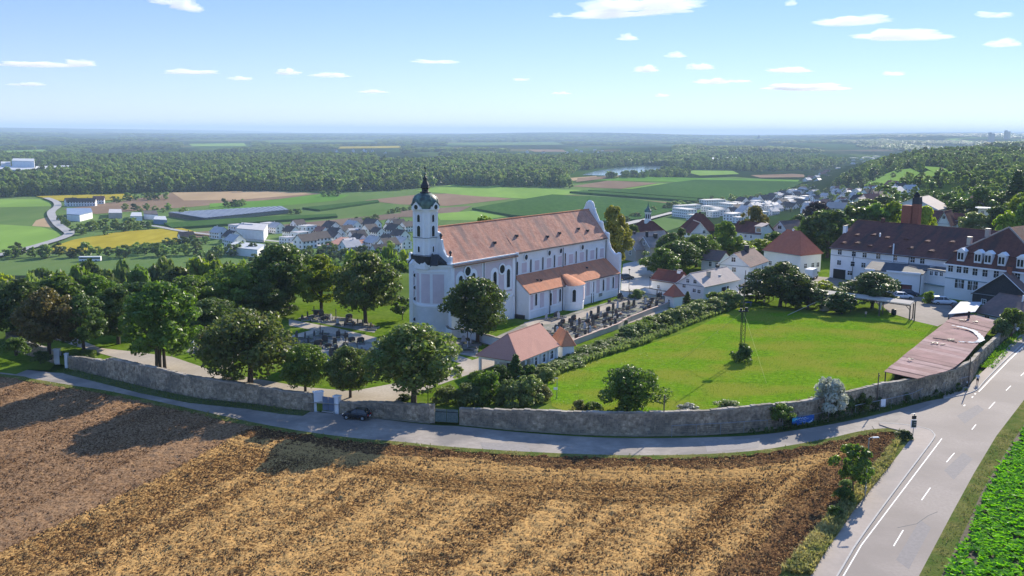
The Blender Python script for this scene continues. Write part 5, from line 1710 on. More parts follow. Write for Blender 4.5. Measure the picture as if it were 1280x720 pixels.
# white house at the churchyard: gabled block with pale roof, and its dark red wing
h = House('white_house', 'white house by the churchyard with pale tiled roof and windowed gable', (880, 371), (846, 353.5), (880, 358), depth_x=923.6)
h.roof('across', h.zat(h.W / 2, 0, 341.7), 'roof_pale', mat2='roof_pale')
h.win([(855.3, 357.3), (860, 351), (869, 352), (868, 363), (874, 364.5)], .8, .8)
h.chim(h.W * .72, h.D * .33, h.zr - .9, .9, .7, 'beige'); h.chim(h.W * .45, h.D * .8, h.zr, .6, .6, 'slate')
part('skylight', MB().box((h.W * .75, h.D * .62, h.zr - (h.zr - h.ze) * .5 + .08), (.7, 1.0, .12)), MT['roof_white'], h.t)
pth = part('porch_opening', MB().box((h.W + .02, h.D * .6, 1.1), (.1, 3.0, 2.0)), MT['dark'], h.t); part('porch_post', MB().box((h.W + .12, h.D * .62, 1.1), (.15, .15, 2.1)), MT['trim'], pth)
g2 = House('white_house', 'white wing with dark red tiled roof beside the pale roofed house', (815, 364), (814.6, 348.6), (845.2, 353.2), depth=5.2)
g2.roof('along', g2.zat(g2.W / 2, 2.6, 338.3), 'roof_dark')
g2.wins('f', (.3,), (.9,), .7, .8); g2.chim(g2.W * .85, 2.6, g2.zr, .4, .9, 'trim')
h = House('small_chapel', 'tiny white pavilion with pointed red roof at the churchyard corner', (831.5, 382.5), (831.3, 369), (842.3, 371.3), depth_x=853.4, cat='pavilion')
h.roof('hip', h.zat(h.W / 2, h.D / 2, 355.5), 'roof_red', .3); h.wins('f', (.5,), (.7,), .6, .9)
# taller white house with brown roof and its wing
h = House('white_house', 'tall white house with brown grey roof and dark chimney', (936.8, 353), (898, 330), (936.8, 333.3), depth_x=959.7)
h.roof('across', h.zat(h.W / 2, 0, 316.7), 'roof_brown')
h.win([(917, 324.5), (917.5, 337)], 1.0, 1.1); h.wins('r', (.35, .7), (1.0, 2.9), .9, 1.0); h.chim(h.W * .55, h.D * .55, h.zr + .3, .9, 1.0, 'slate')
g2 = House('white_house', 'white annex with dark brown roof behind the tall white house', (877, 337), (877, 323.6), (898.5, 326), depth=6.5)
g2.roof('along', g2.zat(g2.W / 2, 3.2, 313), 'roof_brown', mat2='roof_dark'); g2.win([(888, 330), (896, 331)], .8, 1.3)
h = House('white_house', 'square white house under a bright red pyramid roof', (1000.8, 335), (955, 313), (1000.8, 319.4), depth_x=1026.7)
h.roof('hip', h.zat(h.W / 2, h.D / 2, 287.5), 'roof_red', .4); h.wins('r', (.25, .6, .85), (1.4,), 1.1, 1.2); h.wins('f', (.2, .75), (1.2,), 1.0, 1.1); h.chim(h.W / 2, h.D / 2, h.zr, .25, .5, 'trim')
# old grey roofed house with cross gable behind the church square
h = House('old_house', 'old beige house with weathered grey roof beside the paved square', (794, 323), (771, 308.5), (794.6, 312), depth_x=841, wall='beige')
h.roof('across', h.zat(h.W / 2, 0, 292), 'roof_grey'); h.win([(783, 306), (788, 316)], .8, 1.1)
for y_ in (.12, .2): h.chim(h.W * .5, h.D * y_, h.zr - .1, .5, .7, 'slate')
h.wins('r', (.75, .9), (.9,), .8, 1.0)
h = House('old_house', 'beige cross gabled front wing of the old grey roofed house', (805, 324), (796.7, 306), (813, 308.8), depth_x=829.6, wall='beige')
h.roof('across', h.zat(h.W / 2, 0, 295.6), 'roof_grey'); h.win([(805.5, 304), (801, 313), (808, 318)], .8, .9); h.chim(h.W * .5, h.D * .2, h.zr + .4, .9, .6, 'slate'); h.chim(h.W * .6, h.D * .75, h.zr, .6, .9, 'slate')
h = House('town_hall', 'building with dark red hipped roof and a white turret with green spire', (815, 300), (781, 292), (813, 297), zg=Y1 - 1, ze=4, depth_x=838, cat='building')
h.roof('hip', h.zat(h.W / 2, h.D / 2, 275.5), 'roof_dark', .4)
tx_, ty_ = h.W / 2, h.D / 2
tz0 = h.zr - 1.0
tr_ = part('turret', MB().lathe([(1.15, tz0), (1.15, tz0 + 1.2), (1.0, tz0 + 1.25), (1.0, tz0 + 3.6), (1.25, tz0 + 3.65), (1.25, tz0 + 3.85)], 8, (tx_, ty_)), MT['white2'], h.t)
part('turret_spire', MB().lathe([(1.3, tz0 + 3.85), (1.2, tz0 + 4.3), (.75, tz0 + 4.9), (.35, tz0 + 5.5), (.1, tz0 + 6.4), (.03, tz0 + 7.2)], 10, (tx_, ty_)), MT['copper'], tr_)
for k in range(8):
    t = 2 * math.pi * (k + .5) / 8
    part('louvre', MB().box((tx_ + .93 * math.cos(t), ty_ + .93 * math.sin(t), tz0 + 2.4), (.08, .4, 1.4), t), MT['dark'], tr_)
# house group in the middle distance
h = House('white_house', 'white gabled house with pale roof behind the garden trees', (863, 301), (863.5, 291.5), (886, 291.5), depth=9)
h.roof('across', h.zat(h.W / 2, 0, 278.2), 'roof_pale', mat2='roof_dark'); h.win([(880, 290)], .9, 1.1); part('downpipe', MB().tube([(h.W * .5, -.1, 0), (h.W * .5, -.1, h.ze)], .07, 5), MT['darkmetal'], h.t)  # lit slope pale, shaded slope dark: the light is put into the tile colours
h = House('barn', 'barn with steep dark red hipped roof behind the white gabled house', (852, 300), (851, 285), (874, 289), zg=Y1 - .5, ze=3, depth_x=897, wall='slate')
h.roof('hip', h.zat(h.W / 2, h.D / 2, 266.5), 'roof_dark', .4); h.chim(h.W * .5, h.D * .52, h.zr, .5, .6, 'slate')
h = House('long_house', 'long white house with dark red roof and a single pale dormer', (915, 299), (914, 289), (950, 292.5), ze=None, depth=9.0)
h.roof('along', h.zat(h.W / 2, 4.5, 277.5), 'roof_dark'); h.win([(920, 294), (926, 294.5), (932, 295), (939, 296)], .7, .9)
dm = part('dormer', MB().box((h.W * .93, 1.8, h.ze + 1.2), (2.6, 3.0, 2.4)), MT['white2'], h.t); part('dormer_roof', MB().extrude([(h.W * .93 - 1.7, -.1, h.ze + 2.4), (h.W * .93 - 1.7, 4.2, h.ze + 3.3), (h.W * .93 - 1.7, 4.2, h.ze + 3.45), (h.W * .93 - 1.7, -.1, h.ze + 2.55)], (3.4, 0, 0)), MT['roof_pale'], dm)
part('dormer_window', MB().box((h.W * .93, .28, h.ze + 1.3), (1.8, .1, 1.3)), MT['glass'], dm)
h = House('white_house', 'grey white gabled house with dark brown roof and one attic window', (964, 299), (964, 288), (985.5, 290.5), depth_x=1008, wall='white2')
h.roof('across', h.zat(h.W / 2, 0, 276.3), 'roof_brown', mat2='roof_brown'); h.win([(974.8, 284)], 1.6, 1.1)

# ---- the long factory building
f = House('factory_building', 'long white industrial building with huge sagging brown tiled roof', (1037.5, 346.7), (1039, 309.5), (1215, 328), depth=14, cat='factory')
hd, zr_ = f.solve_ridge(np.array([1073.5, 275.0]))
f.D = 2 * hd
f.roof('along', zr_, 'roof_factory', .5)
f.win([(1050, 315.3), (1067.5, 317.5), (1081, 319), (1098, 320.5), (1119, 322.5), (1141, 325), (1153, 326.5)], 1.1, 1.2)
f.win([(1049, 328.2), (1066, 330), (1079.5, 331.5)], 1.1, 1.2); f.win([(1062.5, 341.3)], 1.3, 1.1)
f.door(1049.5, 336.5, 350, 3.4); f.door(1078, 341, 349, 1.1)
x, z = f.front(1049, 319.5); part('string_course', MB().box((f.W / 2, 0, z), (f.W, .16, .14)), MT['metal'], f.t)
for pxx in (1067, 1137):
    x, z = f.front(pxx, 320); part('downpipe', MB().tube([(x, -.12, 0), (x, -.12, f.ze)], .08, 5), MT['darkmetal'], f.t)
for pxx, py, hh in ((1115.5, 316, 3.4),):
    x, z = f.front(pxx, 330, -.3); part('flue', MB().tube([(x, -.3, f.ze - 2.0), (x, -.3, f.ze + 2.6)], .16, 8), MT['trim'], f.t)
for u_, v_ in ((.06, .2), (.1, .5), (.16, .24), (.22, .55), (.27, .2), (.33, .5), (.42, .22), (.47, .52), (.55, .25), (.62, .5), (.7, .22), (.78, .55), (.86, .28)):
    y = -.5 + (hd + .5) * v_; z = f.ze + (zr_ - f.ze) * v_
    part('eyebrow_vent', MB().extrude([(f.W * u_ + a * .8, y - .55, z - .16 + b * .26) for a, b in ((-1, 0), (-.6, .7), (0, 1), (.6, .7), (1, 0))], (0, 1.2, .25)), MT['roof_factory'], f.t)
part('roof_vane', MB().box((f.W * .27, hd * .5, f.ze + (zr_ - f.ze) * .5 + .5), (.3, 1.2, .9), .4), MT['trim'], f.t)
part('ridge_vent', MB().box((f.W * .19, hd, zr_ + .2), (.7, .9, 1.6)), MT['roof_factory'], f.t)
f.chim(-.4, hd * .55, f.ze + 3.0, 2.2, .9, 'trim')
# brick chimney stacks behind the ridge
MT['stack'] = MT['brick']
bx_ = f.front(1133, 270, hd + 3)[0]; bx2 = f.front(1143.5, 270, hd + 3)[0]
q = f.w(bx_, hd + 4, 0)
bc = thing('brick_chimney', 'pair of red brick factory chimney stacks, one with a blackened top', 'chimney', q, f.rz)
z1 = f.zat(bx_, hd + 4, 256.5); z2 = f.zat(bx2, hd + 4, 255); z3 = f.zat(bx2, hd + 4, 240)
part('stack', MB().box((0, 0, z1 / 2), (2.6, 2.6, z1), 0, .96), MT['brick'], bc)
st_ = part('stack', MB().box((bx2 - bx_, 0, z2 / 2), (1.8, 1.8, z2), 0, .92), MT['brick'], bc)
part('stack_top', MB().box((bx2 - bx_, 0, (z2 + z3 - 1.2) / 2), (1.75, 1.75, z3 - 1.2 - z2), 0, .85), MT['slate'], st_)
part('cowl', MB().lathe([(.7, z3 - 1.3), (.9, z3 - .9), (.55, z3 - .4), (.1, z3)], 8, (bx2 - bx_ - .3, 0)), MT['dark'], st_)
part('ladder', MB().box((bx2 - bx_ - 1.1, -.3, z2 - .5), (.12, .5, 4.5)), MT['darkmetal'], bc)
# annex with dark flat roof in front of the factory
a = House('annex', 'low white annex with dark flat roof and reddish gateway before the factory', (1083, 362), (1082, 337), (1153, 343), depth=6.5, cat='annex')
a.walls('flat')
zb = a.zat(0, a.D, 326.5)
a.slab('roof', 'roof_slate', (-.3, -.3, a.ze + .1), (a.W + .3, -.3, a.ze + .1), (a.W + .3, a.D, max(zb, a.ze + .5)), (-.3, a.D, max(zb, a.ze + .5)))
part('parapet', MB().box((a.W * .68, -.32, a.ze + .1), (a.W * .6, .2, .42)), MT['trim'], a.t); part('parapet', MB().box((a.W * .08, -.32, a.ze + .1), (a.W * .18, .2, .42)), MT['trim'], a.t)
a.door(1131, 355.5, 368, 3.2, 0.0, 'dark')
part('gate_infill', MB().box((a.front(1132, 360)[0] + .2, -.1, 1.0), (2.0, .1, 1.9)), M('rust_red_gate', (0.22, 0.06, 0.05), (0.12, 0.05, 0.05), 2, .7), a.t)
part('downpipe', MB().tube([(a.W - .3, -.12, 0), (a.W - .3, -.12, a.ze)], .08, 5), MT['darkmetal'], a.t)
a2 = House('annex', 'narrow white link block with three small windows beside the mansard house', (1156, 366), (1156, 336), (1183, 340), depth=4.0, cat='annex')
a2.roof('flat', a2.ze + .3, 'roof_slate', .2); a2.win([(1164.5, 339.5 + 2), (1170.5, 342), (1177, 342.8)], .8, .9)
part('ledge', MB().box((a2.W / 2, -.3, a2.ze * .42), (a2.W, .8, .14)), M('teal_ledge', (0.16, 0.26, 0.28), None, rough=.6), a2.t)

# ---- mansard house on the right
m = House('mansard_house', 'white house with brown mansard roof and a row of white dormers', (1183, 372), (1183, 329.5), (1304, 343.5), depth=17, cat='house')
m.walls('flat')
W, D, ze = m.W, m.D, m.ze
zb = m.zat(1.6, 1.6, 314.6)
i_ = 1.7
lo = [(-.4, -.4, ze - .1), (W + .4, -.4, ze - .1), (W + .4, D + .4, ze - .1), (-.4, D + .4, ze - .1)]
hi = [(i_, i_, zb), (W - i_, i_, zb), (W - i_, D - i_, zb), (i_, D - i_, zb)]
for k in range(4): m.slab('mansard_slope', 'roof_factory', lo[k], lo[(k + 1) % 4], hi[(k + 1) % 4], hi[k])
zt = m.zat(W / 2, D * .35, 284)
ap, ap2 = (W / 2, D * .35, zt), (W / 2, D - i_, zt)
hi2 = [(i_ - .25, i_ - .25, zb + .05), (W - i_ + .25, i_ - .25, zb + .05), (W - i_ + .25, D - i_, zb + .05), (i_ - .25, D - i_, zb + .05)]
m.slab('roof', 'roof_factory', hi2[0], hi2[1], ap, ap); m.slab('roof', 'roof_factory', hi2[1], hi2[2], ap2, ap); m.slab('roof', 'roof_factory', hi2[3], hi2[0], ap, ap2)
for p, q in ((hi2[0], ap), (hi2[1], ap)): part('hip_ridge', MB().tube([p, q], .2, 5), MT['roof_grey'], m.t)
part('mansard_fascia', MB().box((W / 2, -.42, ze - .1), (W + .8, .2, .3)), MT['trim'], m.t)
for pxx, py in ((1201, 320), (1222.3, 322.3), (1235, 323.6), (1252, 325.8), (1275.5, 329)):
    x, z = m.front(pxx, py, .2)
    d_o = part('dormer', MB().box((x, 1.0, z), (1.6, 1.7, 2.3)), MT['white2'], m.t)
    part('dormer_roof', MB().extrude([(x - 1.0, .05, z + 1.1), (x, .05, z + 1.85), (x + 1.0, .05, z + 1.1)], (0, 1.9, 0)), MT['trim'], d_o)
    for s_ in (-.36, .36): part('dormer_window', MB().box((x + s_, .12, z), (.5, .08, 1.5)), MT['glass'], d_o)
m.win([(1188.5, 335.5), (1199, 336.7), (1207.5, 337.5), (1219, 340), (1231.5, 341.5), (1245.5, 343), (1272, 346)], 1.1, 1.5)
m.win([(1197, 354.5), (1202, 355), (1213, 357), (1219, 357.5)], 1.2, 2.0)
x, z = m.front(1200, 349); part('string_course', MB().box((W / 2, -.05, z), (W, .2, .2)), M('teal_band', (0.2, 0.3, 0.33), None, rough=.7), m.t)
m.chim(i_ + 1.2, 4.0, zb + 2.4, .9, .9, 'beige'); m.chim(i_ + 4.2, 6.0, zb + 4.4, .9, .9, 'beige')
# sheds below
s1 = House('shed', 'dark boarded shed with brown gabled roof and a chimney below the mansard house', (1217, 380), (1216, 365.5), (1292, 376), depth=9, wall='slate', cat='shed')
s1.roof('across', s1.zat(s1.W * .5, 0, 341), 'roof_brown', .5); s1.chim(s1.W * .52, 1.5, s1.zr + .3, 1.0, .8, 'brick')
s1.wins('f', (.2,), (.4,), .9, 1.0)
s2 = House('shed', 'white walled shed with brown tiled roof beside the pink corrugated roof', (1221, 399), (1221, 390), (1272, 400), depth=7, cat='shed')
hd2, zr2 = s2.solve_ridge(np.array([1251.0, 366.5])); s2.D = max(4.0, min(2 * hd2, 16))
s2.roof('along', zr2, 'roof_brown', .4); s2.win([(1234, 395.5)], 1.1, .9, mat='dark')
for x in (.62, .75): part('roof_flue', MB().tube([(s2.W * x, s2.D * .4, s2.ze), (s2.W * x + .4, s2.D * .4, zr2 + .6)], .16, 6), MT['trim'], s2.t)

# open carport with a white sheet roof
A4 = [P2(1185, 392.5, Y1 + 2.6), P2(1219, 389.5, Y1 + 2.6), P2(1228, 377.3, Y1 + 3.0), P2(1200.5, 377, Y1 + 3.0)]
cp0 = np.array(A4[0])
cpt = thing('carport', 'open carport with flat white sheet roof at the factory yard', 'carport', (*cp0, Y1))
r4 = [tuple(np.array(p) - cp0) for p in A4]
mbc = MB(); mbc.add([(r4[0][0], r4[0][1], 2.6), (r4[1][0], r4[1][1], 2.6), (r4[2][0], r4[2][1], 3.0), (r4[3][0], r4[3][1], 3.0), (r4[0][0], r4[0][1], 2.48), (r4[1][0], r4[1][1], 2.48), (r4[2][0], r4[2][1], 2.88), (r4[3][0], r4[3][1], 2.88)],
                    [(0, 1, 2, 3), (7, 6, 5, 4), (0, 4, 5, 1), (1, 5, 6, 2), (2, 6, 7, 3), (3, 7, 4, 0)])
part('roof', mbc, MT['roof_white'], cpt)
for p in r4: part('post', MB().box((p[0] * .93 + .25, p[1] * .95 + .2, 1.25), (.14, .14, 2.5)), MT['wood'], cpt)

# ---- long pink corrugated roof along the wall
LE = [np.array(p) for p in resample(px([(1105, 464), (1152, 426.5), (1199, 388.5)], Y1 + 2.0), 1.0)]
RE_px = [(1147, 473), (1172, 467), (1191, 461), (1204, 451), (1216, 438), (1231, 420), (1247, 401)]
RE = [np.array(P2(*q, Y1 + 2.3)) for q in RE_px]
c0 = np.array(LE[0])
crt = thing('corrugated_shed', 'long low shed with faded pink corrugated roof against the stone wall', 'shed', (*c0, Y1))
MT['corr'] = [M('pink_corrugated_' + n_, a, b, 1.4, .75, 0.0, spec=0.05, big=(0.20, 0.11, 0.105), bigscale=.3, bigamt=.6) for n_, a, b in (('faded', (0.30, 0.155, 0.15), (0.36, 0.20, 0.19)), ('dull', (0.25, 0.13, 0.125), (0.31, 0.17, 0.16)), ('pale', (0.36, 0.22, 0.21), (0.42, 0.27, 0.255)))]


def along(pl, t):
    d = [0.0]
    for a, b in zip(pl[:-1], pl[1:]): d.append(d[-1] + float(np.linalg.norm(np.array(b) - a)))
    s_ = t * d[-1]
    return np.array([np.interp(s_, d, [p[0] for p in pl]), np.interp(s_, d, [p[1] for p in pl])])


NS = 26
for k in range(NS):
    t0, t1 = k / NS, (k + 1) / NS
    a, b, c, d = along(LE, t0) - c0, along(RE, t0) - c0, along(RE, t1) - c0, along(LE, t1) - c0
    nsub = 8
    mb = MB(); dz = random.uniform(-.05, .07)
    for i in range(nsub + 1):
        v_ = i / nsub
        p, q = a + (d - a) * v_, b + (c - b) * v_
        zc = .045 * (i % 2) + dz
        mb.v += [(p[0], p[1], 2.0 + zc), (q[0], q[1], 2.3 + zc), (p[0], p[1], 1.94 + zc), (q[0], q[1], 2.24 + zc)]
    for i in range(nsub):
        j = 4 * i
        mb.f += [(j, j + 1, j + 5, j + 4), (j + 2, j + 6, j + 7, j + 3), (j, j + 4, j + 6, j + 2), (j + 1, j + 3, j + 7, j + 5)]; mb.m += [0] * 4
    part('roof_sheet', mb, MT['corr'][random.choice((0, 0, 1, 1, 2))], crt)
for k in range(0, 13):
    p = along(LE, k / 12) - c0
    part('post', MB().box((p[0] + .3, p[1] + .1, .95), (.14, .14, 1.95)), MT['wood'], crt)
part('back_wall', MB().extrude([(*(along(LE, t) - c0 + (1.2, -.2)), 0) for t in (.02, .98)] + [(*(along(LE, t) - c0 + (1.2, -.2)), 1.9) for t in (.98, .02)], (.15, .05, 0)), MT['wood'], crt)
# torn light strip, scraps and a vent on that roof
tor = [(1190, 407), (1200, 408.5), (1210, 411), (1218, 414.5), (1225, 420), (1227, 424.5), (1221, 427.5), (1208, 427.5), (1197, 427)]
tp = [np.array(P2(*q, Y1 + 2.4)) - c0 for q in tor]
sm_ = smooth_line(tp, 5)
sm_ = [p + rng.uniform(-.12, .12, 2) for p in map(np.array, sm_)]
tb = MB()
wv_ = lambda i: .10 + .28 * math.sin(math.pi * i / len(sm_)) + random.uniform(0, .2)
l_, r2_ = [], []
for i, p in enumerate(sm_):
    q = sm_[min(i + 1, len(sm_) - 1)] - sm_[max(i - 1, 0)]; q = q / (np.linalg.norm(q) + 1e-6); nn_ = np.array([-q[1], q[0]]) * wv_(i)
    l_.append(p + nn_); r2_.append(p - nn_)
for i in range(len(sm_)): tb.v += [(*l_[i], 2.36 + random.uniform(0, .15)), (*r2_[i], 2.36 + random.uniform(0, .12))]
for i in range(len(sm_) - 1): tb.f.append((2 * i, 2 * i + 1, 2 * i + 3, 2 * i + 2)); tb.m.append(0)
part('torn_sheet', tb, MT['roof_white'], crt)
for x, y, n_ in ((1142, 449, 3), (1170, 428.5, 4), (1176, 430, 2), (1188, 425, 4), (1205, 400, 3), (1222, 402.5, 3)):
    mb = MB(); p = np.array(P2(x, y, Y1 + 2.3)) - c0
    for k in range(n_): mb.box((p[0] + random.uniform(-.7, .7), p[1] + random.uniform(-.4, .4), 2.36), (random.uniform(.5, 1.1), .16, .1), random.uniform(-.6, 1.2))
    part('roof_scraps', mb, MT['slate'], crt, kind='stuff')
p = np.array(P2(1210.8, 397, Y1 + 2.3)) - c0
part('roof_flue', MB().tube([(p[0], p[1], 2.2), (p[0], p[1], 3.6)], .22, 8), MT['darkmetal'], crt)
mb = MB(); p0, p1 = np.array(P2(1166, 422.5, Y1 + 2.35)) - c0, np.array(P2(1196, 428.5, Y1 + 2.35)) - c0
part('roof_ridge_strip', mb.tube([(*p0, 2.35), (*((p0 + p1) / 2 + .3), 2.4), (*p1, 2.4)], .08, 4), MT['slate'], crt)

# ---- open shelter along the far side of the meadow
sh_px = [(925, 357), (962, 359.5), (993, 362.5), (1028, 367.3), (1064, 371.5), (1100, 376), (1138, 381)]
SZ = 3.1
sp_ = [np.array(P2(*q, Y1 + SZ)) for q in sh_px]
s0 = sp_[0]
sht = thing('meadow_shelter', 'long open timber shelter on posts along the far meadow edge', 'shelter', (*s0, Y1))
dirn = (sp_[-1] - sp_[0]) / np.linalg.norm(sp_[-1] - sp_[0]); nrm = np.array([-dirn[1], dirn[0]])
for i in range(len(sp_) - 1):
    a, b = sp_[i] - s0, sp_[i + 1] - s0
    mb = MB(); n2 = nrm * 2.6
    mb.extrude([(a[0], a[1], SZ - .05), (b[0], b[1], SZ - .05), (b[0] + n2[0], b[1] + n2[1], SZ + .3), (a[0] + n2[0], a[1] + n2[1], SZ + .3)], (0, 0, .14))
    part('roof_panel', mb, MT['wood'] if i < 2 else MT['beige'], sht)
    part('beam', MB().tube([(a[0], a[1], SZ - .2), (b[0], b[1], SZ - .2)], .11, 5), MT['wood'], sht)
for i, p in enumerate(sp_):
    p = p - s0
    po = part('post', MB().box((p[0], p[1], SZ / 2 - .15), (.2, .2, SZ)), MT['wood'], sht)
    part('post', MB().box((p[0] + nrm[0] * 2.3, p[1] + nrm[1] * 2.3, SZ / 2 - .15), (.18, .18, SZ + .2)), MT['wood'], sht)
    part('brace', MB().tube([(p[0], p[1], SZ - 1.1), (p[0] - dirn[0] * .9, p[1] - dirn[1] * .9, SZ - .2)], .07, 5), MT['wood'], po)
MT['tarp'] = M('green_tarp', (0.02, 0.17, 0.10), (0.04, 0.25, 0.16), 2, .6)
q = P(1052, 384, Y1)
tpn = thing('covered_trailer', 'stored trailer under a green tarpaulin beneath the meadow shelter', 'trailer', (q[0], q[1], Y1), .35)
mb = MB(); mb.box((0, 0, .95), (6.5, 2.0, .9)); part('load', mb, MT['slate'], tpn)
mb = MB()
for i in range(9):
    for j in range(5):
        u_, v_ = i / 8 - .5, j / 4 - .5
        mb.v.append((u_ * 6.6, v_ * 2.3, 1.95 - 1.1 * (2 * abs(v_)) ** 3 - .25 * (2 * abs(u_)) ** 4 + random.uniform(-.08, .08)))
for i in range(8):
    for j in range(4): mb.f.append((i * 5 + j, i * 5 + 5 + j, i * 5 + 6 + j, i * 5 + j + 1)); mb.m.append(0)
part('tarpaulin', mb, MT['tarp'], tpn)
for x in (-1.8, 1.8): part('wheel', MB().lathe([(.38, -.1), (.38, .1)], 12).mesh('wheel', MT['darkmetal']), None, tpn, (x, -1.0, .38)).rotation_euler = (math.pi / 2, 0, 0)
q = P(1030.5, 388, Y1)
bxo = thing('storage_box', 'weathered grey storage box under the shelter', 'box', (q[0], q[1], Y1), .3)
part('body', MB().box((0, 0, .55), (1.6, 1.1, 1.1)), MT['beige'], bxo); part('lid', MB().box((0, 0, 1.14), (1.7, 1.2, .1)), MT['metal'], bxo)
q = P(1117, 393.5, Y1)
brl = thing('barrel', 'black barrel beside the shelter post', 'barrel', (q[0], q[1], Y1))
part('body', MB().lathe([(.45, 0), (.52, .3), (.52, .8), (.45, 1.1)], 12), MT['darkmetal'], brl); part('lid', MB().lathe([(.46, 1.1), (.4, 1.16), (.02, 1.18)], 12), MT['slate'], brl)
q = P(1099.5, 391, Y1)
wb = thing('hanging_banner', 'narrow white cloth strip hanging at the shelter', 'banner', (q[0], q[1], Y1))
part('cloth', MB().box((0, 0, 1.5), (.55, .05, 1.7)), MT['trim'], wb); part('rod', MB().tube([(-.4, 0, 2.36), (.4, 0, 2.36)], .03, 5), MT['wood'], wb)
for i, (x, y, lb) in enumerate(((955, 381, 'small target post in the shade, furthest from the trailer'), (982, 384, 'small target post in the shade under the second roof panel'), (1052, 393, 'small target post before the green tarpaulin'), (1082, 396.5, 'small target post right of the green tarpaulin'))):
    q = P(x, y, Y1); tgt = thing('target_post', lb, 'target', (q[0], q[1], Y1), group='small posts along the shelter')
    part('post', MB().box((0, 0, .35), (.1, .1, .7)), MT['wood'], tgt); part('board', MB().box((0, -.05, .9), (.4, .1, .5)), MT['coping_pink'], tgt)
q = P(946, 382.5, Y1)
tt_ = thing('blue_table', 'low blue table in the shade behind the mast', 'table', (q[0] - 4, q[1], Y1), .05)
part('top', MB().box((0, 0, .78), (6.0, 1.0, .08)), M('blue_cover', (0.03, 0.06, 0.20), None, rough=.6), tt_)
for x in (-2.7, 2.7): part('leg', MB().box((x, 0, .38), (.1, .8, .76)), MT['metal'], tt_)

# ---- lattice mast with guy lines
q = P(926.5, 448, Y1)
mst = thing('lattice_mast', 'tall dark lattice mast rising from a bush in the meadow', 'mast', (q[0], q[1], Y1))
lo = 0
def zm(py):
    lo, hi = 0, 40
    for _ in range(40):
        m_ = (lo + hi) / 2
        if pr((q[0], q[1], Y1 + m_))[1] > py: lo = m_
        else: hi = m_
    return lo
zp, zt_ = zm(389), zm(338)
legs = [(-.42, -.3), (.42, -.3), (.0, .45)]
for (x, y) in legs: part('leg', MB().tube([(x, y, -.2), (x * .85, y * .85, zp)], .05, 5), MT['darkmetal'], mst)
nb = 11
for i in range(nb):
    z0_, z1_ = zp * i / nb, zp * (i + 1) / nb
    for k in range(3):
        a, b = legs[k], legs[(k + 1) % 3]
        f0_, f1_ = 1 - .15 * i / nb, 1 - .15 * (i + 1) / nb
        part('brace', MB().tube([(a[0] * f0_, a[1] * f0_, z0_), (b[0] * f1_, b[1] * f1_, z1_)], .025, 4), MT['darkmetal'], mst)
part('head_frame', MB().box((0, 0, zp), (1.5, .7, .16), .2).box((.5, .1, zp + .35), (.5, .3, .5)).box((-.4, .0, zp + .3), (.35, .3, .4)), MT['darkmetal'], mst)
part('top_pole', MB().tube([(0, 0, zp), (.05, 0, zt_)], [.09, .05], 6), MT['wood'], mst)
part('cross_arm', MB().box((0, 0, zm(357)), (1.3, .1, .12), .3), MT['wood'], mst)
for (x, y, m_, zz) in ((958, 478, 'rope_yellow', zp), (848, 452, 'rope_pale', zp), (1032, 372, None, None)):
    pass
MT['rope'] = M('yellow_rope', (0.45, 0.48, 0.12), None, rough=.8)
for (x, y, n_, lb) in ((958, 479, 'guy_rope', 'yellow guy rope from the mast down to the near meadow'), (845, 455, 'guy_rope', 'pale guy rope from the mast down towards the hedge')):
    e = P(x, y, Y1)
    o = link(n_, MB().tube([(0, 0, 0), (e[0] - q[0], e[1] - q[1], -zp)], .028, 4).mesh(n_, MT['rope']), None, (q[0], q[1], Y1 + zp)); tag(o, lb, 'rope')
a_, b_ = P(1041, 368, Y1 + 3.4), P(984.5, 394, Y1 + .05)
o = link('leaning_pole', MB().tube([(0, 0, 0), tuple(b_ - a_)], .055, 5).mesh('leaning_pole', MT['beige']), None, tuple(a_)); tag(o, 'pale pole slanting from the shelter roof down to the grass', 'pole')

# ------------------------------------------------------------------ trees
def leaf_cloud(centers, radii, n_per, size, seed, up=0.25, squash=0.85):
    r = np.random.default_rng(seed)
    vs = []
    for c, rad in zip(centers, radii):
        n = max(6, int(n_per * (rad / np.mean(radii)) ** 2))
        d = r.normal(0, 1, (n, 3)); d[:, 2] += up; d /= np.linalg.norm(d, axis=1)[:, None]
        rr = rad * (0.55 + 0.5 * r.random(n) ** 0.6)
        p = c + d * rr[:, None] * np.array([1, 1, squash])
        nr = d + r.normal(0, .55, (n, 3)); nr /= np.linalg.norm(nr, axis=1)[:, None]
        t = np.cross(nr, r.normal(0, 1, (n, 3))); t /= np.linalg.norm(t, axis=1)[:, None] + 1e-9
        b = np.cross(nr, t)
        s = size * r.uniform(.6, 1.35, n)[:, None]
        q = np.stack([p - t * s * .62, p - b * s * .36 + nr * s * .08, p + t * s * .62, p + b * s * .36 + nr * s * .08], 1)
        vs.append(q)
    v = np.concatenate(vs).reshape(-1, 3)
    f = np.arange(len(v)).reshape(-1, 4)
    return v, f


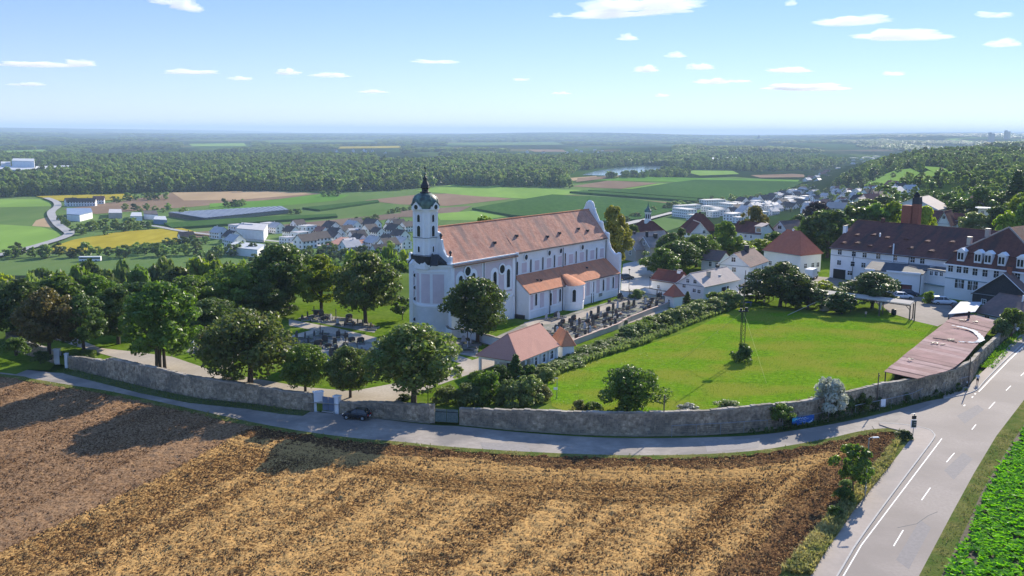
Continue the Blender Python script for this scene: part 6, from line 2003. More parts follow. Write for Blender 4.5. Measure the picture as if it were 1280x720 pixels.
def crown_shape(seed, R, z0, z1, n, shape='round'):
    r = random.Random(seed)
    cs, rs = [], []
    H = z1 - z0
    k = 0
    while len(cs) < n and k < 5000:
        k += 1
        t = r.random() ** .85
        if shape == 'round': prof = math.sin(math.pi * min(1, (t * .86 + .12))) ** .55
        elif shape == 'oval': prof = math.sin(math.pi * (t * .82 + .15)) ** .7
        elif shape == 'broad': prof = math.sin(math.pi * min(1, (t * .8 + .2))) ** .5
        elif shape == 'cone': prof = (1 - t) ** .9 * .95 + .05
        else: prof = math.sqrt(max(0.02, 1 - (t * .95) ** 2))
        rad = (0.20 if shape != 'cone' else .16) * R * r.uniform(.75, 1.45) * (1.15 if shape == 'bush' else 1)
        rho = (1 - r.random() ** 2.2 * .9) * max(.05, R * prof - rad * .5)
        a = r.random() * 2 * math.pi
        wob = 1 + .16 * math.sin(3 * a + seed) + .1 * math.sin(5 * a + 2 * seed)
        c = np.array([rho * wob * math.cos(a), rho * wob * math.sin(a), z0 + rad * .6 + t * (H - 1.3 * rad)])
        if any(np.linalg.norm(c - q) < .55 * max(rad, q_) for q, q_ in zip(cs, rs)): continue
        cs.append(c); rs.append(rad)
    return cs, rs


def trunk_mesh(name, seed, H, z0, cs, r0=.3, stems=1, limbs=6):
    r = random.Random(seed); mb = MB()
    for s in range(stems):
        ox, oy = (0, 0) if stems == 1 else (r.uniform(-.7, .7), r.uniform(-.5, .5))
        top = (ox * 1.6 + r.uniform(-.3, .3), oy * 1.6 + r.uniform(-.3, .3), H * .62)
        mid = (ox + r.uniform(-.12, .12), oy + r.uniform(-.12, .12), z0 + .6)
        mb.tube([(ox, oy, -.4), (ox, oy, .3), mid, top], [r0 * 1.5, r0 * 1.05, r0 * .85, r0 * .25], 7)
        for c in r.sample(cs, min(limbs, len(cs))):
            t = r.uniform(.0, .45)
            a = np.array(mid) * (1 - t) + np.array(top) * t
            m_ = (a + c) / 2 + np.array([0, 0, -.3])
            mb.tube([tuple(a), tuple(m_), tuple(c)], [r0 * .45, r0 * .28, r0 * .1], 5)
    return mb.mesh(name, MT['bark'], True)


PROTO = {}


def proto(key, seed, R, H, z0, n, n_leaf, size, shape, stems=1, r0=.3, limbs=6, core=False, up=.25):
    cs, rs = crown_shape(seed, R, z0, H, n, shape)
    v, f = leaf_cloud(cs, rs, n_leaf // max(1, len(cs)), size, seed, up)
    ctop = v[:, 2].max()
    me = np_mesh('crown', v, f, MT['leaf_mid'])
    tr = trunk_mesh('trunk', seed, H, z0, cs, r0, stems, limbs)
    PROTO[key] = (me, tr, float(np.percentile(np.abs(v[:, 0]), 97)), float(ctop))


for i in range(4): proto('round%d' % i, 11 + i, 5.0, 11, 2.0, 80, 11000, .40, 'round', limbs=8)
for i in range(3): proto('oval%d' % i, 31 + i, 4.2, 13, 2.4, 80, 10000, .42, 'oval')
proto('stems0', 41, 4.6, 12.5, 2.2, 80, 10000, .42, 'oval', stems=4, r0=.2, limbs=4)
proto('low0', 45, 4.4, 8, .3, 85, 9000, .36, 'round')
proto('broad0', 51, 6.0, 10, 2.0, 90, 11000, .42, 'broad', r0=.34, limbs=9)
for i in range(3): proto('bush%d' % i, 61 + i, 2.4, 3.4, .0, 34, 3200, .28, 'bush', r0=.08, stems=3, limbs=5)
proto('cone0', 71, 2.6, 10, .6, 70, 6000, .34, 'cone', r0=.16, up=0)
proto('small0', 72, 2.3, 5.6, 1.6, 30, 1900, .34, 'round', r0=.08, limbs=8)
for i in range(4): proto('mid%d' % i, 81 + i, 4.8, 11, 1.0, 55, 3800, .68, 'round')
for i in range(2): proto('midoval%d' % i, 91 + i, 3.8, 12, 1.0, 50, 3400, .68, 'oval')
for i in range(4): proto('far%d' % i, 101 + i, 5.0, 12, .4, 26, 750, 1.35, 'round', limbs=2)


def place_tree(key, loc, H, hw, mat, label, name='tree', cat='tree', group=None, rz=None):
    me, tr, r_, h_ = PROTO[key]
    t = thing(name, label, cat, loc, random.uniform(0, 6.28) if rz is None else rz, group)
    t.scale = (hw / r_, hw / r_, H / h_)
    a = link('trunk', tr, t)
    b = link('crown' if cat != 'shrub' else 'foliage', me, t)
    b.material_slots[0].link = 'OBJECT'
    b.material_slots[0].material = MT[mat]
    return t


def height_to(q, py):
    lo, hi = .3, 60
    for _ in range(40):
        m_ = (lo + hi) / 2
        if pr((q[0], q[1], q[2] + m_))[1] > py: lo = m_
        else: hi = m_
    return lo


def tree_px(key, x, y, top, hwp, mat, label, z=Y1, **k):
    q = P(x, y, z)
    if z == Y1: q[2] = Y1 - .05
    place_tree(key, tuple(q), height_to(q, top), hwp / pxm(q), mat, label, **k)


def tree_D(key, x, D, top, hwp, mat, label, **k):
    d = ray(x, CYP - 30); s_ = D / d[1]
    X = d[0] * s_
    z = float(tz(X, D))
    q = np.array([X, D, z])
    place_tree(key, tuple(q), height_to(q, top), hwp / pxm(q), mat, label, **k)


# trees of the churchyard, front to back
for a in [
    ('round0', 517, 504, 402, 52, 'leaf_chestnut', 'big round chestnut tree by the lane right of the parked black car'),
    ('broad0', 313, 484, 386, 54, 'leaf_chestnut', 'widest chestnut tree behind the long stone wall left of the white gate'),
    ('round1', 382, 494, 429, 28, 'leaf_mid', 'small round green tree directly left of the white gate'),
    ('round2', 438, 497, 431, 29, 'leaf_chestnut', 'small speckled tree directly above the white gate and black car'),
    ('stems0', 204, 462, 351, 42, 'leaf_mid', 'large bright green tree with several stems behind the long stone wall'),
    ('round3', 62, 446, 358, 34, 'leaf_brown', 'brownish tree behind the small gate at the far wall end'),
    ('oval0', 105, 442, 366, 28, 'leaf_dark', 'dark slender stemmed tree beside the brownish tree at the small gate'),
    ('oval1', 148, 430, 358, 30, 'leaf_dark', 'dark tree standing on the lawn behind the multi stemmed bright tree'),
    ('round1', 597, 428, 345, 37, 'leaf_dark', 'dense dark tree standing in front of the choir windows'),
    ('round2', 457, 404, 313, 39, 'leaf_chestnut', 'tall dark chestnut on the lawn left of the church tower'),
    ('oval2', 402, 393, 317, 28, 'leaf_bright', 'light green tree on the lawn between two dark trees'),
    ('small0', 503, 400, 370, 13, 'leaf_dark', 'small dark tree right beside the round apse'),
    ('round0', 352, 388, 303, 34, 'leaf_dark', 'tall very dark tree beside the light green lawn tree'),
    ('round3', 296, 394, 329, 36, 'leaf_mid', 'round green tree at the back of the churchyard behind the widest chestnut'),
    ('round0', 238, 402, 343, 34, 'leaf_mid', 'broad green tree behind the large multi stemmed tree'),
    ('round1', 268, 418, 372, 30, 'leaf_dark', 'low dark tree shading the left graves'),
    ('oval2', 178, 410, 352, 34, 'leaf_dark', 'dark tree in the shade behind the multi stemmed tree'),
    ('round2', 118, 404, 342, 34, 'leaf_mid', 'green tree behind the slender dark tree'),
    ('round3', 30, 424, 347, 32, 'leaf_dark', 'dark tree at the left wall corner behind the brownish tree'),
    ('round1', -12, 428, 362, 32, 'leaf_mid', 'green tree cut by the left picture edge'),
    ('oval0', 78, 410, 343, 32, 'leaf_mid', 'mid green tree peeping over the brownish tree'),
    ('round2', 330, 398, 352, 26, 'leaf_dark', 'low dark tree under the tall very dark tree'),
    ('bush1', 352, 392, 366, 24, 'leaf_dark', 'dark dense bush at the end of the graveyard path'),
    ('low0', 785, 517, 456, 35, 'leaf_mid', 'dark rounded tree alone on the near meadow edge'),
    ('round3', 975, 383, 326, 34, 'leaf_dark', 'big dark tree behind the shelter near the red pyramid roof house'),
    ('round0', 1090, 385, 339, 29, 'leaf_dark', 'dark round tree in front of the factory annex'),
    ('oval1', 765, 346, 256, 20, 'leaf_yellow', 'tall yellowish tree beside the church gable'),
    ('cone0', 644, 482, 442, 11, 'leaf_dark', 'dark pointed conifer in front of the pink roofed hall'),
]:
    tree_px(*a)
tree_px('small0', 1066, 622, 553, 24, 'leaf_mid', 'small young tree on the verge beside the street lamp', z=0.05)
# bank of trees on the slope behind the churchyard
k = 0
for x, D, top, hw in [(-20, 250, 356, 30), (12, 238, 350, 30), (40, 262, 338, 32), (72, 245, 336, 30), (98, 268, 328, 32), (130, 250, 335, 30), (150, 285, 322, 30), (172, 255, 330, 30), (200, 275, 324, 30),
                      (222, 250, 332, 30), (248, 280, 318, 30), (275, 260, 322, 30), (300, 290, 322, 26), (322, 268, 330, 26), (345, 300, 320, 24), (375, 290, 326, 26), (412, 300, 318, 24), (432, 280, 330, 24), (470, 300, 310, 22),
                      (492, 275, 322, 22), (505, 310, 310, 16), (486, 330, 302, 16), (330, 330, 316, 22), (262, 320, 314, 22), (205, 330, 318, 24), (110, 320, 322, 26), (50, 320, 332, 26), (0, 310, 340, 28), (440, 330, 308, 18), (505, 255, 348, 16), (490, 250, 345, 18), (380, 250, 350, 22), (420, 252, 352, 18)]:
    mt = random.choice(['leaf_mid', 'leaf_mid', 'leaf_dark', 'leaf_dark', 'leaf_bright', 'leaf_forest'])
    tree_D(random.choice(['mid0', 'mid1', 'mid2', 'mid3', 'midoval0', 'midoval1']), x, D, top, hw, mt, {'leaf_mid': 'mid green', 'leaf_dark': 'dark green', 'leaf_bright': 'bright green', 'leaf_forest': 'dull green'}[mt] + (' front' if D < 265 else ' rear') + ' tree on the slope ' + ('at the left picture edge' if x < 20 else 'above the brownish tree' if x < 110 else 'above the large multi stemmed tree' if x < 215 else 'above the widest chestnut' if x < 320 else 'behind the very dark and light green trees' if x < 425 else 'just left of the tower'), group='trees on the slope behind the churchyard')
# trees and gardens among the houses on the right
GT = 'trees between the village houses right of the church'
for key, x, y, top, hw, mt, lb in [
    ('round2', 826, 346, 309, 24, 'leaf_mid', 'bushy green tree beside the paved square'), ('round1', 850, 340, 300, 26, 'leaf_dark', 'dark dense garden tree behind the dark red roofed wing'),
    ('round0', 870, 334, 292, 20, 'leaf_mid', 'green tree in front of the pale roofed gable house'), ('round3', 838, 332, 290, 18, 'leaf_dark', 'dark tree right of the old grey roofed house'),
    ('mid0', 885, 325, 302, 18, 'leaf_bright', 'bright yellow green garden tree in the middle of the gardens'), ('mid1', 905, 322, 275, 17, 'leaf_mid', 'tall grey green tree beside the long house'),
    ('mid2', 926, 322, 300, 18, 'leaf_bright', 'bright tree in front of the long white house'), ('mid3', 950, 316, 298, 14, 'leaf_bright', 'small light green tree left of the red pyramid roof'),
    ('mid0', 968, 312, 289, 16, 'leaf_mid', 'leafy tree below the grey white gabled house'), ('mid3', 1034, 322, 260, 32, 'leaf_dark', 'large dark tree left of the factory gable'),
    ('mid1', 1010, 316, 272, 20, 'leaf_mid', 'mid green tree just behind the red pyramid roof'), ('bush0', 1026, 371, 351, 24, 'leaf_bright', 'wide yellow green bush behind the shelter'),
    ('bush1', 1052, 376, 358, 20, 'leaf_hedge', 'pale green bush between the two dark trees'), ('bush2', 1163, 379, 363, 8, 'leaf_bright', 'small round bush before the link block'),
    ('bush0', 1263, 416, 384, 16, 'leaf_mid', 'green bush at the wall below the brown roofed shed'), ('bush1', 1250, 420, 397, 11, 'leaf_hedge', 'dry looking bush on the wall end'),
    ('bush2', 795, 372, 361, 10, 'leaf_hedge', 'low bush beside the white churchyard wall'), ('bush0', 846, 358, 346, 9, 'leaf_bright', 'small bright bush on the edge of the paved square'),
    ('mid2', 945, 376, 352, 18, 'leaf_dark', 'dark low tree in the shelter shade near the mast'), ('mid0', 1010, 386, 357, 26, 'leaf_dark', 'dark low tree in the middle of the shelter'), ('mid1', 1052, 392, 364, 20, 'leaf_dark', 'dark low tree behind the green tarpaulin'),
    ('bush0', 912, 384, 362, 16, 'leaf_hedge', 'garden shrub below the pale roofed house'), ('bush1', 893, 382, 364, 14, 'leaf_mid', 'green shrub before the porch of the pale house'), ('cone0', 859, 381, 364, 5, 'leaf_dark', 'tiny dark conifer before the windowed gable'),
]:
    tree_px(key, x, y, top, hw, mt, lb, group=GT, name='shrub' if 'bush' in key else 'tree', cat='shrub' if 'bush' in key else 'tree')
for key, x, D, top, hw, mt, lb in [
    ('mid1', 940, 335, 256, 17, 'leaf_yellow', 'sunny yellow green tree above the long house roof'), ('mid2', 1019, 380, 251, 15, 'leaf_purple', 'dark purple leaved tree'), ('mid3', 1062, 300, 256, 24, 'leaf_dark', 'dark tree behind the left end of the factory'),
    ('mid0', 1088, 300, 252, 24, 'leaf_mid', 'green tree behind the factory ridge'), ('mid1', 1113, 300, 250, 20, 'leaf_bright', 'bright tree left of the brick stacks'), ('mid2', 1152, 300, 256, 14, 'leaf_bright', 'bright tree right of the brick stacks'),
    ('cone0', 1262, 420, 212, 15, 'leaf_dark', 'tall dark spruce on the hillside'), ('mid3', 1240, 430, 238, 16, 'leaf_mid', 'tree below the tall spruce'), ('mid0', 1278, 390, 236, 18, 'leaf_mid', 'round tree right of the tall spruce'),
    ('mid1', 1216, 430, 231, 24, 'leaf_mid', 'large tree above the red roofed houses'), ('mid2', 1192, 440, 246, 14, 'leaf_mid', 'small tree left of the large hillside tree'), ('mid3', 1212, 330, 264, 18, 'leaf_hedge', 'grey green tree behind the factory ridge near its right end'),
    ('mid0', 1255, 300, 262, 18, 'leaf_bright', 'bright tree behind the mansard roof'), ('mid1', 1275, 300, 250, 20, 'leaf_mid', 'leafy tree at the right edge behind the mansard roof'), ('mid2', 1245, 330, 256, 18, 'leaf_dark', 'dark tree behind the mansard peak'),
    ('mid3', 1268, 350, 244, 16, 'leaf_bright', 'light green tree up the slope at the right edge'), ('mid0', 1180, 470, 240, 12, 'leaf_mid', 'tree beside the big pale hall'), ('mid1', 1100, 470, 244, 16, 'leaf_dark', 'dark tree left of the big pale hall'), ('mid2', 1078, 450, 248, 16, 'leaf_mid', 'tree above the factory roof left end'),
    ('mid3', 606, 255, 268, 16, 'leaf_mid', 'treetop showing above the church roof'), ('mid0', 740, 262, 300, 14, 'leaf_mid', 'tree hidden behind the church gable'), ('mid2', 790, 300, 280, 10, 'leaf_dark', 'dark tree left of the white turret'), ('mid1', 851, 300, 284, 10, 'leaf_dark', 'dark narrow tree left of the barn'),
    ('mid1', 995, 360, 268, 12, 'leaf_dark', 'dark tree behind the grey white gabled house'), ('mid3', 1045, 350, 262, 14, 'leaf_mid', 'green tree behind the large dark tree'),
]:
    tree_D(key, x, D, top, hw, mt, lb, group=GT)
# hedge shrubs between cemetery wall and meadow, shrubs near the pink roofed hall, plants on the wall
hl = smooth_line([P2(*q, Y1) for q in ((684, 472), (705, 463), (732, 449), (765, 436), (800, 423), (835, 409), (868, 398), (900, 388), (918, 380))], 6)
hl = resample(hl, 2.6)
for i, p in enumerate(hl):
    if i % 2 and i < len(hl) * .5 and random.random() < .5: continue
    big_ = i > len(hl) * .45
    place_tree(random.choice(['bush0', 'bush1', 'bush2']), (p[0] - .6 + random.uniform(-.8, .5), p[1] + .8 + random.uniform(-.5, .9), Y1), random.uniform(1.4, 2.3) * (1.35 if big_ else .75), random.uniform(1.4, 2.1) * (1.2 if big_ else 1), random.choice(['leaf_hedge', 'leaf_mid', 'leaf_hedge', 'leaf_hedge']),
               ('tall' if big_ else 'low') + ' hedge shrub along the meadow ' + ('beside the pavilion' if i < 7 else 'below the pink topped wall' if i < 16 else 'below the graveyard end' if i < 26 else 'below the tiny chapel' if i < 31 else 'before the pale roofed house' if i < 35 else 'left of the mast' if i < 39 else 'at the mast end'), 'shrub', 'shrub', 'hedge shrubs along the meadow')
for i, (x, y, top, hw, mt, lb) in enumerate([
    (560, 503, 482, 16, 'leaf_hedge', 'low pale shrub over the garden gate'), (585, 505, 478, 22, 'leaf_hedge', 'grey green shrub behind the wall right of the garden gate'), (615, 503, 462, 22, 'leaf_mid', 'tall mixed shrub in front of the pink roofed hall'),
    (640, 506, 474, 20, 'leaf_hedge', 'feathery light shrub right of the pointed conifer'), (662, 505, 468, 20, 'leaf_hedge', 'tall weedy shrub at the meadow corner'), (600, 480, 462, 14, 'leaf_mid', 'shrub beside the hall columns'), (625, 478, 455, 12, 'leaf_dark', 'dark shrub left of the pointed conifer'),
    (676, 500, 480, 14, 'leaf_grass', 'dry grassy shrub by the lamp post'), (680, 476, 458, 13, 'leaf_hedge', 'shrub at the hall end'), (662, 470, 455, 10, 'leaf_mid', 'shrub at the front wall of the hall'), (572, 466, 457, 7, 'leaf_mid', 'small clipped bush on the path corner'),
    (726, 513, 499, 9, 'leaf_grass', 'small dry plant on the wall top left of the dark round tree'), (740, 514, 502, 12, 'leaf_mid', 'dark green weed clump on the wall by the dark round tree'), (860, 514, 504, 14, 'leaf_silver', 'pale grass clump on the wall top'), (908, 513, 500, 16, 'leaf_hedge', 'low shrub on the wall edge in the meadow middle'),
    (1036, 512, 471, 20, 'leaf_silver', 'large silver white flowering bush on the wall'), (975, 524, 503, 15, 'leaf_mid', 'climber hanging over the wall left of the banner'), (927, 452, 428, 12, 'leaf_dark', 'dark bush around the foot of the lattice mast'),
    (20, 442, 421, 15, 'leaf_mid', 'green bush before the left wall corner'), (52, 452, 438, 12, 'leaf_dark', 'dark bush on the wall left of the small gate'), (108, 446, 437, 12, 'leaf_mid', 'plants on the wall right of the small gate'),
    (290, 474, 465, 12, 'leaf_mid', 'small rounded bush inside the long wall'), (505, 500, 492, 9, 'leaf_dark', 'low dark bush at the foot of the big round chestnut')]):
    tree_px('bush%d' % (i % 3), x, y, top, hw, mt, lb, name='shrub', cat='shrub')
for i, (x, y, top, hw) in enumerate([(984, 529.5, 512, 11), (1024, 523, 503, 10), (1040, 520, 497, 13), (1056, 516.5, 492, 13), (1072, 513.5, 489, 13), (1087, 509, 485, 11), (1128, 500, 488, 8), (1165, 491.5, 483, 7), (1193, 484, 476, 6)]):
    tree_px('bush%d' % (i % 3), x, y, top, hw, 'leaf_dark' if i % 4 else 'leaf_mid', 'dark climber growing against the stone wall behind the road fence', z=0.0, name='climber', cat='climber', group='climbers between fence and wall')
for i, (x, y, top, hw) in enumerate([(1055, 627, 609, 12), (1042, 645, 632, 10), (1129, 549, 537, 10), (1058, 612, 599, 8)]):
    tree_px('bush%d' % (i % 3), x, y, top, hw, ['leaf_mid', 'leaf_mid', 'leaf_dark', 'leaf_hedge'][i], ['weedy shrub at the foot of the young roadside tree', 'low weed clump on the verge nearest the camera', 'dark shrub at the foot of the direction sign', 'pale weeds between field and street lamp'][i], z=0.05, name='shrub', cat='shrub')


# ------------------------------------------------------------------ forest and far trees
def scatter(name, pts, scales, keys, mat, label=None):
    """one 'stuff' object: points carrying instanced tree crowns"""
    me = bpy.data.meshes.new(name)
    me.from_pydata([tuple(p) for p in pts], [], [])
    at = me.attributes.new('sc', 'FLOAT_VECTOR', 'POINT')
    at.data.foreach_set('vector', np.asarray(scales, np.float32).ravel())
    o = link(name, me); o['kind'] = 'stuff'
    if label: o['label'] = label
    ng = bpy.data.node_groups.new(name + '_nodes', 'GeometryNodeTree')
    ng.interface.new_socket('Geometry', in_out='INPUT', socket_type='NodeSocketGeometry')
    ng.interface.new_socket('Geometry', in_out='OUTPUT', socket_type='NodeSocketGeometry')
    n, l = ng.nodes, ng.links
    gi, go = n.new('NodeGroupInput'), n.new('NodeGroupOutput')
    jo = n.new('GeometryNodeJoinGeometry')
    for k in keys:
        src = bpy.data.objects.new('tree_source', PROTO[k][0].copy())
        src.data.materials[0] = MT[mat]
        oi = n.new('GeometryNodeObjectInfo'); oi.inputs['Object'].default_value = src; oi.inputs['As Instance'].default_value = True
        l.new(oi.outputs['Geometry'], jo.inputs[0])
    ip = n.new('GeometryNodeInstanceOnPoints')
    ip.inputs['Pick Instance'].default_value = True
    rv = n.new('FunctionNodeRandomValue'); rv.data_type = 'FLOAT_VECTOR'
    rv.inputs[0].default_value = (0, 0, 0); rv.inputs[1].default_value = (0, 0, 6.283)
    na = n.new('GeometryNodeInputNamedAttribute'); na.data_type = 'FLOAT_VECTOR'; na.inputs[0].default_value = 'sc'
    l.new(gi.outputs[0], ip.inputs['Points']); l.new(jo.outputs[0], ip.inputs['Instance'])
    l.new(rv.outputs[0], ip.inputs['Rotation']); l.new(na.outputs[0], ip.inputs['Scale'])
    l.new(ip.outputs[0], go.inputs[0])
    md = o.modifiers.new('scatter', 'NODES'); md.node_group = ng
    return o


def fill(poly, n, smin, smax, zf, hk=1.0):
    xs = [p[0] for p in poly]; ys = [p[1] for p in poly]
    X = rng.uniform(min(xs), max(xs), n * 3); Y = rng.uniform(min(ys), max(ys), n * 3)
    k = inside(X, Y, poly)
    X, Y = X[k][:n], Y[k][:n]
    Z = zf(X, Y)
    s = rng.uniform(smin, smax, len(X))
    return np.stack([X, Y, Z], -1), np.stack([s, s, s * hk * rng.uniform(.8, 1.25, len(X))], -1)


FARK = ['far0', 'far1', 'far2', 'far3']
zval = lambda X, Y: np.full(X.shape, VZ + .2)
fa = VPX([(-260, 254), (-60, 250), (0, 249), (53, 245.5), (105, 244), (158, 243), (264, 238.5), (372, 239.8), (430, 241), (504, 238), (560, 230.8), (640, 233.8), (677, 234), (712, 236), (706, 222), (722, 212), (770, 204), (740, 201), (500, 199), (-300, 197)])
glade = [VPX(q) for q in ([(-30, 214), (98, 211), (100, 221), (-30, 226)], [(116, 192.3), (168, 190.5), (170, 195), (120, 197.5)])]
p1, s1 = fill(fa, 30000, .95, 1.7, zval)
km = np.ones(len(p1), bool)
for g in glade: km &= ~inside(p1[:, 0], p1[:, 1], g)
for g in ([(470, 196.5), (566, 196.5), (566, 205), (470, 206)], [(112, 190), (172, 189), (174, 200), (114, 201)], [(630, 184.5), (845, 184.5), (840, 202), (690, 202), (640, 194)]): km &= ~inside(p1[:, 0], p1[:, 1], VPX(g))
scatter('forest', p1[km], s1[km], FARK, 'leaf_forest', 'wide dark mixed forest across the valley beyond the fields')
fb = VPX([(700, 221), (724, 214), (760, 209.5), (800, 206.5), (836, 207), (862, 212.5), (915, 212), (930, 215.5), (1000, 213.5), (1030, 214), (1060, 205), (1000, 195), (850, 194), (700, 198)])
fb2 = VPX([(758, 224), (860, 221.5), (862, 217.5), (832, 213), (815, 219), (760, 222)])
pb, sb2 = fill(fb, 4200, .9, 1.6, zval); pb2, sb3 = fill(fb2, 170, .7, 1.2, zval)
lk = VPX([(728, 219.5), (745, 213.5), (768, 210), (800, 207.5), (828, 207), (834, 211), (812, 217.5), (790, 220), (760, 220.5)])
kk = ~inside(pb[:, 0], pb[:, 1], lk); kk2 = ~inside(pb2[:, 0], pb2[:, 1], lk)
scatter('lakeside_woods', np.concatenate([pb[kk], pb2[kk2]]), np.concatenate([sb2[kk], sb3[kk2]]), FARK, 'leaf_forest', 'woods around the small lake')
wp = lambda l_: [tuple(PT(a, b)[:2]) for a, b in l_]
hillp = wp([(1095, 228), (1128, 214), (1145, 205), (1180, 196), (1290, 196), (1400, 205), (1400, 250), (1290, 246), (1230, 238), (1205, 229), (1207, 219), (1178, 210), (1152, 207), (1140, 211), (1122, 216)])
hillp2 = [(430, 1290), (560, 1180), (760, 1120), (1100, 1050), (1500, 1500), (1200, 1900), (800, 1750), (600, 1600)]
ztr = lambda X, Y: tz(X, Y)
ph, sh = fill(hillp2, 5200, .9, 1.5, ztr)
meads = [[tuple(PT(a, b)[:2]) for a, b in m_] for m_ in ([(1078, 234), (1098, 220), (1120, 212), (1140, 210), (1153, 218), (1134, 233), (1118, 240), (1093, 238)], [(1144, 223), (1160, 213), (1180, 219), (1170, 230), (1150, 232)],
         [(1150, 209), (1175, 209), (1207, 218), (1205, 228), (1180, 226), (1163, 217)], [(1255, 184), (1300, 185), (1300, 194), (1260, 192)])]
kh = np.ones(len(ph), bool)
for m_ in meads: kh &= ~(inside(ph[:, 0], ph[:, 1], m_) & (rng.random(len(ph)) < .97))
scatter('wooded_hill', ph[kh], sh[kh] * .72, FARK, 'leaf_forest', 'wooded hillside above the sloping meadows')
ps, ss = fill([(300, 560), (430, 520), (760, 760), (1000, 1060), (560, 1190), (450, 1120), (380, 900), (310, 700)], 1500, .45, .95, ztr)
ks = np.ones(len(ps), bool)
for m_ in meads: ks &= ~inside(ps[:, 0], ps[:, 1], m_)
scatter('garden_trees', ps[ks], ss[ks], FARK, 'leaf_forest', 'gardens and orchard trees covering the slope above the village')
# far plain: patchy woods to the horizon
D_ = np.exp(rng.uniform(math.log(2600), math.log(14000), 26000)); A_ = rng.uniform(-.62, .62, 26000)
X_, Y_ = D_ * np.sin(A_), D_ * np.cos(A_)
nz = np.array([mnoise.noise((x / 700, y / 1600, 3.1)) + .4 * mnoise.noise((x / 260, y / 700, 9.0)) for x, y in zip(X_, Y_)])
kf = nz > .02
for g in glade: kf &= ~inside(X_, Y_, g)
clear = [VPX(q) for q in ([(88, 170), (152, 170), (152, 176.5), (88, 176.5)], [(225, 178), (316, 178), (316, 188), (225, 188)], [(630, 184.5), (845, 184.5), (840, 202), (690, 202), (640, 194)], [(470, 196.5), (566, 196.5), (566, 205), (470, 206)], [(112, 190), (172, 189), (174, 200), (114, 201)], [(375, 186), (505, 186), (505, 197), (375, 197)])] + [VPX([pts[0], pts[1], (pts[2][0], pts[2][1] + 5), (pts[3][0], pts[3][1] + 5)]) for pts, _m in FARF]
for g in clear: kf &= ~inside(X_, Y_, g)
sf = rng.uniform(1.1, 1.7, kf.sum()) * (1 + D_[kf] / 5500)
scatter('distant_woods', np.stack([X_[kf], Y_[kf], tz(X_[kf], Y_[kf])], -1), np.stack([sf * 1.5, sf * 1.5, np.minimum(sf, 1.25)], -1), FARK, 'leaf_forest', 'patchy woods on the plain fading to the horizon')

# single trees in the valley
rt = random.Random(5)


def valley_tree(x, y, H, lb, grp, mt='leaf_forest', zf=None):
    q = P(x, y, VZ + .3) if zf is None else PT(x, y)
    place_tree(rt.choice(FARK), tuple(q), H, H * rt.uniform(.40, .55), mt, lb, group=grp)


def sizes(H, h0, h1, t, lb, n):
    a = 'tall ' if H > h0 + (h1 - h0) * .66 else 'small ' if H < h0 + (h1 - h0) * .33 else 'middling '
    if lb.startswith('tall '): lb = lb[5:]
    b = ', left end' if t < .2 else ', left half' if t < .45 else ', middle' if t < .6 else ', right half' if t < .82 else ', right end'
    return a + lb + b


for pts, n, h0, h1, jit, lb in [
    ([(98, 291), (186, 290)], 15, 10, 16, 5, 'tree in the dense clump around the blue roofed works in the valley'), ([(74, 276), (92, 291)], 4, 8, 12, 2, 'tree at the bend of the pale valley road'),
    ([(8, 323), (250, 318)], 20, 10, 16, 2.5, 'tree in the loose row along the lower valley road'), ([(170, 314), (258, 306)], 13, 8, 13, 3, 'tall tree in the clump above the lower sunflower field'), ([(138, 252), (214, 249.5)], 10, 9, 16, 2, 'tree around the small white farm below the forest'),
    ([(150, 262), (238, 268)], 9, 8, 14, 3, 'tree behind the glasshouse yard'), ([(279, 259), (307, 258)], 6, 9, 16, 1.5, 'tree in the little group behind the long glasshouse'), ([(401, 246), (428, 245)], 4, 11, 16, 1, 'tree in the group of four at the forest edge field'),
    ([(361, 268), (376, 267)], 3, 8, 10, .6, 'tree at the end of the long glasshouse'), ([(441, 283), (471, 279)], 8, 10, 15, 1.6, 'tree in the dark round copse between the fields'), ([(484, 267), (516, 262)], 9, 6, 9, 1, 'bush in the field hedge left of the church tower'),
    ([(776, 278), (800, 272)], 6, 7, 12, 2, 'tree behind the church gable at the edge of the maize'), ([(815, 266), (925, 251)], 13, 10, 17, 2, 'tree in the row along the valley road beyond the village'), ([(930, 253), (1012, 236)], 14, 8, 14, 2, 'tree between the village and the big maize field'),
    ([(250, 320), (500, 326)], 30, 9, 15, 9, 'tree among the houses of the valley village on the left'), ([(560, 288), (780, 290)], 8, 8, 12, 6, 'tree behind the church nave in the valley')]:
    for i in range(n):
        t = (i + rt.uniform(.1, .9)) / n
        x = pts[0][0] + (pts[1][0] - pts[0][0]) * t; y = pts[0][1] + (pts[1][1] - pts[0][1]) * t + rt.uniform(-jit, jit)
        H = rt.uniform(h0, h1)
        valley_tree(x, y, H * .66, sizes(H, h0, h1, t, lb, n), lb.replace('tree in', 'trees in').replace('tree a', 'trees a'))
for pts, n, h0, h1, jit, lb in [([(1010, 246), (1120, 240)], 34, 8, 14, 10, 'tree among the roofs of the hillside village'), ([(1050, 262), (1200, 246)], 26, 7, 12, 8, 'tree in the gardens above the factory roof'), ([(880, 268), (1000, 262)], 16, 6, 10, 8, 'tree between the white roofs of the lower village'),
                                ([(1060, 222), (1200, 226)], 26, 8, 14, 12, 'tree scattered on the sloping green meadows')]:
    for i in range(n):
        t = (i + rt.uniform(.1, .9)) / n
        x = pts[0][0] + (pts[1][0] - pts[0][0]) * t; y = pts[0][1] + (pts[1][1] - pts[0][1]) * t + rt.uniform(-jit, jit)
        H = rt.uniform(h0, h1)
        valley_tree(x, y, H * .62, sizes(H, h0, h1, t, lb, n), lb.replace('tree ', 'trees ', 1), zf=1)

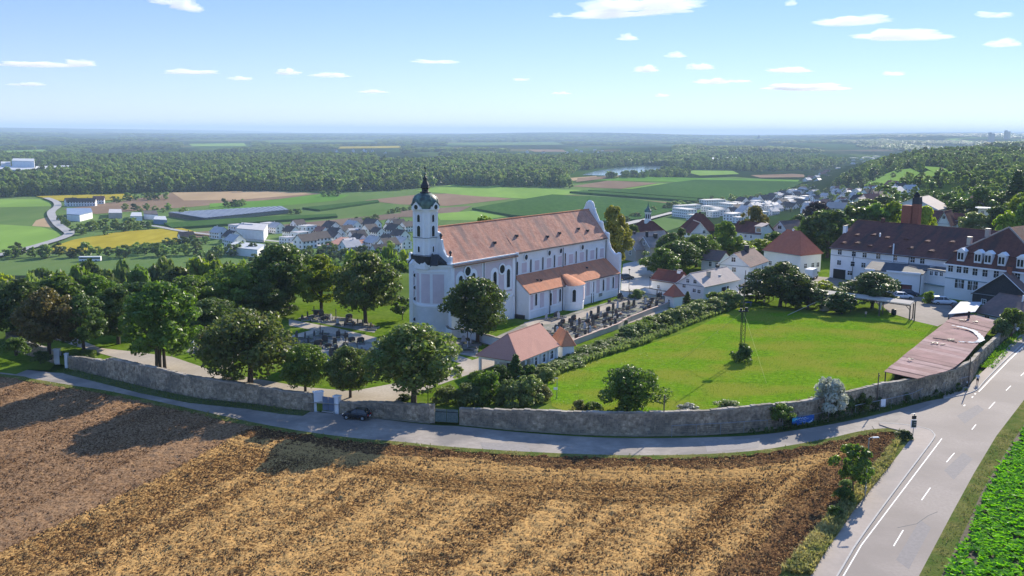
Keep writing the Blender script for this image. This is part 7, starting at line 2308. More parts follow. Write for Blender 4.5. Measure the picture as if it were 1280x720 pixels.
# ------------------------------------------------------------------ pink roofed hall with open porch, and its little pavilion
h = House('cemetery_hall', 'white cemetery hall with smooth pink hipped roof and open columned porch', None, (598, 444), (648, 451.5), ze=2.7, depth_x=698, cat='hall')
W, D, ze = h.W, h.D, h.ze
i_ = 3.5
for _ in range(3):
    zr = h.zat(W / 2, i_, 417)
    lo, hi = 0.5, D * .8
    for _ in range(40):
        m_ = (lo + hi) / 2
        if pr(h.w(W / 2, m_, zr))[0] < 635: lo = m_
        else: hi = m_
    i_ = lo
ov = .35
a, b, c, d = (-ov, -ov, ze), (W + ov, -ov, ze), (W + ov, D, ze), (-ov, D, ze)
r0_, r1_ = (W / 2, i_, zr), (W / 2, D + .1, zr)
h.slab('roof', 'roof_pink', a, b, r0_, r0_); h.slab('roof', 'roof_pink', b, c, r1_, r0_); h.slab('roof', 'roof_pink', d, a, r0_, r1_)
for p, q in ((a, r0_), (b, r0_), (r0_, r1_)): part('hip_ridge', MB().tube([p, q], .09, 5), MT['roof_pink'], h.t)
part('wall', MB().box((W / 2, (D + 4.2) / 2, ze / 2 - .2), (W - .6, D - 4.2, ze + .2)).extrude([(.3, D - .3, ze), (W - .3, D - .3, ze), (W / 2, D - .3, zr - .3)], (0, .2, 0)), MT['white2'], h.t)
part('fascia', MB().box((W / 2, -.05, ze - .1), (W + .5, .2, .3)).box((W + .05, D / 2, ze - .1), (.2, D, .3)), MT['trim'], h.t)
part('beam', MB().box((W / 2, .2, ze - .38), (W, .3, .3)), MT['trim'], h.t)
for x in (.2, W * .5, W - .2): part('column', MB().box((x, .2, ze / 2 - .3), (.34, .34, ze + .0)), MT['white2'], h.t)
for y in np.linspace(2.2, D - .4, 5): part('column', MB().box((W - .1, y, ze / 2 - .3), (.32, .32, ze)), MT['white2'], h.t)
for y in np.linspace(5.5, D - 2, 3): rect_window(h.t, W - .27, y, .8, 1.3, 1.3, math.pi / 2)
part('door', MB().box((W * .5, 4.18, 1.05), (1.8, .12, 2.1)), MT['dark'], h.t)
h = House('pavilion', 'tiny pavilion with steep orange pyramid roof between hall and graves', None, (690.8, 424.5), (703.2, 433), ze=2.2, depth_x=715.2, cat='pavilion')
h.roof('hip', h.zat(h.W / 2, h.D / 2, 411), 'roof_aisle', .25)
part('finial', MB().lathe([(.05, h.zr), (.12, h.zr + .2), (.03, h.zr + .5)], 6, (h.W / 2, h.D / 2)), MT['darkmetal'], h.t)

# ------------------------------------------------------------------ houses up the right slope
def hb(name, label, eL, eR, D0, ze, depth, kind, rpy, mat, wall='white2', mat2=None, wins=(), **k):
    """house at ground distance D0: sits on the terrain there"""
    d = ray(*eL); X = d[0] / d[1] * D0
    z = CAMH + d[2] / d[1] * D0 - ze                    # so that the eave shows at eL
    hh = House(name, label, None, eL, eR, zg=z, ze=ze, depth=depth, wall=wall, **k)
    hh.roof(kind, hh.zat(hh.W / 2 if kind == 'across' else hh.W / 2, 0 if kind == 'across' else depth / 2, rpy), mat, .5, mat2=mat2)
    gz = float(tz(X, D0))
    part('foundation', MB().box((hh.W / 2, depth / 2, (gz - z) / 2 - 1.0), (hh.W - .1, depth - .1, max(.5, abs(gz - z) + 1.5))), MT['beige'], hh.t)
    if wins: hh.win(wins, 1.0, 1.2)
    return hh


hb('hall', 'wide hall with broad bright pale roof behind the brick stacks', (1115, 259), (1172, 262), 440, 5, 22, 'across', 247, 'roof_pale')
hb('white_house', 'white gabled house with dark red roof just right of the brick stacks', (1171, 279), (1187, 280), 345, 4, 9, 'across', 264, 'roof_dark', wins=[(1180, 271.5)])
hb('house', 'house wing with dark red roof left of the white gable beyond the factory', (1153, 274), (1172, 276), 352, 4, 9, 'along', 263.5, 'roof_dark')
g_ = hb('house', 'long dark red roofed house with pale roof slats behind the factory', (1186, 278), (1212, 280), 350, 3.5, 9, 'along', 267, 'roof_dark')
for k in range(7): part('roof_slat', MB().box((g_.W * (.02 + .09 * k), -.6 + k * .35, g_.ze + .35 + k * .12), (.7, .9, .12), .7), MT['roof_white'], g_.t)
hb('white_house', 'white villa gable with dark side roof below the tall spruce', (1236, 253), (1257, 251), 430, 4.5, 10, 'across', 243, 'roof_brown', wins=[(1245, 250), (1251, 250)], mat2='roof_factory')
g_ = hb('white_house', 'white house with flat balcony roof on the right slope', (1223, 261), (1249, 262), 380, 3.6, 9, 'flat', 255, 'roof_white', wins=[(1228, 266), (1240, 267)])
part('balcony_slab', MB().box((g_.W * .6, -1.2, g_.ze + .6), (g_.W * 1.5, 3.0, .25)), MT['trim'], g_.t)
hb('house', 'house with dark red roof in front of the balcony house', (1225, 277), (1244, 278), 352, 3, 8, 'along', 270, 'roof_factory')
hb('house', 'house with grey pitched roof at the right behind the mansard roof', (1240, 281), (1262, 284), 330, 3.2, 9, 'along', 271, 'roof_grey')
hb('white_house', 'white house with pale roof above the dark tree left of the hall', (1062, 256), (1082, 257), 470, 4, 10, 'across', 247, 'roof_pale')
hb('white_house', 'white gabled house among trees above the factory left end', (1035, 260), (1060, 261), 480, 4, 10, 'along', 253, 'roof_pale')

# ------------------------------------------------------------------ villages in the distance
HP = {}


def house_proto(key, w_, d_, ze, zr, roofm, flat=False, storeys=2):
    wl = MB().box((0, 0, ze / 2 - 1.5), (w_, d_, ze + 3))
    if not flat:
        for x in (-w_ / 2 + .004, w_ / 2 - .204): wl.extrude([(x, -d_ / 2, ze), (x, d_ / 2, ze), (x, 0, zr - .15)], (.2, 0, 0))
    rf = MB()
    if flat:
        rf.box((0, 0, ze + .15), (w_ + .5, d_ + .5, .3))
    else:
        k = (zr - ze) / (d_ / 2)
        for s in (-1, 1):
            y0, z0 = s * (d_ / 2 + .5), ze - .5 * k
            rf.add([(-w_ / 2 - .5, y0, z0), (w_ / 2 + .5, y0, z0), (w_ / 2 + .5, 0, zr), (-w_ / 2 - .5, 0, zr), (-w_ / 2 - .5, y0, z0 - .2), (w_ / 2 + .5, y0, z0 - .2), (w_ / 2 + .5, 0, zr - .2), (-w_ / 2 - .5, 0, zr - .2)],
                   [(0, 1, 2, 3), (7, 6, 5, 4), (0, 4, 5, 1), (1, 5, 6, 2), (2, 6, 7, 3), (3, 7, 4, 0)])
        rf.box((w_ * .2, .4, zr + .3), (.6, .6, 1.2))
    wn = MB()
    for st in range(storeys):
        z = 1.6 + st * 2.8
        n_ = max(2, int(w_ / 3))
        for i in range(n_):
            x = -w_ / 2 + w_ * (i + .5) / n_
            for s in (-1, 1): wn.box((x, s * d_ / 2, z), (1.3, .12, 1.4))
        n2_ = max(2, int(d_ / 3.5))
        for i in range(n2_):
            y = -d_ / 2 + d_ * (i + .5) / n2_
            for s in (-1, 1): wn.box((s * w_ / 2, y, z), (.12, 1.2, 1.4))
    HP[key] = (wl.mesh('wall', MT['white2']), rf.mesh('roof', MT[roofm]), wn.mesh('window', MT['glass']))


MT['roof_far_dark'] = M('dark_far_roof', (0.055, 0.045, 0.045), (0.09, 0.07, 0.068), 0.3, .8)
MT['roof_far_pale'] = M('glare_pale_far_roof', (0.42, 0.40, 0.39), (0.52, 0.5, 0.49), 0.3, .6)  # sun glare on the far roofs put in as a pale base colour
MT['roof_far_red'] = M('red_far_roof', (0.25, 0.11, 0.08), (0.32, 0.15, 0.11), 0.3, .8)
house_proto('dark', 12, 10, 5.6, 9.6, 'roof_far_dark'); house_proto('red', 12, 10, 5.2, 9.2, 'roof_far_red'); house_proto('pale', 12, 10, 5.2, 9.0, 'roof_far_pale')
house_proto('cube', 11, 10, 6.4, 0, 'roof_far_pale', True); house_proto('block', 26, 12, 8.6, 0, 'roof_far_pale', True, 3); house_proto('row', 30, 10, 5.6, 9.2, 'roof_far_dark')


def far_house(key, loc, rz, label, group, sc=1.0):
    t = thing('house', label, 'house', loc, rz, group)
    t.scale = (sc, sc, sc)
    for nm, me in zip(('wall', 'roof', 'windows'), HP[key]):
        o = link(nm, me, t)
        if nm == 'windows': o['kind'] = 'stuff'
    return t


LBL = {'dark': 'white dark roofed house', 'red': 'white red roofed house', 'pale': 'white pale roofed house', 'cube': 'white flat roofed cube house', 'block': 'long white flat roofed block', 'row': 'long dark roofed terrace'}
rv = random.Random(11)
placed = []


def village(poly, n, keys, ang, label, sep, zmode='v', jit=.15):
    xs = [p[0] for p in poly]; ys = [p[1] for p in poly]
    got, tries = 0, 0
    while got < n and tries < 6000:
        tries += 1
        x, y = rv.uniform(min(xs), max(xs)), rv.uniform(min(ys), max(ys))
        if not inside(x, y, poly): continue
        k = rv.choice(keys)
        s_ = sep * (1.7 if k in ('block', 'row') else 1)
        if any((x - a) ** 2 + (y - b) ** 2 < ((s_ + c) / 2) ** 2 for a, b, c in placed): continue
        placed.append((x, y, s_)); got += 1
        z = VZ + .3 if zmode == 'v' else float(tz(x, y))
        far_house(k, (x, y, z), ang + rv.choice((0, math.pi / 2)) + rv.uniform(-jit, jit), LBL[k] + ' ' + label + ', ' + ('near ' if (y - min(ys)) < .33 * (max(ys) - min(ys)) else 'far ' if (y - min(ys)) > .66 * (max(ys) - min(ys)) else 'middle ') + ('left' if (x - min(xs)) < .33 * (max(xs) - min(xs)) else 'right' if (x - min(xs)) > .66 * (max(xs) - min(xs)) else 'centre'), LBL[k] + ' ' + label, rv.uniform(.85, 1.15) * (.68 if zmode == 't' else 1))


village(VPX([(842, 270), (868, 262), (905, 257), (925, 258), (905, 268), (870, 278)]), 12, ['block', 'cube', 'block'], .62, 'in the village just right of the turret', 20)
village(VPX([(880, 275), (925, 257), (960, 250), (1003, 240), (1030, 240), (1020, 256), (980, 268), (930, 280)]), 70, ['pale', 'cube', 'dark', 'pale', 'dark', 'cube'], .55, 'in the valley village beyond the long house', 15)
village(wp([(1000, 262), (1010, 244), (1050, 236), (1100, 240), (1180, 250), (1150, 256), (1090, 262)]), 55, ['dark', 'pale', 'pale', 'red', 'pale'], .4, 'in the hillside village above the factory roof', 14, 't', .4)
village(VPX([(1000, 238), (1015, 222), (1060, 212), (1085, 214), (1075, 228), (1050, 236)]), 42, ['dark', 'pale', 'red', 'cube', 'pale'], .5, 'in the hazy village at the valley side', 17, 'v', .4)
village(VPX([(1005, 210), (1030, 203), (1090, 196), (1110, 200), (1080, 210), (1040, 214)]), 28, ['pale', 'pale', 'block', 'cube'], .5, 'in the farthest hazy village on the right', 26, 'v', .4)
village(VPX([(256, 306), (300, 288), (372, 285), (395, 292), (380, 304), (300, 312)]), 13, ['block', 'cube', 'pale', 'dark'], .9, 'in the left village beside the pale field', 22)
village(VPX([(372, 300), (420, 288), (505, 283), (512, 292), (470, 300), (440, 312), (380, 312)]), 22, ['dark', 'dark', 'pale', 'dark', 'dark', 'red'], .8, 'in the left village before the dark copse', 17)
village(VPX([(420, 318), (440, 308), (500, 300), (512, 312), (480, 322)]), 8, ['dark', 'pale', 'dark'], .8, 'in the left village behind the lawn trees', 20)
village(VPX([(640, 191.5), (700, 189), (830, 188.5), (840, 191), (760, 193)]), 24, ['pale', 'pale', 'red'], .3, 'in the white specked town across the plain', 45)
village(VPX([(380, 190), (450, 188), (500, 190), (480, 192)]), 8, ['red', 'pale'], .3, 'in the far red roofed hamlet beyond the forest', 45)
village(VPX([(890, 204), (905, 201), (925, 202), (915, 206)]), 4, ['block'], .3, 'in the trees right of the lake', 40)


# named buildings in the valley
def simple_block(name, label, cat, pts, h_, wallm, roofm, parts_=(), z=VZ + .3):
    w_ = px(pts, z)
    o_ = np.array(w_[0])
    t = thing(name, label, cat, (*o_, z))
    loc = [tuple(np.array(p) - o_) for p in w_]
    part('wall', MB().prism(loc, -1, h_), MT[wallm], t)
    cen = np.mean(np.array(loc), 0)
    part('roof', MB().prism([tuple(cen + (np.array(p) - cen) * 1.01) for p in loc], h_, h_ + .6), MT[roofm], t)
    return t, loc, o_


t, loc, o_ = simple_block('glasshouse', 'very long low glasshouse with striped pale roof in the valley', 'greenhouse', [(256, 278), (361, 267), (352, 262.5), (211, 270.5)], 3.4, 'roof_slate', 'roof_slate')
MT['glassroof'] = M('glasshouse_roof', (0.17, 0.20, 0.25), (0.24, 0.27, 0.32), .1, .5)
A, B, Cc, Dd = [np.array(p) for p in loc]
for k in range(20):
    u0_, u1_ = (k + .12) / 20, (k + .88) / 20
    q = [A + (B - A) * u0_, A + (B - A) * u1_, Dd + (Cc - Dd) * u1_, Dd + (Cc - Dd) * u0_]
    part('roof_bay', MB().prism([tuple(p) for p in q], 4.0, 4.6), MT['glassroof'], t)
for k in range(3):
    part('wall_band', MB().prism([tuple(A + (B - A) * .01 + (0, -.3)), tuple(B + (0, -.3)), tuple(B), tuple(A)], 1 + k * .9, 1.4 + k * .9), MT['galv'], t)
MT['blue_roof'] = M('blue_grey_roof', (0.16, 0.22, 0.32), (0.24, 0.3, 0.4), .2, .5)
simple_block('workshop', 'blue grey roofed works hall in the valley tree clump', 'works hall', [(84, 276), (100, 277), (116, 273), (114, 268), (84, 268)], 6, 'white2', 'blue_roof')
simple_block('workshop', 'low grey shed right of the blue roofed works', 'works hall', [(136, 273), (153, 273), (152, 268), (137, 268)], 5, 'beige', 'roof_far_pale')
simple_block('workshop', 'dark roofed shed in the yard left of the glasshouse', 'works hall', [(180, 274), (198, 275), (196, 270), (180, 270)], 5, 'white2', 'roof_far_dark')
simple_block('workshop', 'bright blue tarped store in the yard left of the glasshouse', 'works hall', [(192, 280), (209, 281), (207, 276), (194, 276)], 4, 'blue_roof', 'roof_white')
simple_block('workshop', 'white low store behind the yard of the glasshouse', 'works hall', [(163, 276), (178, 276), (177, 271), (165, 271)], 4, 'white2', 'roof_white')
ft = []
for pts, h_, lb in (([(-10, 221.5), (40, 223), (44, 218), (-10, 216)], 14, 'white factory hall at the left edge of the forest'), ([(16, 218), (44, 219), (44, 214.5), (18, 214)], 26, 'tallest white factory block in the forest clearing'), ([(44, 220.5), (97, 217.5), (95, 214), (46, 215.5)], 12, 'long white factory hall right of the tall block'), ([(2, 216), (14, 216), (14, 213), (2, 213)], 18, 'small white factory block behind the left hall')):
    simple_block('factory_hall', lb, 'factory hall', pts, h_, 'white2', 'roof_white')
for loc_, rz, key, lb in (((89, 257.5), .7, 'dark', 'white gabled farm house with black roof beside the upper sunflower field'), ((103, 257.5), .2, 'row', 'long dark roofed farm building below the forest'), ((124, 254.5), .3, 'red', 'red roofed farm barn below the forest')):
    q = P(*loc_, VZ + .3); far_house(key, tuple(q), rz, lb, None, 1.0)
q = P(233, 303, VZ + .3); far_house('dark', tuple(q), .6, 'small house at the right end of the lower sunflower field', None, .9)
simple_block('apartment_block', 'flat white apartment blocks in the left valley village, nearest the pale field', 'apartment block', [(296, 300), (330, 303), (335, 294), (303, 292)], 9, 'white2', 'roof_far_pale')
simple_block('retail_building', 'low white flat roofed store in front of the left valley village', 'store', [(282, 318), (322, 322), (332, 315), (295, 311)], 5, 'white2', 'roof_white')
simple_block('school_building', 'long red roofed hall in the left valley village', 'hall', [(408, 315), (446, 316), (462, 308), (426, 305)], 5, 'white2', 'roof_far_red')
simple_block('lake_hall', 'pale hall in the trees right of the lake', 'hall', [(888, 204), (900, 204.5), (901, 202), (889, 201.5)], 12, 'coping_pink', 'roof_white'); simple_block('lake_hall', 'white hall in the trees further right of the lake', 'hall', [(903, 203.5), (920, 204), (921, 201), (904, 201)], 12, 'white2', 'roof_white')
simple_block('apartment_block', 'white apartment slab in the hazy village at the valley side', 'apartment block', [(1072, 230), (1092, 231), (1094, 226), (1074, 226)], 9, 'white2', 'roof_white')
q = P(113, 326.5, VZ + .3)
bus = thing('bus', 'pale bus on the lower valley road at the left', 'bus', tuple(q), .12)
part('body', MB().box((0, 0, 1.8), (14, 2.6, 3.0)), MT['white2'], bus); part('windows', MB().box((0, 0, 2.2), (13.4, 2.7, .9)), MT['glass'], bus)
for x in (-4.5, 4): part('wheel', MB().tube([(x, -1.35, .5), (x, 1.35, .5)], .5, 10), MT['darkmetal'], bus)
# far spire and towers on the horizon
dq = ray(948.5, 172); s_ = 9000 / dq[1]
zb = float(tz(dq[0] * s_, 9000)) - 5
mn = thing('minster', 'tiny hazy minster spire on the far horizon', 'church', (dq[0] * s_, 9000, zb))
hh = height_to((dq[0] * s_, 9000, zb), 160.5)
part('tower', MB().box((0, 0, hh * .28), (26, 26, hh * .56)), MT['roof_slate'], mn); part('spire', MB().lathe([(14, hh * .56), (8, hh * .7), (3, hh * .88), (.5, hh)], 8), MT['roof_slate'], mn)
part('nave', MB().box((50, 30, hh * .12), (110, 40, hh * .24)), MT['roof_slate'], mn)
for x, top, D0, lb in ((1239.5, 160.5, 6000, 'twin hazy tower block on the right horizon'), (1259, 163, 6500, 'lower hazy tower block at the far right horizon')):
    dq = ray(x, 168); s_ = D0 / dq[1]; X = dq[0] * s_; zb = float(tz(X, D0)) - 4
    hh = height_to((X, D0, zb), top); tb_ = thing('tower_block', lb, 'tower block', (X, D0, zb))
    part('wall', MB().box((-9, 0, hh / 2), (16, 16, hh)).box((11, 4, hh * .46), (18, 16, hh * .92)), MT['beige'], tb_); part('roof', MB().box((-9, 0, hh + 1), (12, 12, 3)), MT['roof_far_dark'], tb_)

# ------------------------------------------------------------------ graves
def grave_proto(kind):
    t = thing('gravestone', 'x', 'gravestone', (0, 0, -500))
    bdr = MB()
    for x, y, a, b in ((0, -1.0, 1.1, .1), (0, 1.0, 1.1, .1), (-.5, 0, .1, 1.9), (.5, 0, .1, 1.9)): bdr.box((x, y, .1), (a, b, .24))
    bb = part('border', bdr, MT['gborder'], t)
    part('planting', MB().lathe([(.02, .3), (.3, .28), (.45, .16), (.46, .1)][::-1], 8), MT['gbed'], t).scale = (.95, 1.9, 1.1)
    if kind == 0:
        part('headstone', MB().extrude([(-.42, 1.0, .1), (.42, 1.0, .1), (.42, 1.0, 1.0), (.25, 1.0, 1.18), (-.1, 1.0, 1.24), (-.42, 1.0, 1.05)], (0, -.2, 0)), MT['gstone'], t)
        part('plinth', MB().box((0, .92, .15), (1.05, .34, .2)), MT['gborder'], t)
    elif kind == 1:
        part('headstone', MB().extrude([(-.62, 1.0, .1), (.62, 1.0, .1), (.66, 1.0, .72), (.3, 1.0, .88), (-.35, 1.0, .82), (-.66, 1.0, .66)], (0, -.24, 0)), MT['gstone'], t)
        part('lantern', MB().box((.3, .6, .35), (.16, .16, .32)), MT['flowers'], t)
    elif kind == 2:
        part('headstone', MB().lathe([(.34, .1), (.38, .5), (.3, .95), (.12, 1.2), (.02, 1.24)], 7, (0, .9)), MT['gstone_b'], t)
        part('flowers', MB().lathe([(.3, .25), (.34, .4), (.2, .5), (.02, .52)], 7, (0, -.3)), MT['flowers'], t)
    elif kind == 3:
        part('headstone', MB().extrude([(-.3, .95, .1), (.3, .95, .1), (.3, .95, 1.15), (0, .95, 1.4), (-.3, .95, 1.15)], (0, -.18, 0)), MT['gstone_l'], t)
        part('plinth', MB().box((0, .88, .18), (.8, .3, .24)), MT['gborder'], t)
    else:
        part('cross', MB().box((0, .9, .95), (.14, .14, 1.7)).box((0, .9, 1.25), (.75, .13, .14)), MT['gstone'], t)
        part('plinth', MB().box((0, .9, .2), (.6, .4, .3)), MT['gstone_b'], t)
    return t


GP = [grave_proto(k) for k in range(5)]
GL = ['upright dark granite gravestone', 'wide low dark gravestone', 'rough brown gravestone', 'pale pointed gravestone', 'dark stone grave cross']
used = [False] * 5
rg = random.Random(3)


def put_grave(k, x, y, rz, where):
    lb = GL[k] + ' ' + where
    if not used[k]:
        g_ = GP[k]; used[k] = True
        g_.location = (x, y, Y1 + .03); g_.rotation_euler = (0, 0, rz); g_['label'] = lb; g_['group'] = where + ', ' + GL[k]
    else:
        g_ = copy_tree(GP[k], (x, y, Y1 + .03), rz, lb, where + ', ' + GL[k])
    s = rg.uniform(.85, 1.25); g_.scale = (s, s * .85, s * rg.uniform(.9, 1.3))


gu = np.array([math.sin(PHI), math.cos(PHI)]); gvv = np.array([math.cos(PHI), -math.sin(PHI)])
reg = px([(655, 430), (690, 398), (716, 394), (776, 375), (806, 369), (872, 379), (842, 381), (818, 389), (786, 402), (772, 409), (728, 426), (712, 432), (690, 434)], Y1)
o_ = np.array(P2(655, 430, Y1))
nput = 0
for i in range(40):
    for j in range(-6, 14):
        p = o_ + gu * (i * 1.85 + rg.uniform(-.25, .25)) + gvv * (j * 2.75 + rg.uniform(-.3, .3))
        if inside(p[0], p[1], reg) and rg.random() < .74 and j % 5 != 3:
            put_grave(rg.choice((0, 0, 1, 1, 1, 2, 0, 3, 4)), p[0], p[1], math.pi / 2 - PHI + rg.choice((0, 0, math.pi)) + rg.uniform(-.08, .08), ('by the church aisle' if j < 1 else 'in the middle rows' if j < 4 else 'by the pink topped wall') + (' near the hall' if i < 9 else ' at the aisle chapel' if i < 17 else ' right of the aisle chapel' if i < 24 else ' near the white wall')); nput += 1
for pts, n_i, wh in (([(356, 428), (374, 420), (402, 414), (445, 422), (474, 432), (466, 444), (440, 453), (398, 449)], 12, 'in the shaded graveyard left of the apse'), ([(374, 399), (396, 393), (452, 401), (470, 408), (466, 415), (420, 407)], 12, 'in the long sunny grave row behind the path'), ([(546, 426), (598, 427), (594, 446), (562, 440)], 6, 'in the small plot below the terrace wall'), ([(233, 441), (244, 431), (266, 437), (261, 447)], 3, 'in the small plot behind the long stone wall')):
    reg = px(pts, Y1); o_ = np.array(min(reg)); c_ = np.mean(np.array(reg), 0)
    for i in range(-12, 13):
        for j in range(-8, 9):
            p = c_ + np.array([.97, -.25]) * i * 2.0 + np.array([.25, .97]) * j * 2.6 + (rg.uniform(-.3, .3), rg.uniform(-.3, .3))
            if inside(p[0], p[1], reg) and rg.random() < .66:
                put_grave(rg.choice((0, 1, 2, 3, 0, 1, 4)), p[0], p[1], rg.choice((.25, 1.57)) + rg.uniform(-.1, .1), wh); nput += 1

# ------------------------------------------------------------------ vehicles
def car(name, label, loc, rz, L=4.3, Wd=1.75, Hh=1.5, paint=None, suv=False, cat='car'):
    t = thing(name, label, cat, loc, rz)
    n_, l_ = L / 2, Wd / 2
    zb_ = .28
    sec = [(-n_, .42, .62, .80), (-n_ + .12, .32, .80, .93), (-n_ * .75, .26, .92 + .1 * suv, .99), (-n_ * .2, .25, .95 + .1 * suv, 1.0), (n_ * .25, .25, .94 + .1 * suv, 1.0), (n_ * .45, .26, .92 + .1 * suv, .99), (n_ * .8, .28, .80 + .1 * suv, .94), (n_ - .08, .36, .66 + .08 * suv, .84), (n_, .45, .56, .74)]
    mb = MB()
    m_ = 8
    for x, z0, z1, k in sec:
        w_ = l_ * k
        for y, z in ((-w_ * .86, z0), (-w_, z0 + (z1 - z0) * .3), (-w_ * .985, z0 + (z1 - z0) * .75), (-w_ * .86, z1), (w_ * .86, z1), (w_ * .985, z0 + (z1 - z0) * .75), (w_, z0 + (z1 - z0) * .3), (w_ * .86, z0)):
            mb.v.append((x, y, z))
    for i in range(len(sec) - 1):
        for k in range(m_):
            mb.f.append((i * m_ + k, i * m_ + (k + 1) % m_, (i + 1) * m_ + (k + 1) % m_, (i + 1) * m_ + k)); mb.m.append(0)
    mb.f += [tuple(range(m_ - 1, -1, -1)), tuple((len(sec) - 1) * m_ + k for k in range(m_))]; mb.m += [0, 0]
    body = part('body', mb, paint, t)
    zt, zw = Hh, .92 + .1 * suv
    x0, x1, x2, x3 = (-n_ * .93, -n_ * .68, n_ * .08, n_ * .46)
    if suv: x0, x1 = -n_ * .96, -n_ * .82
    a_, b_ = l_ * .84, l_ * .66
    cb = MB(); cb.add([(x0, -a_, zw), (x3, -a_, zw), (x3, a_, zw), (x0, a_, zw), (x1, -b_, zt), (x2, -b_, zt), (x2, b_, zt), (x1, b_, zt)], [(4, 5, 6, 7), (0, 1, 5, 4), (1, 2, 6, 5), (2, 3, 7, 6), (3, 0, 4, 7)])
    part('windows', cb, MT['glass'], t)
    rf = MB(); rf.add([(x1 - .1, -b_ - .03, zt - .04), (x2 + .1, -b_ - .03, zt - .04), (x2 + .1, b_ + .03, zt - .04), (x1 - .1, b_ + .03, zt - .04), (x1, -b_ * .9, zt + .04), (x2, -b_ * .9, zt + .04), (x2, b_ * .9, zt + .04), (x1, b_ * .9, zt + .04)], [(4, 5, 6, 7), (0, 1, 5, 4), (1, 2, 6, 5), (2, 3, 7, 6), (3, 0, 4, 7)])
    part('roof', rf, paint, t)
    for s in (-1, 1):
        for xa, xb in ((x0, x1), (x3, x2), (-n_ * .12, -n_ * .14)):
            part('pillar', MB().tube([(xa, s * (a_ + .01), zw), (xb, s * (b_ + .02), zt - .02)], .045, 4), paint, body)
        part('headlight', MB().box((n_ - .1, s * l_ * .58, .62 + .08 * suv), (.16, .34, .14)), MT['roof_white'], t)
        part('tail_light', MB().box((-n_ + .05, s * l_ * .62, .74), (.12, .26, .2)), MT['red_light'], t)
        part('mirror', MB().box((x3 - .25, s * (l_ + .06), zw + .06), (.14, .2, .12)), paint, t)
        for x in (-n_ * .6, n_ * .62):
            w_ = part('wheel', MB().tube([(x, s * (l_ - .16), .32), (x, s * (l_ + .02), .32)], .32, 14), MT['tyre'], t)
            part('rim', MB().tube([(x, s * (l_ + .015), .32), (x, s * (l_ + .035), .32)], .19, 10), MT['galv'], w_)
    part('number_plate', MB().box((-n_ - .01, 0, .55), (.04, .5, .11)), MT['trim'], t)
    return t


MT['red_light'] = M('tail_light_red', (0.35, 0.015, 0.015), None, rough=.3)
MT['tyre'] = M('tyre_rubber', (0.015, 0.015, 0.016), None, rough=.8)
black = M('black_paint', (0.012, 0.013, 0.016), None, rough=.25, spec=.6); white_p = M('white_paint', (0.72, 0.74, 0.76), None, rough=.3, spec=.5); blue_p = M('dark_blue_paint', (0.02, 0.03, 0.06), None, rough=.3, spec=.5); grey_p = M('dark_grey_paint', (0.05, 0.055, 0.06), None, rough=.3, spec=.5)
q = P(446, 523.5); q2 = P(500, 528)
car('black_car', 'black car parked on the lane against the shaded stone wall', (q[0], q[1], .03), math.atan2(q2[1] - q[1], q2[0] - q[0]) + math.pi, 3.75, 1.6, 1.42, black)
q = P(1129, 373.5, Y1); car('white_car', 'white hatchback parked in front of the factory annex', (q[0], q[1], Y1 + .04), -.12, 4.2, 1.75, 1.5, white_p)
q = P(1137, 370, Y1); car('dark_car', 'dark blue car parked behind the white hatchback', (q[0], q[1], Y1 + .04), -.1, 4.2, 1.75, 1.45, blue_p)
q = P(1180, 380.5, Y1); car('white_suv', 'white estate car parked by the mansard house', (q[0], q[1], Y1 + .04), -.18, 5.0, 1.9, 1.7, white_p, True)
q = P(1167, 376, Y1); car('white_car', 'white car half hidden behind the white estate car', (q[0], q[1], Y1 + .04), -.18, 4.3, 1.75, 1.5, white_p)
q = P(1213, 392, Y1); car('dark_car', 'dark car in the shade at the right of the white estate car', (q[0], q[1] + 4, Y1 + .04), -.2, 4.2, 1.75, 1.45, grey_p)
q = P(783, 349.5, Y1); car('dark_car', 'dark car parked on the paved square behind the church gable', (q[0], q[1], Y1 + .04), .5, 4.0, 1.75, 1.45, grey_p)
q = P(1014, 349, Y1)
vn = thing('white_truck', 'white box truck parked beside the factory garage', 'truck', (q[0], q[1], Y1 + .04), 1.0)
part('box_body', MB().box((-.6, 0, 1.75), (4.4, 2.0, 2.1)), white_p, vn); cbm = part('cab', MB().box((2.3, 0, 1.2), (1.4, 1.9, 1.5), 0, .9), white_p, vn)
part('windscreen', MB().box((2.97, 0, 1.5), (.12, 1.6, .6)), MT['glass'], vn); part('side_window', MB().box((2.4, -.93, 1.5), (.8, .06, .5)), MT['glass'], cbm)
part('chassis', MB().box((.3, 0, .55), (5.6, 1.6, .3)), MT['darkmetal'], vn)
for x in (-1.8, 2.1):
    for s in (-1, 1): part('wheel', MB().tube([(x, s * .75, .4), (x, s * .98, .4)], .4, 12), MT['tyre'], vn)

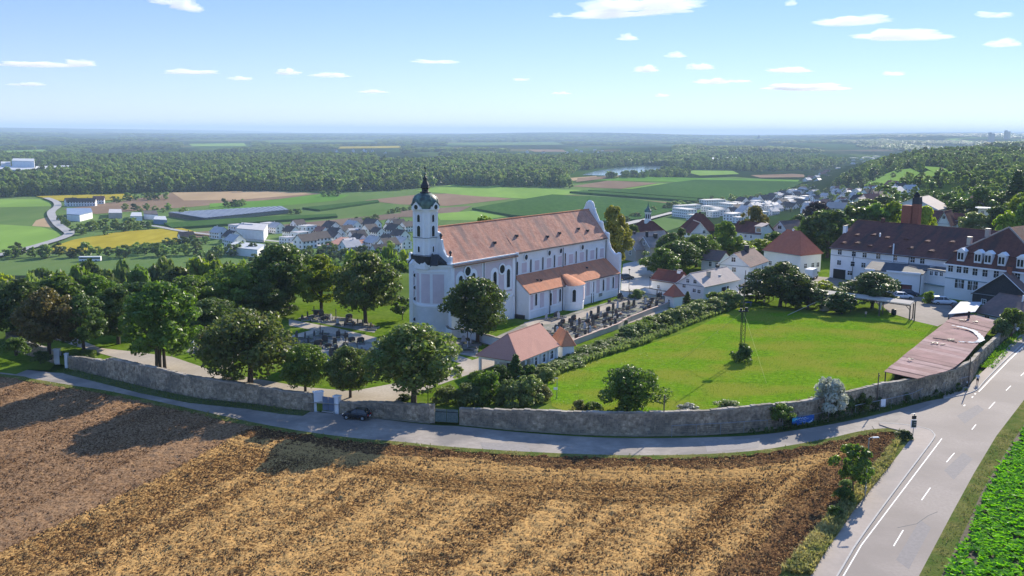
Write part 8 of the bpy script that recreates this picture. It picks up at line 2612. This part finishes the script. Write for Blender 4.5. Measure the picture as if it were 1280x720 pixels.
# ------------------------------------------------------------------ person on the pavement
def person(loc, rz, H=1.78):
    pts = dict(pel=(0, 0, .95), wst=(0, .0, 1.08), chs=(0, .02, 1.32), nek=(0, .0, 1.50), hd0=(0, -.02, 1.60), hd1=(0, -.02, 1.74),
               lh=(.10, 0, .92), lk=(.12, -.16, .52), la=(.11, -.10, .10), lf=(.13, -.27, .05), rh=(-.10, 0, .92), rk=(-.11, .06, .50), ra=(-.11, .30, .14), rf=(-.12, .20, .04),
               ls=(.19, .02, 1.42), le=(.27, .12, 1.14), lw=(.28, .02, .92), lhd=(.27, -.03, .83), rs=(-.19, .02, 1.42), re=(-.26, -.06, 1.14), rw=(-.24, -.24, 1.0), rhd=(-.22, -.32, .95))
    rad = dict(pel=.145, wst=.125, chs=.155, nek=.06, hd0=.085, hd1=.095, lh=.10, lk=.062, la=.042, lf=.04, rh=.10, rk=.062, ra=.042, rf=.04, ls=.07, le=.046, lw=.033, lhd=.042, rs=.07, re=.046, rw=.033, rhd=.042)
    ed = [('pel', 'wst'), ('wst', 'chs'), ('chs', 'nek'), ('nek', 'hd0'), ('hd0', 'hd1'), ('pel', 'lh'), ('lh', 'lk'), ('lk', 'la'), ('la', 'lf'), ('pel', 'rh'), ('rh', 'rk'), ('rk', 'ra'), ('ra', 'rf'),
          ('chs', 'ls'), ('ls', 'le'), ('le', 'lw'), ('lw', 'lhd'), ('chs', 'rs'), ('rs', 're'), ('re', 'rw'), ('rw', 'rhd')]
    # five fingers on each hand
    for s, base, dr in (('l', 'lhd', (0, -.03, -.09)), ('r', 'rhd', (.0, -.08, -.05))):
        b = np.array(pts[base]); d_ = np.array(dr)
        for i in range(5):
            off = np.array([.0, (i - 1.5) * .019, 0]) if i < 4 else np.array([.0, -.05, .035])
            ln = (.8, 1.0, .95, .75, .6)[i]
            k = s + 'f%d' % i
            pts[k] = tuple(b + off + d_ * ln); rad[k] = .009; ed.append((base, k))
    names = list(pts)
    me = bpy.data.meshes.new('body')
    me.from_pydata([pts[k] for k in names], [(names.index(a), names.index(b)) for a, b in ed], [])
    o = bpy.data.objects.new('tmp', me); C.objects.link(o)
    md = o.modifiers.new('s', 'SKIN'); sb = o.modifiers.new('u', 'SUBSURF'); sb.levels = 2
    for i, k in enumerate(names):
        me.skin_vertices[0].data[i].radius = (rad[k], rad[k]); me.skin_vertices[0].data[i].use_root = (k == 'pel')
    dg = bpy.context.evaluated_depsgraph_get()
    bm_me = bpy.data.meshes.new_from_object(o.evaluated_get(dg))
    bpy.data.objects.remove(o)
    bm_me.name = 'person'
    skin = M('skin', (0.45, 0.27, 0.2), None, rough=.6)
    bm_me.materials.clear(); bm_me.materials.append(skin)
    bm_me.polygons.foreach_set('use_smooth', [True] * len(bm_me.polygons))
    ob = link('person', bm_me, None, loc, rz)
    ob.scale = (H / 1.8,) * 3
    tag(ob, 'person in white shirt and dark shorts walking on the pavement', 'person')

    def shell(nm, test, off, mat):
        bm = bmesh.new(); bm.from_mesh(bm_me)
        bm.normal_update()
        kill = [f for f in bm.faces if not test(f.calc_center_median())]
        for v in bm.verts: v.co += v.normal * off
        bmesh.ops.delete(bm, geom=kill, context='FACES')
        m2 = bpy.data.meshes.new(nm); bm.to_mesh(m2); bm.free()
        m2.materials.clear(); m2.materials.append(mat)
        return link(nm, m2, ob)
    shell('shirt', lambda c: .98 < c.z < 1.50 and not (abs(c.x) > .2 and c.z < 1.2), .014, M('white_shirt', (0.62, 0.65, 0.72), None, rough=.8))
    shell('shorts', lambda c: .56 < c.z < 1.0 and abs(c.x) < .215 and c.y > -.22, .018, M('dark_shorts', (0.02, 0.022, 0.028), None, rough=.8))
    shell('hair', lambda c: c.z > 1.62 and (c.y > -.05 or c.z > 1.76), .016, M('dark_hair', (0.025, 0.018, 0.014), None, rough=.7))
    shell('shoe', lambda c: c.z < .115 and c.x > 0, .012, MT['darkmetal']); shell('shoe', lambda c: c.z < .15 and c.x < 0 and c.y > .1, .012, MT['darkmetal'])
    face = MB()
    for s in (-1, 1): face.lathe([(.001, 1.665), (.012, 1.675), (.001, 1.685)], 6, (s * .034, -.112))
    part('eyes', face, MT['dark'], ob)
    part('nose', MB().extrude([(-.012, -.11, 1.64), (.012, -.11, 1.64), (0, -.105, 1.68)], (0, -.025, 0)), skin, ob)
    part('mouth', MB().box((0, -.108, 1.615), (.04, .02, .008)), MT['flowers'], ob)
    for s in (-1, 1): part('ear', MB().lathe([(.005, 1.64), (.018, 1.66), (.018, 1.69), (.004, 1.705)], 6, (s * .095, -.01)), skin, ob)
    return ob


q = P(1221.5, 480.5, .13)
person((q[0], q[1], .13), 2.5)

# ------------------------------------------------------------------ beet crop and grass tufts
def blades(name, poly, n, h0, h1, wd, mat, zf, per=5, lean=.5, label=None, maskf=None):
    xs = [p[0] for p in poly]; ys = [p[1] for p in poly]
    X = rng.uniform(min(xs), max(xs), n * 4); Y = rng.uniform(min(ys), max(ys), n * 4)
    k = inside(X, Y, poly)
    if maskf is not None: k &= maskf(X, Y)
    X, Y = X[k][:n], Y[k][:n]
    m_ = len(X)
    X, Y = np.repeat(X, per), np.repeat(Y, per)
    hsz = np.repeat(rng.uniform(h0, h1, m_), per) * rng.uniform(.6, 1.2, m_ * per)
    a = rng.uniform(0, 6.283, m_ * per); l_ = lean * hsz * rng.uniform(.3, 1.2, m_ * per)
    dx, dy = np.cos(a), np.sin(a)
    w_ = wd * hsz * rng.uniform(.7, 1.3, m_ * per)
    base = np.stack([X + dx * .03, Y + dy * .03, zf(X, Y)], -1)
    mid = base + np.stack([dx * l_ * .4, dy * l_ * .4, hsz * .6], -1)
    side = np.stack([-dy * w_, dx * w_, np.zeros_like(w_)], -1)
    tip = base + np.stack([dx * l_ * 1.25, dy * l_ * 1.25, hsz * .82], -1)
    v = np.stack([base, mid - side, tip, mid + side], 1).reshape(-1, 3)
    me = np_mesh(name, v, np.arange(len(v)).reshape(-1, 4), MT[mat])
    o = link(name, me); o['kind'] = 'stuff'
    if label: o['label'] = label
    return o


bl = beet_l
bp_ = [(bl[0][0] + .4, bl[0][1])] + [(p[0] + .4, p[1]) for p in bl[1:-1]] + [(bl[-2][0] + 45, bl[-2][1] - 10), (95, 62), (bl[0][0], 50)]
bd_ = np.array([bl[3][0] - bl[1][0], bl[3][1] - bl[1][1]]); bd_ /= np.linalg.norm(bd_)
blades('beet_leaves', bp_, 26000, .38, .62, .34, 'leaf_beet', lambda X, Y: np.full(X.shape, .04), 6, .9, 'dense bright green beet plants beside the main road', lambda X, Y: np.abs(((X * bd_[1] - Y * bd_[0]) / .55) % 1 - .5) < .36)
z0f = lambda X, Y: np.full(X.shape, .05)
vp_ = VERGE_L[:-1] + pave_l[:-1]
MT['leaf_dry'] = leafmat('dry_grass', (0.14, 0.16, 0.04), (0.36, 0.31, 0.12), .35, scale=.35)
blades('verge_grass', vp_, 9000, .25, .75, .08, 'leaf_dry', z0f, 6, .6, 'tall dry grass on the verge between field and pavement')
mp_ = px([(690, 508), (700, 470), (740, 454), (800, 436), (860, 417), (925, 387), (985, 391), (1060, 398), (1140, 403), (1166, 408), (1138, 440), (1116, 464), (1094, 480), (1057, 490), (1005, 500), (968, 506), (901, 512), (840, 514), (745, 513)], Y1)
MT['leaf_meadow'] = leafmat('meadow_blades', (0.09, 0.19, 0.010), (0.20, 0.31, 0.020), .35, scale=.25)
blades('meadow_grass', mp_, 24000, .06, .17, .18, 'leaf_meadow', lambda X, Y: np.full(X.shape, Y1 + .02), 3, .8, 'short bright grass of the walled meadow')
ev_ = list(edge_r_x[1:5]) + list(reversed(beet_l[1:6]))
blades('roadside_grass', offset_line(edge_r_x[1:5], .3) + list(reversed(beet_l[1:6])), 3600, .08, .25, .12, 'leaf_grass', z0f, 5, .7, 'short dry grass strip between main road and beet field')
blades('lane_grass', offset_line(LANE_NEAR, .0) + list(reversed(offset_line(LANE_NEAR, 1.35))), 5200, .08, .28, .12, 'leaf_grass', z0f, 5, .7, 'thin grass fringe between lane and ploughed field')
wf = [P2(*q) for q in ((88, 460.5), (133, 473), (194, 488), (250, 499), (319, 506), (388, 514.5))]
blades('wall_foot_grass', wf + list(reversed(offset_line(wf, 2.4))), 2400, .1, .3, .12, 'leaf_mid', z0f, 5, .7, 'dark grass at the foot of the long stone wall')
hp_ = px([(690, 476), (705, 466), (740, 452), (775, 440), (805, 431), (838, 418), (870, 404), (905, 391), (925, 384), (915, 380), (868, 396), (800, 420), (735, 446), (688, 470)], Y1)
blades('tall_hedge_grass', hp_, 5200, .5, 1.2, .10, 'leaf_hedge', lambda X, Y: np.full(X.shape, Y1), 6, .5, 'tall wild grass and weeds along the hedge foot')
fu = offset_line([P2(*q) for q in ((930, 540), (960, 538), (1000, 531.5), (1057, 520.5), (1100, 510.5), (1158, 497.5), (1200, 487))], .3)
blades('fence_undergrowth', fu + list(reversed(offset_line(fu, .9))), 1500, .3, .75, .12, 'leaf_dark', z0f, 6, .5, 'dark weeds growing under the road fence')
wt = px([(700, 513), (745, 514), (840, 516), (901, 513.5), (968, 507), (1005, 501), (1057, 490)], Y1 + 1)
blades('wall_top_weeds', offset_line(wt, -1.8) + list(reversed(offset_line(wt, -.2))), 2200, .2, .7, .10, 'leaf_grass', lambda X, Y: np.full(X.shape, Y1 + .1), 6, .6, 'weeds growing along the inner edge of the wall')
wt2 = px([(1224, 459), (1255, 426), (1276, 412.5), (1300, 398)])
blades('pavement_weeds', wt2 + list(reversed(offset_line(wt2, 2.3))), 2000, .15, .5, .12, 'leaf_beet', z0f, 6, .6, 'bright weeds between pavement and stone wall')
sheet('grass_verge', wt2 + list(reversed(offset_line(wt2, 2.4))), .05, MT['lawn'])

# ------------------------------------------------------------------ clouds and the air
cloudm = bpy.data.materials.new('cloud_vapour')
_n, _l = nodes_of(cloudm)
_n.remove(_n['Principled BSDF'])
_v = _n.new('ShaderNodeVolumePrincipled')
_v.inputs['Color'].default_value = (1, 1, 1, 1); _v.inputs['Density'].default_value = 0.0055; _v.inputs['Anisotropy'].default_value = 0.2
_l.new(_v.outputs[0], _n['Material Output'].inputs['Volume'])


def cloud(x, y, wpx, hpx, lb, seed, tilt=0.0):
    alt = 1000.0
    d = ray(x, y)
    s_ = (alt) / d[2]
    q = CAM + d * s_
    if s_ * d[1] > 24000: s_ = 24000 / d[1]; q = CAM + d * s_
    ppm = pxm(q)
    w_, h_ = wpx / ppm / 2, hpx / ppm / 2 * 1.2
    bm = bmesh.new()
    r = random.Random(seed)
    bmesh.ops.create_icosphere(bm, subdivisions=5, radius=1)
    off = Vector((r.uniform(-50, 50),) * 3)
    for v in bm.verts:
        p = v.co.copy()
        n1 = mnoise.noise(Vector((p.x * 1.6, p.y * 1.3, p.z * 1.0)) + off); n2 = mnoise.noise(p * 4.2 + off); n3 = mnoise.noise(p * 9 + off)
        k = 1 + .55 * n1 + .32 * n2 + .16 * n3
        v.co = Vector((p.x * k * w_, p.y * k * max(h_ * 2.5, w_ * .45), (p.z * k + (.35 * n1)) * h_ * (1.0 if p.z > 0 else .45) + tilt * p.x * h_))
    me = bpy.data.meshes.new('cloud'); bm.to_mesh(me); bm.free()
    me.materials.append(cloudm)
    o = link('cloud', me, None, tuple(q)); tag(o, lb, 'cloud', None)


for i, (x, y, w_, h_, lb, tl) in enumerate([
    (795, 14, 148, 22, 'largest long white cloud at the top of the sky', .5), (231, 9, 38, 17, 'small bright cloud at the upper left of the sky', -.2), (201, 2, 22, 12, 'cloud fragment at the top left edge beside the small bright cloud', 0), (785, 48, 26, 9, 'small oval cloud below the largest cloud', 0),
    (698, 20, 20, 6, 'tiny cloud left of the largest cloud', 0), (98, 81, 34, 9, 'small puffy cloud low in the left sky, right end of a streak', 0), (45, 82, 86, 6, 'long thin cloud streak low in the left sky', 0), (35, 106, 40, 5, 'thin faint cloud under the left streak', 0), (240, 91, 66, 6, 'flat thin cloud low at left of middle', 0), (301, 99, 28, 5, 'tiny flat cloud right of the flat thin cloud', 0), (358, 91, 28, 8, 'small bright cloud low in the left middle sky', 0), (414, 95, 48, 6, 'flat bright cloud left of the church spire', 0),
    (545, 78, 50, 5, 'thin cloud streak above the church spire', 0), (465, 115, 38, 4, 'faint cloud left of the church spire', 0), (1060, 28, 92, 14, 'broad soft cloud in the upper right sky', .2), (1122, 47, 100, 13, 'long soft cloud below the broad right cloud', 0), (845, 70, 24, 7, 'small cloud above the mid sky row', 0), (876, 85, 32, 8, 'bright oval cloud in the mid sky row', 0), (808, 88, 34, 8, 'low cloud left in the mid sky row', 0), (890, 103, 36, 7, 'flat bottomed cloud below the bright oval cloud', 0), (924, 102, 30, 4, 'thin cloud tail right of the flat bottomed cloud', 0),
    (988, 89, 52, 7, 'long flat cloud right of the mid sky row', 0), (1010, 111, 95, 9, 'long faint cloud low on the right', 0), (1117, 93, 26, 6, 'small faint cloud at far right', 0), (1252, 56, 42, 9, 'pale cloud at the right edge', 0), (1243, 20, 40, 8, 'pale cloud near the top right corner', 0), (989, 5, 14, 7, 'tiny white cloud at the top edge', 0), (701, 117, 22, 4, 'tiny low cloud in the centre sky', 0), (827, 120, 18, 4, 'tiny low cloud right of centre', 0), (652, 100, 20, 4, 'tiny low cloud left of centre', 0)]):
    cloud(x, y, w_, h_, lb, i, tl)

hz = MB().box((0, 9000, 0), (44000, 42000, 1))
hzm = bpy.data.materials.new('haze_air')
_n, _l = nodes_of(hzm)
_n.remove(_n['Principled BSDF'])
_v = _n.new('ShaderNodeVolumePrincipled')
_v.inputs['Color'].default_value = (0.58, 0.77, 1.0, 1); _v.inputs['Density'].default_value = 8e-5; _v.inputs['Anisotropy'].default_value = 0.0
_l.new(_v.outputs[0], _n['Material Output'].inputs['Volume'])
HB, HT = VZ - 40.0, 160.0
hm = MB().box((0, 9000, (HB + HT) / 2), (70000, 50000, HT - HB)).mesh('haze', hzm)
ho = link('haze', hm); ho['kind'] = 'stuff'; ho['label'] = 'pale blue summer haze over the plain'
for g_ in GP: pass
